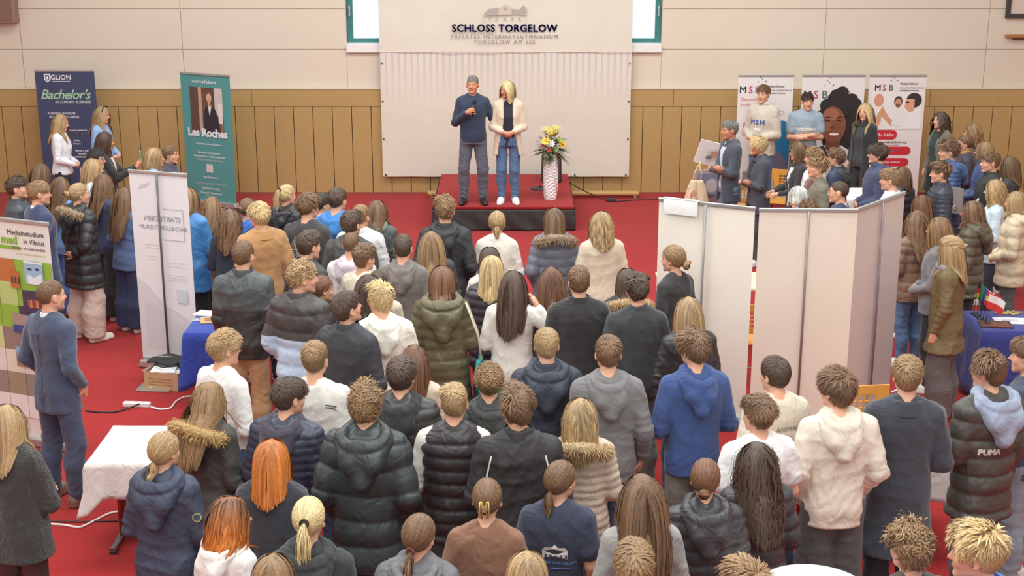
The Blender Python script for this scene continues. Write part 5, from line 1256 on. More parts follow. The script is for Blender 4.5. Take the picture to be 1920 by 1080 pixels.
chair('orange wooden chair between the dark blue banner and the teal banner',CX(283,19.2),19.2,math.radians(-60)); chair('wooden chair glimpsed low in the gap between blank banners',CX(1409,13.0),13.0,math.radians(5)); chair('orange wooden chair beside the white sweater boy at the left',CX(352,10.4),10.4,math.radians(70))
chair('orange wooden chair glimpsed between the white sweater girl and the black coat boy',CX(994,10.2),10.2,math.radians(-12))
# ------------------------------------------------------------------ floor items
q_=at_z(308,735,0); t=thing('cardboard_box','open cardboard box with papers in front of the white banner','box',(q_[0],q_[1]+.2,0),-.25); CB=plain((196,158,118),.8,name='cardboard',noise=.12)
for nm,c,s in(('front_wall',(0,-.15,.09),(.36,.006,.18)),('back_wall',(0,.15,.09),(.36,.006,.18)),('side_wall',(-.18,0,.09),(.006,.30,.18)),('side_wall',(.18,0,.09),(.006,.30,.18)),('bottom',(0,0,.004),(.36,.30,.008))): MB().box(c,s).build(nm,CB,t)
print_polys(t,'print_lines',[(rect(-.14,.05+.03*k,.12,.056+.03*k),(150,116,80)) for k in range(3)],-.155)
pb=MB(); r=np.random.default_rng(8)
root=t
for k in range(4):
    a=r.uniform(-.4,.4); tt=thing('paper_sheet',('white','grey-printed','blue-printed','creased white')[k]+' paper sheet sticking out of the cardboard box','paper',(q_[0]+r.uniform(-.05,.05),q_[1]+.2+r.uniform(-.05,.05),.165+.006*k),a,'papers in the cardboard box'); MB().grid(lambda u,v:((u-.5)*.24,(v-.5)*.2,.02*math.sin(u*4+k)*v),8,8).build('sheet',plain((236,234,232),.7,name='paper'),tt,True)
tb=thing('black_bag','flat black cloth bag with white lettering lying over the cardboard box','bag',(q_[0]+.02,q_[1]+.34,.22),-.25); 
b=MB(); b.grid(lambda u,v:((u-.5)*.44,(v-.5)*.26,.03*math.sin(u*PI)*math.sin(v*PI)+.012*math.sin(u*9+v*5)),16,12); o=b.build('bag_cloth',plain((52,50,50),.8,name='black_cloth'),tb,True); md=o.modifiers.new('thickness','SOLIDIFY'); md.thickness=.02
MB().tube([(-.12,-.12,.02),(-.10,-.19,.0),(0,-.22,-.01),(.10,-.19,.0),(.12,-.12,.02)],.008,6).build('handle',plain((44,42,42),.8,name='black_cloth'),tb,True)
put_text(tb,'master',0,0,.06,(226,222,218),y=0).matrix_local=Matrix.Translation((-.06,-.07,.045))@Matrix.Rotation(math.radians(-90),4,'X')
q2=at_z(294,727,.0); t=thing('laptop','closed grey laptop lying on the carpet before the cardboard box','laptop',(q2[0],q2[1]-.02,0),-.12)
MB().box((0,0,.010),(.34,.22,.018)).build('lid',plain((176,166,152),.35,.5,'grey_aluminium'),t,bevel=.004); print_polys(t,'round_mark',[(ell(-.04,-.02,.03,.02),(232,228,222))]).matrix_local=Matrix.Translation((0,0,.0165))@Matrix.Rotation(math.radians(-90),4,'X')
q3=at_z(303,722,.02); t=thing('notebook','small dark green notebook on the grey laptop','notebook',(q3[0],q3[1]-.01,.0195),-.1); MB().box((0,0,.006),(.17,.09,.012)).build('cover',plain((74,82,76),.6,name='notebook_cover'),t,bevel=.002); MB().box((.004,0,.006),(.168,.084,.009)).build('pages',plain((220,216,206),.8,name='paper'),t)
q4=at_z(257,762,0); t=thing('power_strip','white power strip on the red carpet below the laptop','power strip',(q4[0],q4[1],0),-.08); MB().box((0,0,.022),(.26,.06,.044)).build('case',plain((240,236,232),.4,name='white_plastic'),t,bevel=.008)
for k in range(3): MB().lathe([(.001,.044),(.019,.044),(.019,.0455),(.001,.0455)],(-.08+.07*k,0,0),14).build('socket',plain((200,196,192),.5,name='white_plastic'),t)
cable('black cable from the power strip towards the suit man',[F_(262,757,.05),F_(245,764,.02),F_(215,773),F_(185,773),F_(160,770)],.008,(44,38,38)); cable('white cable curling right from the power strip',[F_(283,763,.02),F_(300,768),F_(320,766),F_(330,752),F_(345,744),F_(358,743)],.009,(238,232,226))
cable('white cable snaking under the front left table',[F_(85,982),F_(120,984),F_(150,990),F_(180,975),F_(205,962),F_(235,957)],.009,(240,226,220)); cable('dark cable running straight under the front left table',[F_(85,977),F_(140,978),F_(230,976)],.007,(90,40,42))
cable('white cable on the carpet behind the overcoat man',[F_(1672,735),F_(1690,729),F_(1712,730)],.010,(238,232,226))
cable('white cable beside the navy tablecloth at the right',[F_(1776,730),F_(1786,724),F_(1800,722)],.010,(238,232,226))
# easel with board and cotton bag, jar
ey=19.0; ex=CX(1330,ey); t=thing('display_easel','slanted white sign board with photos at the left end of the right stalls','sign',(ex,ey,0),.2)
MB().box((0,0,.62),(.46,.02,.72),M=np.array(Matrix.Rotation(.2,3,'X'))).build('lower_board',plain((196,186,190),.6,name='board_print'),t); MB().box((.02,.03,1.18),(.42,.02,.34),M=np.array(Matrix.Rotation(.25,3,'Y')@Matrix.Rotation(.2,3,'X'))).build('upper_board',plain((238,232,228),.6,name='board_print'),t)
print_polys(t,'photo_print',[(ell(.06,1.18,.08,.05),(176,130,110)),(rect(-.05,1.22,.08,1.25),(190,186,190)),(ell(-.04,1.14,.05,.03),(120,110,110))],-.04); print_polys(t,'photo_print',[(rect(-.18,.62,.18,.92),(120,126,150)),(rect(-.18,.38,.18,.58),(140,110,120)),(ell(0,.75,.09,.1),(186,176,180))],-.09)
for s in(-1,1): MB().tube([(s*.2,.05,0),(s*.1,.06,1.3)],.015,8).build('leg',wood_mat((200,160,100)),t,True)
MB().tube([(0,.4,0),(0,.08,1.25)],.015,8).build('leg',wood_mat((200,160,100)),t,True)
ty=18.75; txx=CX(1305,ty); t=thing('tote_bag','beige cotton tote bag with red print hanging from the slanted sign board','bag',(txx,ty,.36)); CT=cloth((222,200,166),'cotton')
def bagf(u,v): return ((u-.5)*(.28+.10*(1-v))*(1-.45*v**3),-.04*math.sin(u*PI)*(1.1-v)+.02*math.sin(u*14)*(1-v*.5),v*.50)
o=MB().grid(bagf,24,16).build('bag_body',CT,t,True); md=o.modifiers.new('thickness','SOLIDIFY'); md.thickness=.03; md.offset=1
for s in(-1,1): MB().tube([(s*.06,-.02,.48),(s*.045+.02,-.015,.62),(.03,-.01,.72),(.05,-.0,.75)],.010,6).build('strap',CT,t,True)
for k in range(3): MB().tube([(-.03+.05*math.cos(a)*(1-.2*k),-.062,.30+.07*math.sin(a)*(1-.2*k)-.02*k) for a in np.linspace(.5,5.5,16)],.004,5).build('red_print',ink((206,120,96)),t)
jq=(CX(1470,18.4),18.4,0); 
t=thing('drink_tin','grey tin with dark logo on the table between the seated students','tin',(4.30,18.4,TH)); MB().lathe([(.001,0),(.05,0),(.055,.01),(.055,.13),(.05,.14),(.001,.14)],n=24).build('tin_body',plain((176,170,172),.35,.4,'tin'),t,True); MB().lathe([(.001,.14),(.046,.14),(.046,.155),(.001,.155)],n=24).build('lid',plain((60,58,60),.4,name='lid'),t,True)
# ------------------------------------------------------------------ who stands where
P=person
J=('reg',(66,78,104),'denim'); K=('reg',(46,46,50),'cotton'); BK=('slim',(40,40,44),'cotton'); GJ=('reg',(98,100,98),'denim'); JL=('slim',(86,112,146),'denim')
WS=((228,224,216),'sneaker'); BS=((34,32,32),'shoe')
OPEN=[(.6,.11),(1.0,.035),(1.15,.022),(1.3,.045),(1.5,.075)]
LG='visitors in the left part of the crowd'; RG='visitors by the stalls on the right'; MG='students in the middle of the crowd'; FG='students in the front rows'
# speakers on the stage
spk=P(886,141,1.830,'man in navy sweater and grey trousers speaking into a microphone on stage',face=180,dy=0,pose='mic',turn=-8,tilt=-8,hair_=('short','grey',{'vol':.7}),under=None,
  top=('sweater',(50,60,82),{'collar':'shirt','collarcol':(232,232,238),'hem':.865}),legs=('reg',(92,94,106),'cotton'),shoes=BS,st='w',skin='warm',z0=SZ,hi=True,group='two speakers on the stage')
spw=P(950,150,1.760,'blonde woman in beige cardigan and jeans standing on stage beside the speaker',face=180,pose='clasp',turn=-38,sex='f',hair_=('long','paleblond',{'len':.17,'part':.02}),
  under=('tee',(44,42,56),{'sleeve':'none','i':.010}),top=('cardigan',(226,206,180),{'hem':.70,'open':[(.6,.17),(.85,.13),(1.1,.075),(1.35,.06),(1.5,.06)]}),legs=('slim',(88,114,146),'denim'),shoes=((244,244,244),'sneaker'),z0=SZ,hi=True,skin='warm',group='two speakers on the stage')
# ---- left group
P(112,212,1.700,'woman with long blonde hair in white shirt before the dark blue banner',face=-82,turn=-10,tilt=8,sex='f',pose='front',hair_=('long','dkblond',{'len':.30,'wave':.15}),top=('shirt',(226,226,230),{'i':.022}),legs=BK,hi=True,group=LG)
P(190,197,1.720,'woman in light blue sweater with dark hairband beside the dark blue banner',face=-100,tilt=8,sex='f',hair_=('long','dkblond',{'len':.32,'wave':.2}),top=('sweater',(142,172,212),{'collar':'shirt','collarcol':(236,238,242)}),legs=BK,hi=True,group=LG)
phw=P(195,246,1.720,'dark-haired woman in black blazer holding up a phone to take a picture',face=-85,sex='f',pose='phone',hair_=('long','dkbrown',{'len':.16}),under=('shirt',(226,196,170),{'sleeve':'none','i':.01}),top=('blazer',(46,42,42),{'open':OPEN}),legs=BK,hi=True,skin='warm',group=LG)
P(178,278,1.700,'black-haired man with glasses below the woman with the phone',face=-95,hair_=('short','black',{}),top=('jacket',(60,58,60),{}),glasses=(50,50,54),hi=True,group=LG)
P(172,296,1.730,'blonde person in white top in front of the man with glasses',face=-70,sex='f',hair_=('long','dkblond',{'len':.16}),top=('sweater',(226,224,224),{}),legs=J,group=LG)
P(75,305,1.650,'girl with long smooth brown hair at far left behind the navy blazer boy',face=-50,sex='f',hair_=('long','brown',{'len':.36}),top=('jacket',(70,66,64),{}),group=LG)
P(28,331,1.750,'boy with dark swept hair in dark puffer with striped knit collar, leftmost',face=-75,tilt=-8,hair_=('side','dkbrown',{}),top=('puffer',(66,70,78),{'collar':'stand','collarcol':(70,60,58),'qa':.010}),hi=True,group=LG)
P(70,338,1.828,'boy in navy blazer with white collar and one hand behind his back',face=-48,pose='behind',turn=-15,hair_=('side','ltbrown',{'vol':.8}),top=('blazer',(58,66,98),{'collar':'shirt','collarcol':(236,236,240)}),legs=('reg',(62,58,58),'cotton'),group=LG)
P(112,330,1.624,'girl with long brown hair behind the boy in the navy blazer',face=-25,sex='f',hair_=('long','brown',{'len':.42,'wave':.12}),top=('sweater',(106,140,190),{}),legs=('wide',(84,112,178),'denim'),group=LG)
P(146,342,1.720,'girl with blonde bun in long black quilted coat and beige wide trousers',face=-38,turn=-20,sex='f',pose='behind',hair_=('bun','dkblond',{}),top=('longpuffer',(54,52,52),{'fur':(190,162,128),'hood':1,'hoodbig':1.2,'hem':.62}),legs=('wide',(206,182,168),'cotton'),shoes=((236,226,210),'sneaker'),st='w',group=LG)
P(193,325,1.666,'girl with long brown hair in navy top and wide black trousers with white sneakers',face=-45,sex='f',pose='cross',hair_=('long','brown',{'len':.44,'wave':.15}),top=('sweater',(62,66,92),{}),legs=('wide',(56,54,54),'cotton'),group=LG)
P(233,350,1.612,'girl with long dark brown hair half hidden by the white folded banner',face=-30,sex='f',hair_=('long','brown',{'len':.46,'wave':.18}),top=('jacket',(92,112,150),{'kind':'denim'}),legs=('wide',(52,60,92),'denim'),group=LG)
P(288,275,1.722,'blonde woman with light blue scarf behind the white folded banner',face=-75,sex='f',hair_=('long','dkblond',{'len':.16}),top=('knit',(158,186,216),{'turtle':1}),legs=J,group=LG)
P(317,271,1.658,'woman with brown hair in dark coat left of the teal banner',face=-95,sex='f',pose='hold',hair_=('lowpony','brown',{'len':.3}),top=('coat',(70,66,78),{}),hi=True,group=LG)
P(350,350,1.776,'person in bright blue rain jacket right behind the white folded banner',face=-20,sex='f',pose='cross',hair_=('long','ltbrown',{'len':.12}),top=('jacket',(76,136,196),{'kind':'nylon','hem':.70}),legs=K,group=LG)
P(397,368,1.572,'girl with very long light brown hair beside the blue rain jacket',face=-35,sex='f',hair_=('long','ltbrown',{'len':.48}),top=('jacket',(140,112,84),{}),legs=K,group=LG)
P(430,390,1.630,'girl with wavy brown hair in dark navy top in front of the blue hoodie girl',face=-10,sex='f',hair_=('long','brown',{'len':.30,'wave':.35,'vol':1.2}),top=('sweater',(50,52,68),{}),legs=K,group=LG)
P(463,370,1.620,'brown-haired girl in royal blue hoodie behind the camel coat',face=-30,sex='f',hair_=('bun','brown',{}),top=('hoodie',(66,108,184),{}),legs=J,group=LG)
P(485,378,1.826,'person with short blonde hair in long camel wool coat',face=30,turn=10,sex='m',pose='pocket',hair_=('bowl','blond',{}),top=('coat',(186,138,90),{'hem':.55}),legs=K,group=LG)
P(537,345,1.668,'blonde girl with high ponytail in black quilted jacket, back row',dy=-10,turn=-20,sex='f',hair_=('highpony','blond',{'len':.26,'tie':(40,36,36),'wave':.2}),top=('lightpuffer',(56,52,54),{'hood':1}),legs=K,group=LG)
P(577,362,1.856,'boy in charcoal sweater with white sunburst print on the back',dy=-5,turn=-15,pose='side',hair_=('messy','brown',{}),top=('sweater',(70,68,68),{}),legs=J,group=LG); burst=PEOPLE[-1]
P(603,360,1.644,'dark-haired girl in beige top between sunburst sweater and blue hoodie',face=-60,sex='f',hair_=('lowbun','black',{}),top=('sweater',(206,188,164),{}),group=LG)
P(631,350,1.826,'boy with short dark hair in bright blue hoodie',dy=-15,hair_=('short','dkbrown',{}),top=('hoodie',(72,134,200),{}),legs=J,group=LG)
P(676,382,1.750,'boy with cropped light brown hair in white jacket with grey hem panel',dy=5,turn=-15,hair_=('short','ltbrown',{'vol':.7}),top=('bomber',(230,228,226),{}),legs=J,group=LG)
P(658,395,1.796,'boy with dark brown hair in dark green hooded jacket left of white jacket',dy=-5,turn=-10,hair_=('messy','dkbrown',{'vol':.8}),top=('parka',(74,74,70),{}),legs=K,group=LG)
P(707,374,1.622,'woman with long straight brown hair and grey-green hood near the stage',dy=-10,sex='f',hair_=('long','brown',{'len':.30}),top=('parka',(82,86,82),{'hoodcol':(116,124,110)}),group=LG)
P(658,433,1.722,'boy with shaved head, lilac hood and white sweater',dy=-5,hair_=('buzz','brown',{}),top=('hoodie',(232,228,228),{'hoodcol':(196,178,188)}),legs=J,group=MG)
P(577,433,1.830,'boy with side-swept dark brown hair in dark jacket below the sunburst sweater',face=-45,turn=-5,hair_=('side','dkbrown',{}),top=('jacket',(66,64,64),{}),legs=K,group=MG)
P(681,457,1.740,'brown-haired boy in cream sweater behind the two long-haired girls',face=-40,hair_=('messy','brown',{'vol':.8}),top=('sweater',(228,214,190),{}),legs=J,group=MG)
P(455,450,1.850,'boy in dark green-grey padded jacket and tan trousers by the blue table',dy=8,turn=-10,pose='side',hair_=('short','brown',{'vol':.8}),top=('bomber',(70,72,72),{'collar':'stand'}),legs=('reg',(196,154,112),'cotton'),shoes=BS,group=MG); greenj=PEOPLE[-1]
P(565,488,1.900,'blond boy looking right in black and ice-blue colour-block puffer',face=-25,turn=-40,pose='pocket',hair_=('curly','dkblond',{'vol':.7}),top=('puffer',(190,204,222),{'quilt':.13,'collar':'stand','collarcol':(70,66,64),'hem':.70}),hi=True,group=MG); cblock=PEOPLE[-1]
P(602,515,1.648,'girl with pinned-up auburn hair beside the colour-block puffer',face=-60,sex='f',hair_=('lowbun','auburn',{}),top=('jacket',(60,60,60),{}),hi=True,group=MG)
P(755,440,1.724,'boy with dark brown hair in taupe grey hoodie',dy=0,hair_=('short','dkbrown',{}),top=('hoodie',(124,114,110),{}),legs=K,group=MG)
P(808,432,1.654,'woman with very long straight light brown hair in front of the tall black jacket',dy=8,sex='f',hair_=('long','ltbrown',{'len':.52}),top=('jacket',(64,60,62),{}),legs=K,group=MG)
P(834,368,1.868,'tall boy with curly light brown hair in black windbreaker, hands in pockets',dy=0,pose='pocket',hair_=('curly','ltbrown',{'vol':.8}),top=('jacket',(52,52,54),{'hood':1,'hem':.74}),legs=K,group=MG)
P(932,394,1.700,'girl with low blonde ponytail in cream sweater facing the stage',dy=0,sex='f',hair_=('lowpony','dkblond',{'len':.10,'tie':(210,180,140),'vol':1.1}),top=('sweater',(232,222,208),{'turtle':1}),legs=J,group=MG)
P(1040,388,1.722,'woman in grey-blue puffer with wide fur-trimmed hood',dy=0,sex='f',pose='pocket',hair_=('long','brown',{'len':.16}),top=('puffer',(118,120,132),{'fur':(178,152,126),'furbig':1.15,'hem':.68,'quilt':.09,'qa':.012}),legs=K,group=MG)
P(1128,395,1.738,'woman with wavy shoulder-length blonde hair in cream fleece sweater',dy=3,sex='f',hair_=('long','dkblond',{'len':.19,'wave':.3,'vol':1.15}),top=('knit',(222,202,176),{'hem':.76}),legs=('slim',(54,58,84),'denim'),group=MG)
P(918,462,1.620,'girl with dark brown hair behind the blonde girl in black puffer',dy=5,sex='f',hair_=('long','dkbrown',{'len':.2}),top=('sweater',(228,220,208),{}),group=MG)
P(922,477,1.690,'girl with straight blonde shoulder-length hair in dark puffer',dy=-6,sex='f',hair_=('long','blond',{'len':.22}),top=('puffer',(72,64,72),{'quilt':.075}),legs=K,group=MG)
P(963,506,1.728,'girl in white sweater and green trousers with hand raised to her ear',dy=-10,turn=-15,sex='f',pose='earR',hair_=('long','dkbrown',{'len':.38,'wave':.1}),top=('sweater',(234,226,216),{}),legs=('reg',(92,158,116),'cotton'),group=MG)
P(1034,499,1.652,'girl with long reddish-brown hair right of the raised hand',dy=0,sex='f',hair_=('long','auburn',{'len':.46,'wave':.15}),top=('jacket',(58,56,60),{}),legs=J,group=MG)
P(1086,498,1.832,'boy with short brown hair in black wool coat with stand-up collar',dy=0,hair_=('messy','brown',{'vol':.7}),top=('coat',(54,50,50),{'collar':'stand','hem':.6}),legs=K,group=MG)
P(1178,502,1.630,'dark-haired girl in black coat with tan fur hood behind grey turtleneck',dy=0,sex='f',hair_=('long','dkbrown',{'len':.14}),top=('parka',(58,56,62),{'fur':(214,178,130),'furbig':1.2}),legs=K,group=MG)
P(1196,512,1.834,'boy with wavy dark brown hair in charcoal turtleneck sweater',dy=0,hair_=('messy','dkbrown',{}),top=('sweater',(66,66,68),{'turtle':1}),legs=GJ,group=MG)
P(1264,458,1.745,'woman with braided brown bun in black top before the first blank banner',face=45,turn=15,sex='f',hair_=('lowbun','ltbrown',{'vol':1.2}),top=('sweater',(58,56,56),{}),legs=K,group=MG)
P(1292,555,1.754,'girl with straight golden blonde hair in black leather jacket',dy=5,sex='f',pose='hold',hair_=('long','dkblond',{'len':.28}),top=('jacket',(56,52,52),{'kind':'leather'}),legs=K,group=MG)
P(712,532,1.786,'boy with tousled blond hair looking left in cream hoodie',dy=15,turn=30,hair_=('messy','blond',{}),top=('hoodie',(238,230,216),{}),legs=J,hi=True,group=MG)
P(648,545,1.860,'boy with short dark brown hair looking down in black jacket',face=-28,turn=-22,tilt=-15,hair_=('short','dkbrown',{}),top=('jacket',(60,60,64),{'hem':.74}),legs=K,hi=True,group=MG)
P(690,512,1.736,'girl with long dark brown hair between black jacket and cream hoodie',dy=0,sex='f',hair_=('long','dkbrown',{'len':.42}),top=('sweater',(110,84,74),{}),group=MG)
P(708,505,1.628,'girl with dark brown low bun and cream knit behind the cream hoodie',dy=0,sex='f',hair_=('lowbun','dkbrown',{}),top=('knit',(214,200,172),{}),group=MG)
olive=P(828,497,1.760,'woman in long olive green quilted coat with big hood',dy=5,sex='f',hair_=('long','auburn',{'len':.12}),top=('longpuffer',(106,98,72),{'hood':1,'hoodbig':1.45,'quilt':.085,'hem':.52,'qa':.010}),legs=K,group=MG)
# ---- middle rows
P(418,620,1.780,'blond boy with glasses in white sweater by the blue table',face=-40,turn=-10,hair_=('messy','dkblond',{'vol':.8}),top=('sweater',(234,230,226),{}),legs=J,glasses=(60,60,64),group=MG)
P(589,640,1.800,'light brown-haired boy in white t-shirt with dark shoulder stripes',dy=-5,pose='side',hair_=('short','ltbrown',{}),top=('tee',(230,222,212),{'i':.022,'collar':'none'}),legs=J,group=MG); tee=PEOPLE[-1]
P(392,715,1.690,'girl with long light brown hair in dark olive parka with fur-edged hood',face=-35,turn=-25,sex='f',hair_=('long','ltbrown',{'len':.42,'wave':.1}),top=('parka',(74,70,66),{'fur':(206,166,108),'furbig':1.25,'hoodbig':1.2}),legs=K,group=MG)
P(540,707,1.790,'dark-haired boy in navy quilted jacket with fabric hood',dy=-12,turn=-25,hair_=('side','dkbrown',{}),top=('lightpuffer',(64,66,82),{'hood':1,'hoodkind':'cotton','hoodcol':(70,64,76)}),legs=J,group=MG)
P(685,720,1.870,'boy with curly brown hair in large black-green puffer jacket',dy=-3,pose='pocket',hair_=('curly','ltbrown',{}),top=('puffer',(60,64,64),{'hood':1,'hoodbig':1.25,'quilt':.15,'hem':.68,'i':.045}),legs=('reg',(50,56,70),'denim'),shoes=BS,group=MG)
P(752,669,1.790,'boy with smooth dark brown hair in dark quilted jacket with black hood',dy=0,turn=-18,hair_=('bowl','dkbrown',{'vol':.8}),top=('puffer',(72,68,66),{'hood':1,'hoodkind':'cotton','hoodcol':(54,54,56),'quilt':.075,'qa':.011}),legs=K,group=MG)
P(777,645,1.640,'girl with long brown hair in beige top behind the dark quilted jacket',dy=-10,sex='f',hair_=('long','auburn',{'len':.34}),top=('sweater',(216,192,170),{}),legs=J,group=MG)
P(851,718,1.782,'blond boy in black padded vest with striped collar over white sleeves',dy=0,pose='front',hair_=('short','dkblond',{}),under=('sweater',(226,218,206),{}),top=('vest',(58,52,52),{'i':.042}),legs=GJ,group=MG); vestb=PEOPLE[-1]
P(917,680,1.754,'boy with curly brown hair in dark hooded jacket behind the track jacket',dy=5,hair_=('curly','ltbrown',{'vol':.8}),top=('parka',(60,60,58),{}),legs=K,group=MG)
P(969,725,1.874,'boy with wavy brown hair in black track jacket with white piping',dy=0,turn=8,pose='front',hair_=('messy','brown',{}),top=('bomber',(52,48,48),{'turtle':1}),legs=K,group=MG); track=PEOPLE[-1]
P(1025,613,1.798,'boy with short blond hair in navy hooded jacket',dy=0,pose='pocket',hair_=('short','dkblond',{}),top=('jacket',(60,64,76),{'hood':1,'hoodbig':1.25}),legs=K,group=MG)
P(1141,627,1.842,'boy with short brown hair in mid grey hoodie and jeans',dy=0,pose='loose',hair_=('short','brown',{'vol':.9}),top=('hoodie',(124,120,120),{}),legs=J,group=MG)
P(1303,620,1.830,'boy with wavy brown hair in navy blue hoodie and olive-grey trousers',dy=5,turn=10,pose='front',hair_=('messy','brown',{}),top=('hoodie',(62,82,132),{}),legs=('reg',(122,118,108),'cotton'),group=MG)
P(1088,745,1.670,'girl with golden blonde hair in beige quilted jacket with fur hood',dy=-5,sex='f',pose='front',hair_=('long','dkblond',{'len':.24,'wave':.22,'vol':1.1}),top=('lightpuffer',(206,184,164),{'fur':(212,178,132),'furbig':1.2,'hem':.72}),legs=J,group=FG)
# ---- front rows
navyj=P(305,808,1.680,'girl with blonde low ponytail in navy hooded raincoat behind the white table',dy=-5,turn=-12,sex='f',pose='front',hair_=('lowpony','dkblond',{'len':.12}),top=('parka',(64,70,88),{'hoodbig':1.3,'hem':.55}),legs=K,group=FG)
P(507,822,1.690,'girl with straight copper red hair in black coat',dy=0,sex='f',hair_=('long','ginger',{'len':.20}),top=('coat',(52,52,60),{}),legs=K,group=FG)
whiteh=P(430,930,1.634,'girl with auburn hair fading to orange in white hoodie',face=-40,turn=-30,tilt=-10,sex='f',hair_=('long','auburn',{'len':.18,'wave':.2,'tips':'ginger'}),top=('hoodie',(238,234,228),{}),legs=J,group=FG)
P(577,930,1.736,'girl with pale blonde ponytail in black hooded top',dy=0,sex='f',hair_=('pony','paleblond',{'len':.27,'tie':(44,40,40),'wave':.15}),top=('hoodie',(58,58,60),{'hoodbig':1.2}),legs=K,group=FG)
P(510,1037,1.670,'person with light brown hair at the bottom below the red-haired girl',dy=0,sex='f',hair_=('long','ltbrown',{'len':.2}),top=('sweater',(200,190,180),{}),group=FG)
P(785,962,1.690,'girl with long brown ponytail in grey hooded jacket, bottom row',dy=-5,turn=-10,sex='f',hair_=('lowpony','brown',{'len':.26,'tie':(110,60,50)}),top=('parka',(112,110,112),{}),legs=J,group=FG)
clip=P(913,895,1.698,'girl with brown hair held by a golden claw clip in brown sweater',dy=-5,sex='f',hair_=('clip','brown',{'vol':.7}),top=('sweater',(140,100,78),{}),legs=J,group=FG)
P(988,1032,1.660,'person with straight blonde hair at the bottom below the brown sweater',dy=0,sex='f',hair_=('long','dkblond',{'len':.2}),top=('sweater',(90,90,100),{}),group=FG)
castle=P(1052,862,1.670,'girl with ponytail in navy t-shirt with a white castle print on the back',dy=-10,turn=-25,sex='f',pose='side',hair_=('lowpony','brown',{'len':.14,'vol':1.0}),top=('tee',(56,60,78),{'i':.024,'hem':.78}),legs=J,group=FG)
P(1205,888,1.756,'girl with very long brown hair in light grey sweater',dy=5,sex='f',hair_=('long','brown',{'len':.46,'wave':.12,'vol':1.15}),top=('sweater',(158,152,148),{}),legs=J,group=FG)
P(1190,1016,1.780,'boy with light brown fringe hair at the bottom before the grey sweater',dy=-5,hair_=('bowl','ltbrown',{'vol':.9}),top=('sweater',(120,120,120),{}),group=FG)
P(1325,858,1.706,'girl with reddish low bun in shiny black puffer',dy=0,turn=-10,sex='f',hair_=('lowbun','auburn',{'vol':.9}),top=('puffer',(66,62,64),{'hood':1,'hoodbig':1.1,'quilt':.085}),legs=K,group=FG)
P(1420,828,1.650,'girl with long dark curly hair in dark grey puffer',dy=0,turn=10,sex='f',hair_=('long','dkbrown',{'len':.46,'wave':.55,'vol':1.25}),top=('puffer',(70,66,68),{'quilt':.10}),legs=K,group=FG)
P(1424,740,1.750,'boy with curly brown hair in plain white t-shirt',dy=10,turn=10,hair_=('messy','brown',{'vol':.9}),top=('tee',(238,234,232),{'i':.022}),legs=J,group=FG)
insh=P(1456,667,1.780,'boy with dark hair in beige sweater with flower prints on the back',dy=10,turn=15,hair_=('bowl','dkbrown',{'vol':.7}),top=('sweater',(222,208,188),{}),legs=J,group=MG)
P(1572,692,1.840,'boy with bowl-cut brown hair in cream hoodie and dark cargo trousers',dy=-5,turn=30,pose='pocket',hair_=('bowl','brown',{'vol':1.1}),top=('hoodie',(226,212,194),{'hoodcol':(226,212,194)}),legs=('wide',(82,80,78),'cotton'),group=MG)
P(1705,668,1.860,'man with swept light brown hair in long charcoal wool overcoat',dy=-20,pose='front',hair_=('side','ltbrown',{'vol':1.0}),top=('coat',(62,64,72),{'hem':.52}),legs=K,shoes=BS,group=MG)
puma=P(1858,660,1.830,'boy with glasses in dark brown puffer with pale blue hood holding a white sheet',dy=8,turn=18,pose='holdL',hair_=('messy','brown',{}),top=('puffer',(78,72,66),{'hood':1,'hoodbig':1.25,'hoodkind':'cotton','hoodcol':(156,164,184),'quilt':.12,'hem':.70}),legs=('reg',(84,86,98),'denim'),glasses=(50,50,60),hi=True,group=MG)
P(1932,632,1.800,'person in navy top and faded jeans cut off by the right picture edge',face=60,pose='front',hair_=('short','brown',{}),top=('sweater',(70,76,92),{}),legs=('reg',(136,146,156),'denim'),group=MG)
P(1710,985,1.730,'boy with tight light brown curls at the bottom right',dy=0,turn=10,hair_=('curly','ltbrown',{'vol':1.1}),top=('sweater',(90,80,74),{}),group=FG)
P(1840,986,1.900,'blond boy facing left with blue collar at the bottom right corner',face=55,turn=10,hair_=('messy','blond',{}),top=('jacket',(84,130,200),{}),hi=True,group=FG)
P(1405,1058,1.720,'person with light brown hair at the bottom beside the round white table',dy=0,hair_=('messy','ltbrown',{}),top=('sweater',(90,90,90),{}),group=FG)
P(10,757,1.710,'blonde woman in black fluffy fur jacket with crossed arms at the left edge',face=-15,sex='f',pose='cross',hair_=('long','dkblond',{'len':.26}),top=('furjacket',(58,54,50),{}),legs=('slim',(72,64,62),'leather'),shoes=BS,group=LG)
suit=P(92,522,1.830,'man with receding brown hair in blue business suit standing by the left banner',face=-32,turn=-18,tilt=4,pose='pocket',hair_=('buzz','brown',{'vol':1.3}),top=('blazer',(70,78,100),{'collar':'shirt','collarcol':(236,238,244),'hem':.76}),legs=('reg',(68,74,96),'cotton'),shoes=((124,98,84),'shoe'),st='w',bald=(196,150,124),group=LG)
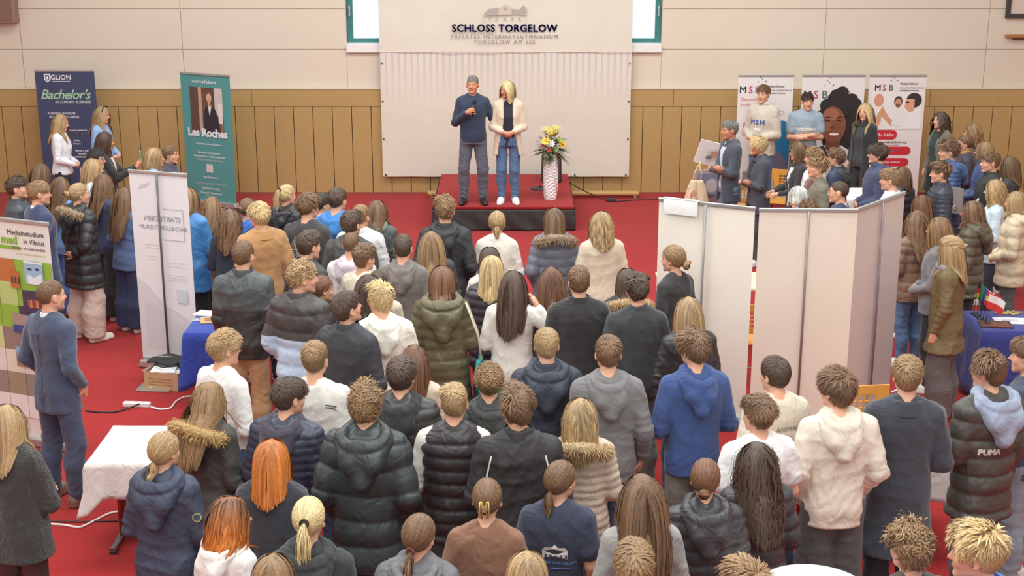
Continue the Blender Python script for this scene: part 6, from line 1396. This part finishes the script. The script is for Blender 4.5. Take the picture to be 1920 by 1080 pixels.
# ---- right group
P(1370,224,1.820,'grey-haired man in dark blazer and jeans with crossed arms',face=105,pose='cross',hair_=('short','grey',{'vol':.9}),under=('shirt',(208,216,232),{'sleeve':'none','i':.008}),top=('blazer',(72,76,86),{'open':OPEN}),legs=('reg',(112,128,152),'denim'),skin='warm',hi=True,group=RG)
P(1425,255,1.680,'woman with short blonde hair in dark checked trouser suit with crossed arms',face=100,sex='f',pose='cross',hair_=('bowl','blond',{}),under=('shirt',(40,38,44),{'sleeve':'none','i':.008}),top=('blazer',(78,80,88),{'kind':'tweed','open':OPEN}),legs=('reg',(74,76,84),'tweed'),skin='warm',hi=True,group=RG)
msh=P(1433,158,1.920,'tall boy in light grey hoodie with blue letters across the chest',face=140,pose='clasp',turn=5,hair_=('short','brown',{'vol':.9}),top=('hoodie',(204,192,176),{}),legs=JL,hi=True,group=RG)
wtee=P(1515,173,1.800,'boy in grey-blue t-shirt with arms folded before the portrait banner',face=172,pose='cross',turn=12,hair_=('side','dkbrown',{}),top=('tee',(152,166,178),{'i':.022}),legs=K,hi=True,group=RG)
P(1624,192,1.760,'woman with long blonde hair in black blazer between two white banners',face=125,sex='f',pose='side',turn=15,hair_=('long','blond',{'len':.34}),under=('tee',(66,66,68),{'sleeve':'none','i':.008}),top=('blazer',(50,50,52),{'open':[(.6,.12),(1.0,.08),(1.3,.07),(1.5,.07)]}),legs=('reg',(54,52,54),'cotton'),hi=True,group=RG)
P(1765,208,1.700,'woman with dark curly tied hair in speckled grey cardigan and dark green top',face=115,sex='f',pose='side',turn=-5,hair_=('long','dkbrown',{'len':.24,'wave':.4}),under=('tee',(46,66,62),{'sleeve':'none','i':.008}),top=('cardigan',(120,112,100),{'kind':'tweed','open':[(.5,.13),(1.0,.08),(1.3,.06),(1.5,.07)]}),legs=BK,hi=True,group=RG)
P(1498,265,1.660,'woman with brown hair and glasses in black blazer over white shirt',face=98,sex='f',pose='point',hair_=('long','brown',{'len':.14}),under=('shirt',(236,232,232),{'sleeve':'none','i':.008}),top=('blazer',(56,54,54),{'open':OPEN}),glasses=(40,36,36),legs=K,hi=True,group=RG)
P(1528,275,1.722,'boy with fair fringe in white jacket behind the olive jacket boy',face=88,hair_=('bowl','ltbrown',{'vol':.9}),top=('jacket',(228,222,216),{}),hi=True,group=RG)
P(1535,291,1.800,'boy with ginger-brown hair in open olive jacket',face=98,tilt=-6,hair_=('messy','ltbrown',{}),under=('tee',(120,52,52),{'sleeve':'none','i':.008}),top=('jacket',(124,116,98),{'open':[(.6,.09),(1.0,.05),(1.3,.05),(1.5,.07)],'collar':'none'}),hi=True,group=RG)
P(1570,278,1.638,'boy with curly brown hair and dark green hood behind the white table',face=60,hair_=('curly','brown',{}),top=('jacket',(62,72,98),{'hood':1,'hoodcol':(66,70,66)}),hi=True,group=RG)
P(1497,348,1.580,'white-haired woman whose head shows above the second blank banner',face=70,sex='f',hair_=('long','white',{'len':.05}),top=('sweater',(190,190,196),{}),hi=True,group=RG)
P(1575,337,1.748,'man with cropped dark hair and glasses above the second blank banner',face=72,hair_=('buzz','dkbrown',{}),top=('blazer',(60,66,90),{'collar':'shirt','collarcol':(230,232,238)}),glasses=(190,170,150),hi=True,group=RG)
P(1517,377,1.592,'person with curly brown hair barely showing above the second blank banner',face=40,hair_=('curly','brown',{}),top=('sweater',(110,100,90),{}),group=RG)
P(1648,268,1.776,'boy with glasses and dark hair in navy hooded sweatshirt',face=85,tilt=-5,hair_=('bowl','dkbrown',{}),top=('hoodie',(70,76,104),{}),glasses=(50,50,54),hi=True,group=RG)
P(1672,315,1.750,'blond boy with undercut in white shirt behind the right blank banner',face=70,hair_=('side','ltbrown',{}),top=('shirt',(232,230,234),{}),hi=True,group=RG)
P(1692,311,1.594,'brown-haired girl in black puffer behind the undercut boy',face=40,sex='f',hair_=('long','brown',{'len':.12}),top=('puffer',(58,56,58),{}),group=RG)
P(1782,262,1.830,'boy with curly brown hair in blue quilted jacket',face=82,hair_=('curly','brown',{}),top=('lightpuffer',(74,98,142),{'hood':1,'hoodkind':'cotton'}),hi=True,group=RG)
P(1766,302,1.760,'boy with brown wavy hair in shiny dark navy puffer in front of the blue jacket',face=80,hair_=('messy','brown',{}),top=('lightpuffer',(62,66,78),{'collar':'stand'}),hi=True,group=RG)
P(1826,230,1.690,'woman with wavy brown hair standing at the back by the wooden wall',face=75,sex='f',hair_=('long','ltbrown',{'len':.18,'wave':.3}),top=('jacket',(96,84,80),{}),group=RG)
P(1812,251,1.640,'woman with tied brown hair in orange scarf and dark jacket',face=80,sex='f',hair_=('lowbun','brown',{}),under=None,top=('jacket',(66,62,70),{'collarcol':(196,134,70)}),hi=True,group=RG)
P(1848,264,1.680,'girl with light brown bob behind the varsity jacket boy',face=70,sex='f',hair_=('long','ltbrown',{'len':.10}),top=('jacket',(70,86,130),{}),hi=True,group=RG)
bos=P(1860,282,1.810,'boy in black and navy varsity jacket with white letters on the collar',face=80,pose='hold',turn=10,hair_=('short','brown',{}),top=('bomber',(54,54,54),{'collar':'stand'}),hi=True,group=RG)
P(1895,292,1.660,'girl with straight brown hair near the right edge by the wall',face=60,sex='f',hair_=('long','brown',{'len':.22}),top=('jacket',(64,60,60),{}),group=RG)
P(1868,335,1.690,'girl with golden blonde hair in pale blue sweater',face=75,sex='f',hair_=('long','dkblond',{'len':.18,'wave':.2}),top=('sweater',(206,222,232),{}),hi=True,group=RG)
P(1908,357,1.700,'girl in cream puffer jacket and grey jeans at the right edge',face=65,sex='f',hair_=('long','dkblond',{'len':.12}),top=('puffer',(216,194,162),{'hood':1,'hoodbig':1.3,'quilt':.14,'hem':.74}),legs=GJ,hi=True,group=RG)
P(1825,375,1.690,'girl with grey hair bow in dark olive puffer',face=62,sex='f',hair_=('long','brown',{'len':.16}),top=('puffer',(92,82,66),{'hood':1,'hoodbig':1.2,'quilt':.10}),legs=K,hi=True,group=RG); bow=PEOPLE[-1]
P(1729,364,1.590,'girl with chestnut hair beside the end of the right blank banner',face=50,sex='f',hair_=('long','auburn',{'len':.24}),top=('jacket',(120,104,96),{}),group=RG)
P(1720,393,1.630,'girl with long wavy brown hair in brown padded jacket',face=25,sex='f',hair_=('long','brown',{'len':.42,'wave':.35,'vol':1.2}),top=('lightpuffer',(126,100,82),{'quilt':.1}),legs=JL,group=RG)
P(1763,405,1.730,'girl with straight light brown hair behind the olive jacket girl',face=60,sex='f',hair_=('long','ltbrown',{'len':.18}),top=('sweater',(120,118,120),{}),legs=BK,hi=True,group=RG)
olj=P(1785,443,1.720,'girl with blonde half bun, scarf and olive waxed jacket',face=58,pose='side',sex='f',hair_=('halfbun','dkblond',{'len':.26}),top=('jacket',(116,98,64),{'collar':'none','hem':.70,'flare':.25}),legs=('wide',(98,90,88),'denim'),glasses=(150,120,100),shoes=BS,hi=True,group=RG)
# ------------------------------------------------------------------ prints on clothes and held things
from mathutils.bvhtree import BVHTree
_bvh={}
def garm_tree(info):
    me=info['G'][1]
    if me.name not in _bvh:
        V=np.empty(len(me.vertices)*3,np.float32); me.vertices.foreach_get('co',V); V=V.reshape(-1,3)
        _bvh[me.name]=BVHTree.FromPolygons([Vector(v) for v in V],[tuple(p.vertices) for p in me.polygons])
    return _bvh[me.name]
def project(info,V2,side,off=.004,ang=0):
    """V2 (n,2) x,z in body coordinates seen from `side` (back -1 / front +1)"""
    tr=garm_tree(info); out=[]
    Rz=rotz(ang); dirv=Rz@np.array([0,-side,0.]); last=None
    for x,z in V2:
        o=Rz@np.array([x*(-side),side*.7,0])+np.array([0,0,z]); h=tr.ray_cast(Vector(o),Vector(dirv))
        if h[0] is None: q=last if last is not None else o
        else: q=np.array(h[0])-dirv*off
        last=q; out.append(q)
    return np.array(out)
def cloth_text(info,txt,x,z,size,col,side=-1,bold=0,spacing=1,ang=0,name='lettering',shear=0,rot=0):
    me=text_me(txt,size,bold,spacing,shear).copy(); me.materials.clear(); me.materials.append(ink(col))
    co=np.empty(len(me.vertices)*3,np.float32); me.vertices.foreach_get('co',co); co=co.reshape(-1,3).astype(float)
    c,s=math.cos(rot),math.sin(rot); co=np.stack([co[:,0]*c-co[:,1]*s,co[:,0]*s+co[:,1]*c,co[:,2]],1)
    P2=project(info,np.stack([x+co[:,0],z+co[:,1]],1),side,ang=ang); me.vertices.foreach_set('co',P2.astype(np.float32).ravel()); me.update()
    return link(name,me,None,info['G'][0])
def cloth_polys(info,items,side=-1,ang=0,name='print',off=.0035):
    vs=[];fs=[];mats=[];n=0
    for i,(pts,c) in enumerate(items):
        pts=np.array(pts); ctr=pts.mean(0); P2=project(info,np.concatenate([pts,[ctr]]),side,off+.0008*(i%8),ang); k=len(pts)
        vs+=[tuple(p) for p in P2]
        for j in range(k): fs.append((n+j,n+(j+1)%k,n+k)); mats.append(ink(c))
        n+=k+1
    me=bpy.data.meshes.new(name); me.from_pydata(vs,[],fs); u=[]
    for m_ in mats:
        if m_ not in u: u.append(m_); me.materials.append(m_)
    for p_,m_ in zip(me.polygons,mats): p_.material_index=u.index(m_)
    return link(name,me,None,info['G'][0])
def strip(a,b,w):
    a=np.array(a);b=np.array(b); d=b-a; d/=np.linalg.norm(d); s=np.array([-d[1],d[0]])*w/2; return [tuple(a+s),tuple(b+s),tuple(b-s),tuple(a-s)]
LT=(226,222,216)
# sunburst
cloth_polys(burst,[(strip((.055*math.cos(a),1.27+.055*math.sin(a)),(.125*math.cos(a),1.27+.125*math.sin(a)),.006),LT) for a in np.linspace(0,2*PI,36,endpoint=False)],name='sunburst_print')
# castle shirt
cloth_polys(castle,[(rect(-.075,1.20,.075,1.245),LT),([(-.08,1.245),(-.06,1.275),(-.02,1.275),(0,1.295),(.02,1.275),(.06,1.275),(.08,1.245)],LT)]+[(rect(-.06+.03*k,1.205,-.048+.03*k,1.228),(70,74,92)) for k in range(5)]+[(rect(-.10,1.135,.10,1.139),(90,120,176))],name='castle_print')
cloth_text(castle,'SCHLOSS TORGELOW',0,1.165,.026,(96,140,206),bold=.0006); cloth_text(castle,'ABI DU BIST',.02,1.06,.034,LT,bold=.0008)
# grey hoodie letters
cloth_text(msh,'MSH',0,1.235,.10,(58,92,160),side=1,bold=.004,spacing=1.25,name='blue_letters'); cloth_polys(msh,[(rect(-.055,1.155,.055,1.185),(238,232,226))],side=1,name='name_tag')
cloth_text(wtee,'WESTERN',0,1.225,.062,(240,236,228),side=1,bold=.003,name='white_letters'); cloth_polys(wtee,[(strip((-.05,1.215),(-.025,1.16),.02),(206,150,60)),(strip((-.025,1.16),(0,1.2),.02),(206,150,60)),(strip((0,1.2),(.025,1.16),.02),(206,150,60)),(strip((.025,1.16),(.05,1.215),.02),(206,150,60))],side=1,name='gold_mark')
cloth_text(puma,'PUMA',-.075,1.155,.052,(206,198,186),bold=.004,name='lettering')
cloth_text(bos,'BOS',0,1.425,.075,LT,bold=.004,ang=-.35,name='white_letters'); cloth_polys(bos,[(strip((-.17,z),(.17,z),.012),(196,170,96)) for z in(1.0,1.15,1.3)]+[(strip((-.09,1.395),(.09,1.395),.010),LT)],ang=-.9,name='yellow_stripe')
cloth_text(insh,'ANIMALS',.03,1.30,.045,(150,140,124),bold=.0005,shear=.2)
r=np.random.default_rng(4); it=[]
for i in range(2):
    for j in range(3):
        cx_,cz_=-.05+.15*i,1.22-.10*j; it.append((rect(cx_-.05,cz_-.04,cx_+.05,cz_+.045),(230,220,204)))
        for k in range(9): it.append((ell(cx_+r.uniform(-.035,.035),cz_+r.uniform(-.03,.03),.011,.008,8,r.uniform(0,3)),((112,132,92),(196,110,110),(120,116,140),(90,104,80))[k%4]))
cloth_polys(insh,it,name='flower_print')
# white piping on the track jacket, dark stripes on the tee, striped rib of the vest
for sd_ in(-1,1): cloth_polys(track,[(strip((sd_*(.150+.006*k),1.405-.03*k),(sd_*(.156+.006*k),1.375-.03*k),.009),(232,228,224)) for k in range(6)],name='white_piping')
cloth_polys(suit,[(strip((0,1.38-.05*k),(0,1.33-.05*k),.004),(46,52,70)) for k in range(12)],name='back_seam')
[cloth_polys(tee,[(strip((.105+.022*k,1.385-.016*j-.006*k),(.127+.022*k,1.379-.016*j-.006*k),.006),(56,56,66)) for k in range(3)],name='shoulder_stripe') for j in range(2)]
cloth_polys(vestb,[(strip((-.19,z),(.19,z),.007),(196,170,140)) for z in(.80,.82,.84)],name='hem_stripe',off=.008)
me=solid(lambda f:(f.loft([(1.445,.088,.082,0,-.016),(1.50,.076,.07,0,-.018)],0,0,n=2),f.loft([(1.40,.07,.066,0,-.016),(1.54,.064,.06,0,-.018)],0,.003,n=2,op='s')),(-.2,-.2,1.36),(.2,.2,1.64),.006,None,0,1,'collar_form')
t_=NT('striped_knit'); tc=t_.n('ShaderNodeTexCoord'); sx=t_.n('ShaderNodeSeparateXYZ'); t_.l(tc.outputs['Object'],sx.inputs[0]); fr=t_.math('FRACT',t_.math('MULTIPLY',sx.outputs[2],55.0)); t_.l(t_.mix(t_.math('LESS_THAN',fr,.4),lin((52,54,66)),lin((222,214,202))),t_.b.inputs['Base Color']); t_.b.inputs['Roughness'].default_value=.9
setmat(link('striped_collar',me,None,vestb['G'][0]),t_.m)
setmat(cblock['G'][0],cloth2((72,66,64),(190,206,226),1.20)); 
setmat(greenj['G'][0],cloth2((82,86,86),(60,56,54),1.22))
# badge on the navy raincoat
cloth_polys(navyj,[(ell(.17,1.26,.028,.028,16),(196,186,90)),(ell(.17,1.26,.022,.022,16),(60,74,110))],ang=.5,name='round_badge')
# claw clip
R,c=clip['R'],clip['c']; b=MB()
for s in(-1,1): b.tube([c+R@np.array(p) for p in((s*.022,-.150,.055),(s*.026,-.158,.02),(s*.022,-.152,-.04),(s*.012,-.150,-.045),(s*.012,-.152,.05),(s*.022,-.150,.055))],.0045,6)
b.tube([c+R@np.array(p) for p in((-.014,-.155,.0),(.014,-.155,.0))],.006,6)
b.build('claw_clip',plain((214,178,112),.3,.3,'golden_plastic'),clip['hair'],True)
# hair bow
R,c=bow['R'],bow['c']; b=MB()
for s in(-1,1): b.tube([c+R@np.array(p) for p in((0,-.06,.128),(s*.03,-.055,.15),(s*.055,-.05,.14),(s*.05,-.055,.12),(0,-.06,.128))],.007,6)
b.build('hair_bow',plain((206,196,190),.5,name='satin_ribbon'),bow['hair'],True)
# scarf and half bun of the olive jacket
me=solid(lambda f:(f.ring((0,-.005,1.475),.098,.095,.04,.15,.01),f.cone((.0,.10,1.45),(.04,.16,1.25),.04,.05,.02),f.cone((-.06,-.06,1.46),(.06,-.06,1.46),.05,.05,.02)),(-.26,-.26,1.1),(.26,.3,1.62),.012,None,.008,3,'scarf_form')
setmat(link('scarf',me,None,olj['root']),cloth((150,140,140),'knit'))
# teal tote on the olive coat's shoulder
q=to_world(olive,(.31,-.12,.62)); t=thing('tote_bag','teal cloth tote bag hanging from the shoulder of the long olive coat','bag',tuple(q),olive['yaw'])
TE=plain((52,150,150),.7,name='teal_cloth',noise=.12)
o=MB().grid(lambda u,v:(.02*math.sin(v*6+u*3),(u-.5)*.30*(1-.3*v),v*.40),14,14).build('bag_body',TE,t,True); md=o.modifiers.new('thickness','SOLIDIFY'); md.thickness=.035
MB().tube([(0,.07,.40),(-.02,.06,.6),(-.10,.04,.83),(-.12,.0,.87),(-.10,-.05,.83),(-.02,-.06,.6),(0,-.07,.40)],.008,6).build('strap',plain((226,214,190),.8,name='cotton_strap'),t,True)
# microphone in the speaker's hand
sd,S,E,W,d,n,cu=arms('mic','m')[0]; gp=W+d*.085+n*.03
q=to_world(spk,gp); t=thing('microphone','black handheld microphone held before the speaker man on stage','microphone',tuple(q),spk['yaw'])
mdir=np.array([-.15,-.28,.95]); mdir/=np.linalg.norm(mdir); k_=spk['s']
MB().tube([-mdir*.10*k_,mdir*.08*k_],[.013,.018],12).build('handle',plain((48,44,44),.4,.3,'black_metal'),t,True)
b=MB(); pts=[mdir*(.08+.052*a)*k_ for a in np.linspace(0,1,9)]; b.tube(pts,[.018+.012*math.sin(min(1,a*1.1)*PI*.72) for a in np.linspace(0,1,9)],14); b.build('windscreen',plain((44,44,48),.8,.2,'mesh_grille',noise=.3,ns=200),t,True)
# pink elbow cuff seen on the navy sweater, long strings on the woman's top
sd,S,E,W,d,n,cu=arms('mic','m')[0]
# phone
sd,S,E,W,d,n,cu=arms('phone','f')[0]; q=to_world(phw,(0,W[1]+.05,W[2]+.10)); t=thing('mobile_phone','mobile phone held upright by the dark-haired woman in black blazer','phone',tuple(q),phw['yaw'])
MB().box((0,0,.03),(.075,.010,.15)).build('phone_body',plain((150,196,186),.3,.2,'phone_case'),t,bevel=.004); MB().box((0,-.0055,.03),(.068,.002,.14)).build('screen',plain((40,46,54),.15,name='phone_glass'),t)
# sheet and folder
sd,S,E,W,d,n,cu=arms('holdL','m')[1]; q=to_world(puma,W+d*.10+np.array([0,.06,-.02])); t=thing('paper_sheet','white folded sheet held low by the boy with pale blue hood','paper',tuple(q),puma['yaw']+.5)
MB().grid(lambda u,v:((u-.5)*.21,.03*math.sin(u*3),(v-.62)*.30),8,8).build('sheet',plain((232,232,236),.7,name='paper'),t,True)
sd,S,E,W,d,n,cu=arms('hold','m')[0]; q=to_world(bos,W+d*.09+np.array([0,.02,.03])); t=thing('grey_folder','grey folder held upright by the varsity jacket boy','folder',tuple(q),bos['yaw']+.9)
MB().box((0,0,.06),(.23,.014,.31)).build('cover',plain((150,140,138),.6,name='grey_card'),t,bevel=.002); MB().box((.0,.0,.06),(.222,.010,.302)).build('pages',plain((226,222,216),.8,name='paper'),t)
# hairband
ii=PEOPLE[3]; R,c=ii['R'],ii['c']; a=np.linspace(.12*PI,.88*PI,15); b=MB(); b.tube([c+R@np.array((.096*math.cos(x),.03,.026+.112*math.sin(x))) for x in a],.008,8); b.build('hairband',plain((46,42,44),.5,name='black_satin'),ii['hair'],True)
# ------------------------------------------------------------------ light and camera
cam=bpy.data.cameras.new('camera'); co=bpy.data.objects.new('camera',cam); C.objects.link(co); co.location=(0,0,CAM_H); co.rotation_euler=(math.radians(90)-PITCH,0,0); cam.sensor_width=36; cam.lens=FPX/1920*36; bpy.context.scene.camera=co
w=bpy.data.worlds.new('hall_ambience'); bpy.context.scene.world=w; w.use_nodes=True; bg=w.node_tree.nodes['Background']; bg.inputs[0].default_value=(.94,.97,.97,1); bg.inputs[1].default_value=.62
def area(name,loc,sx_,sy_,e,c,rot=(0,0,0)):
    l=bpy.data.lights.new(name,'AREA'); l.shape='RECTANGLE'; l.size=sx_; l.size_y=sy_; l.energy=e; l.color=c; o=bpy.data.objects.new(name,l); C.objects.link(o); o.location=loc; o.rotation_euler=rot
for i,y in enumerate((5,11,17)): area('ceiling_light',(0,y,7.6),12,2.2,620,(.93,.97,.97))
area('gallery_light',(0,-2.5,6.6),12,2,300,(.93,.97,.97),(math.radians(52),0,0))
area('window_daylight',(-9.2,12,5.2),8,2,200,(.92,.96,1),(0,math.radians(-60),0))  # cool area lamp high at the left; no window is built on that side
vs=bpy.context.scene.view_settings; vs.view_transform='Standard'; vs.look='None'; vs.exposure=0.0; vs.gamma=1.0
try: bpy.context.scene.cycles.debug_use_compact_bvh=True
except Exception: pass
import sys; print('UNIQUE POLYS',sum(len(me.polygons) for me in bpy.data.meshes),file=sys.stderr)
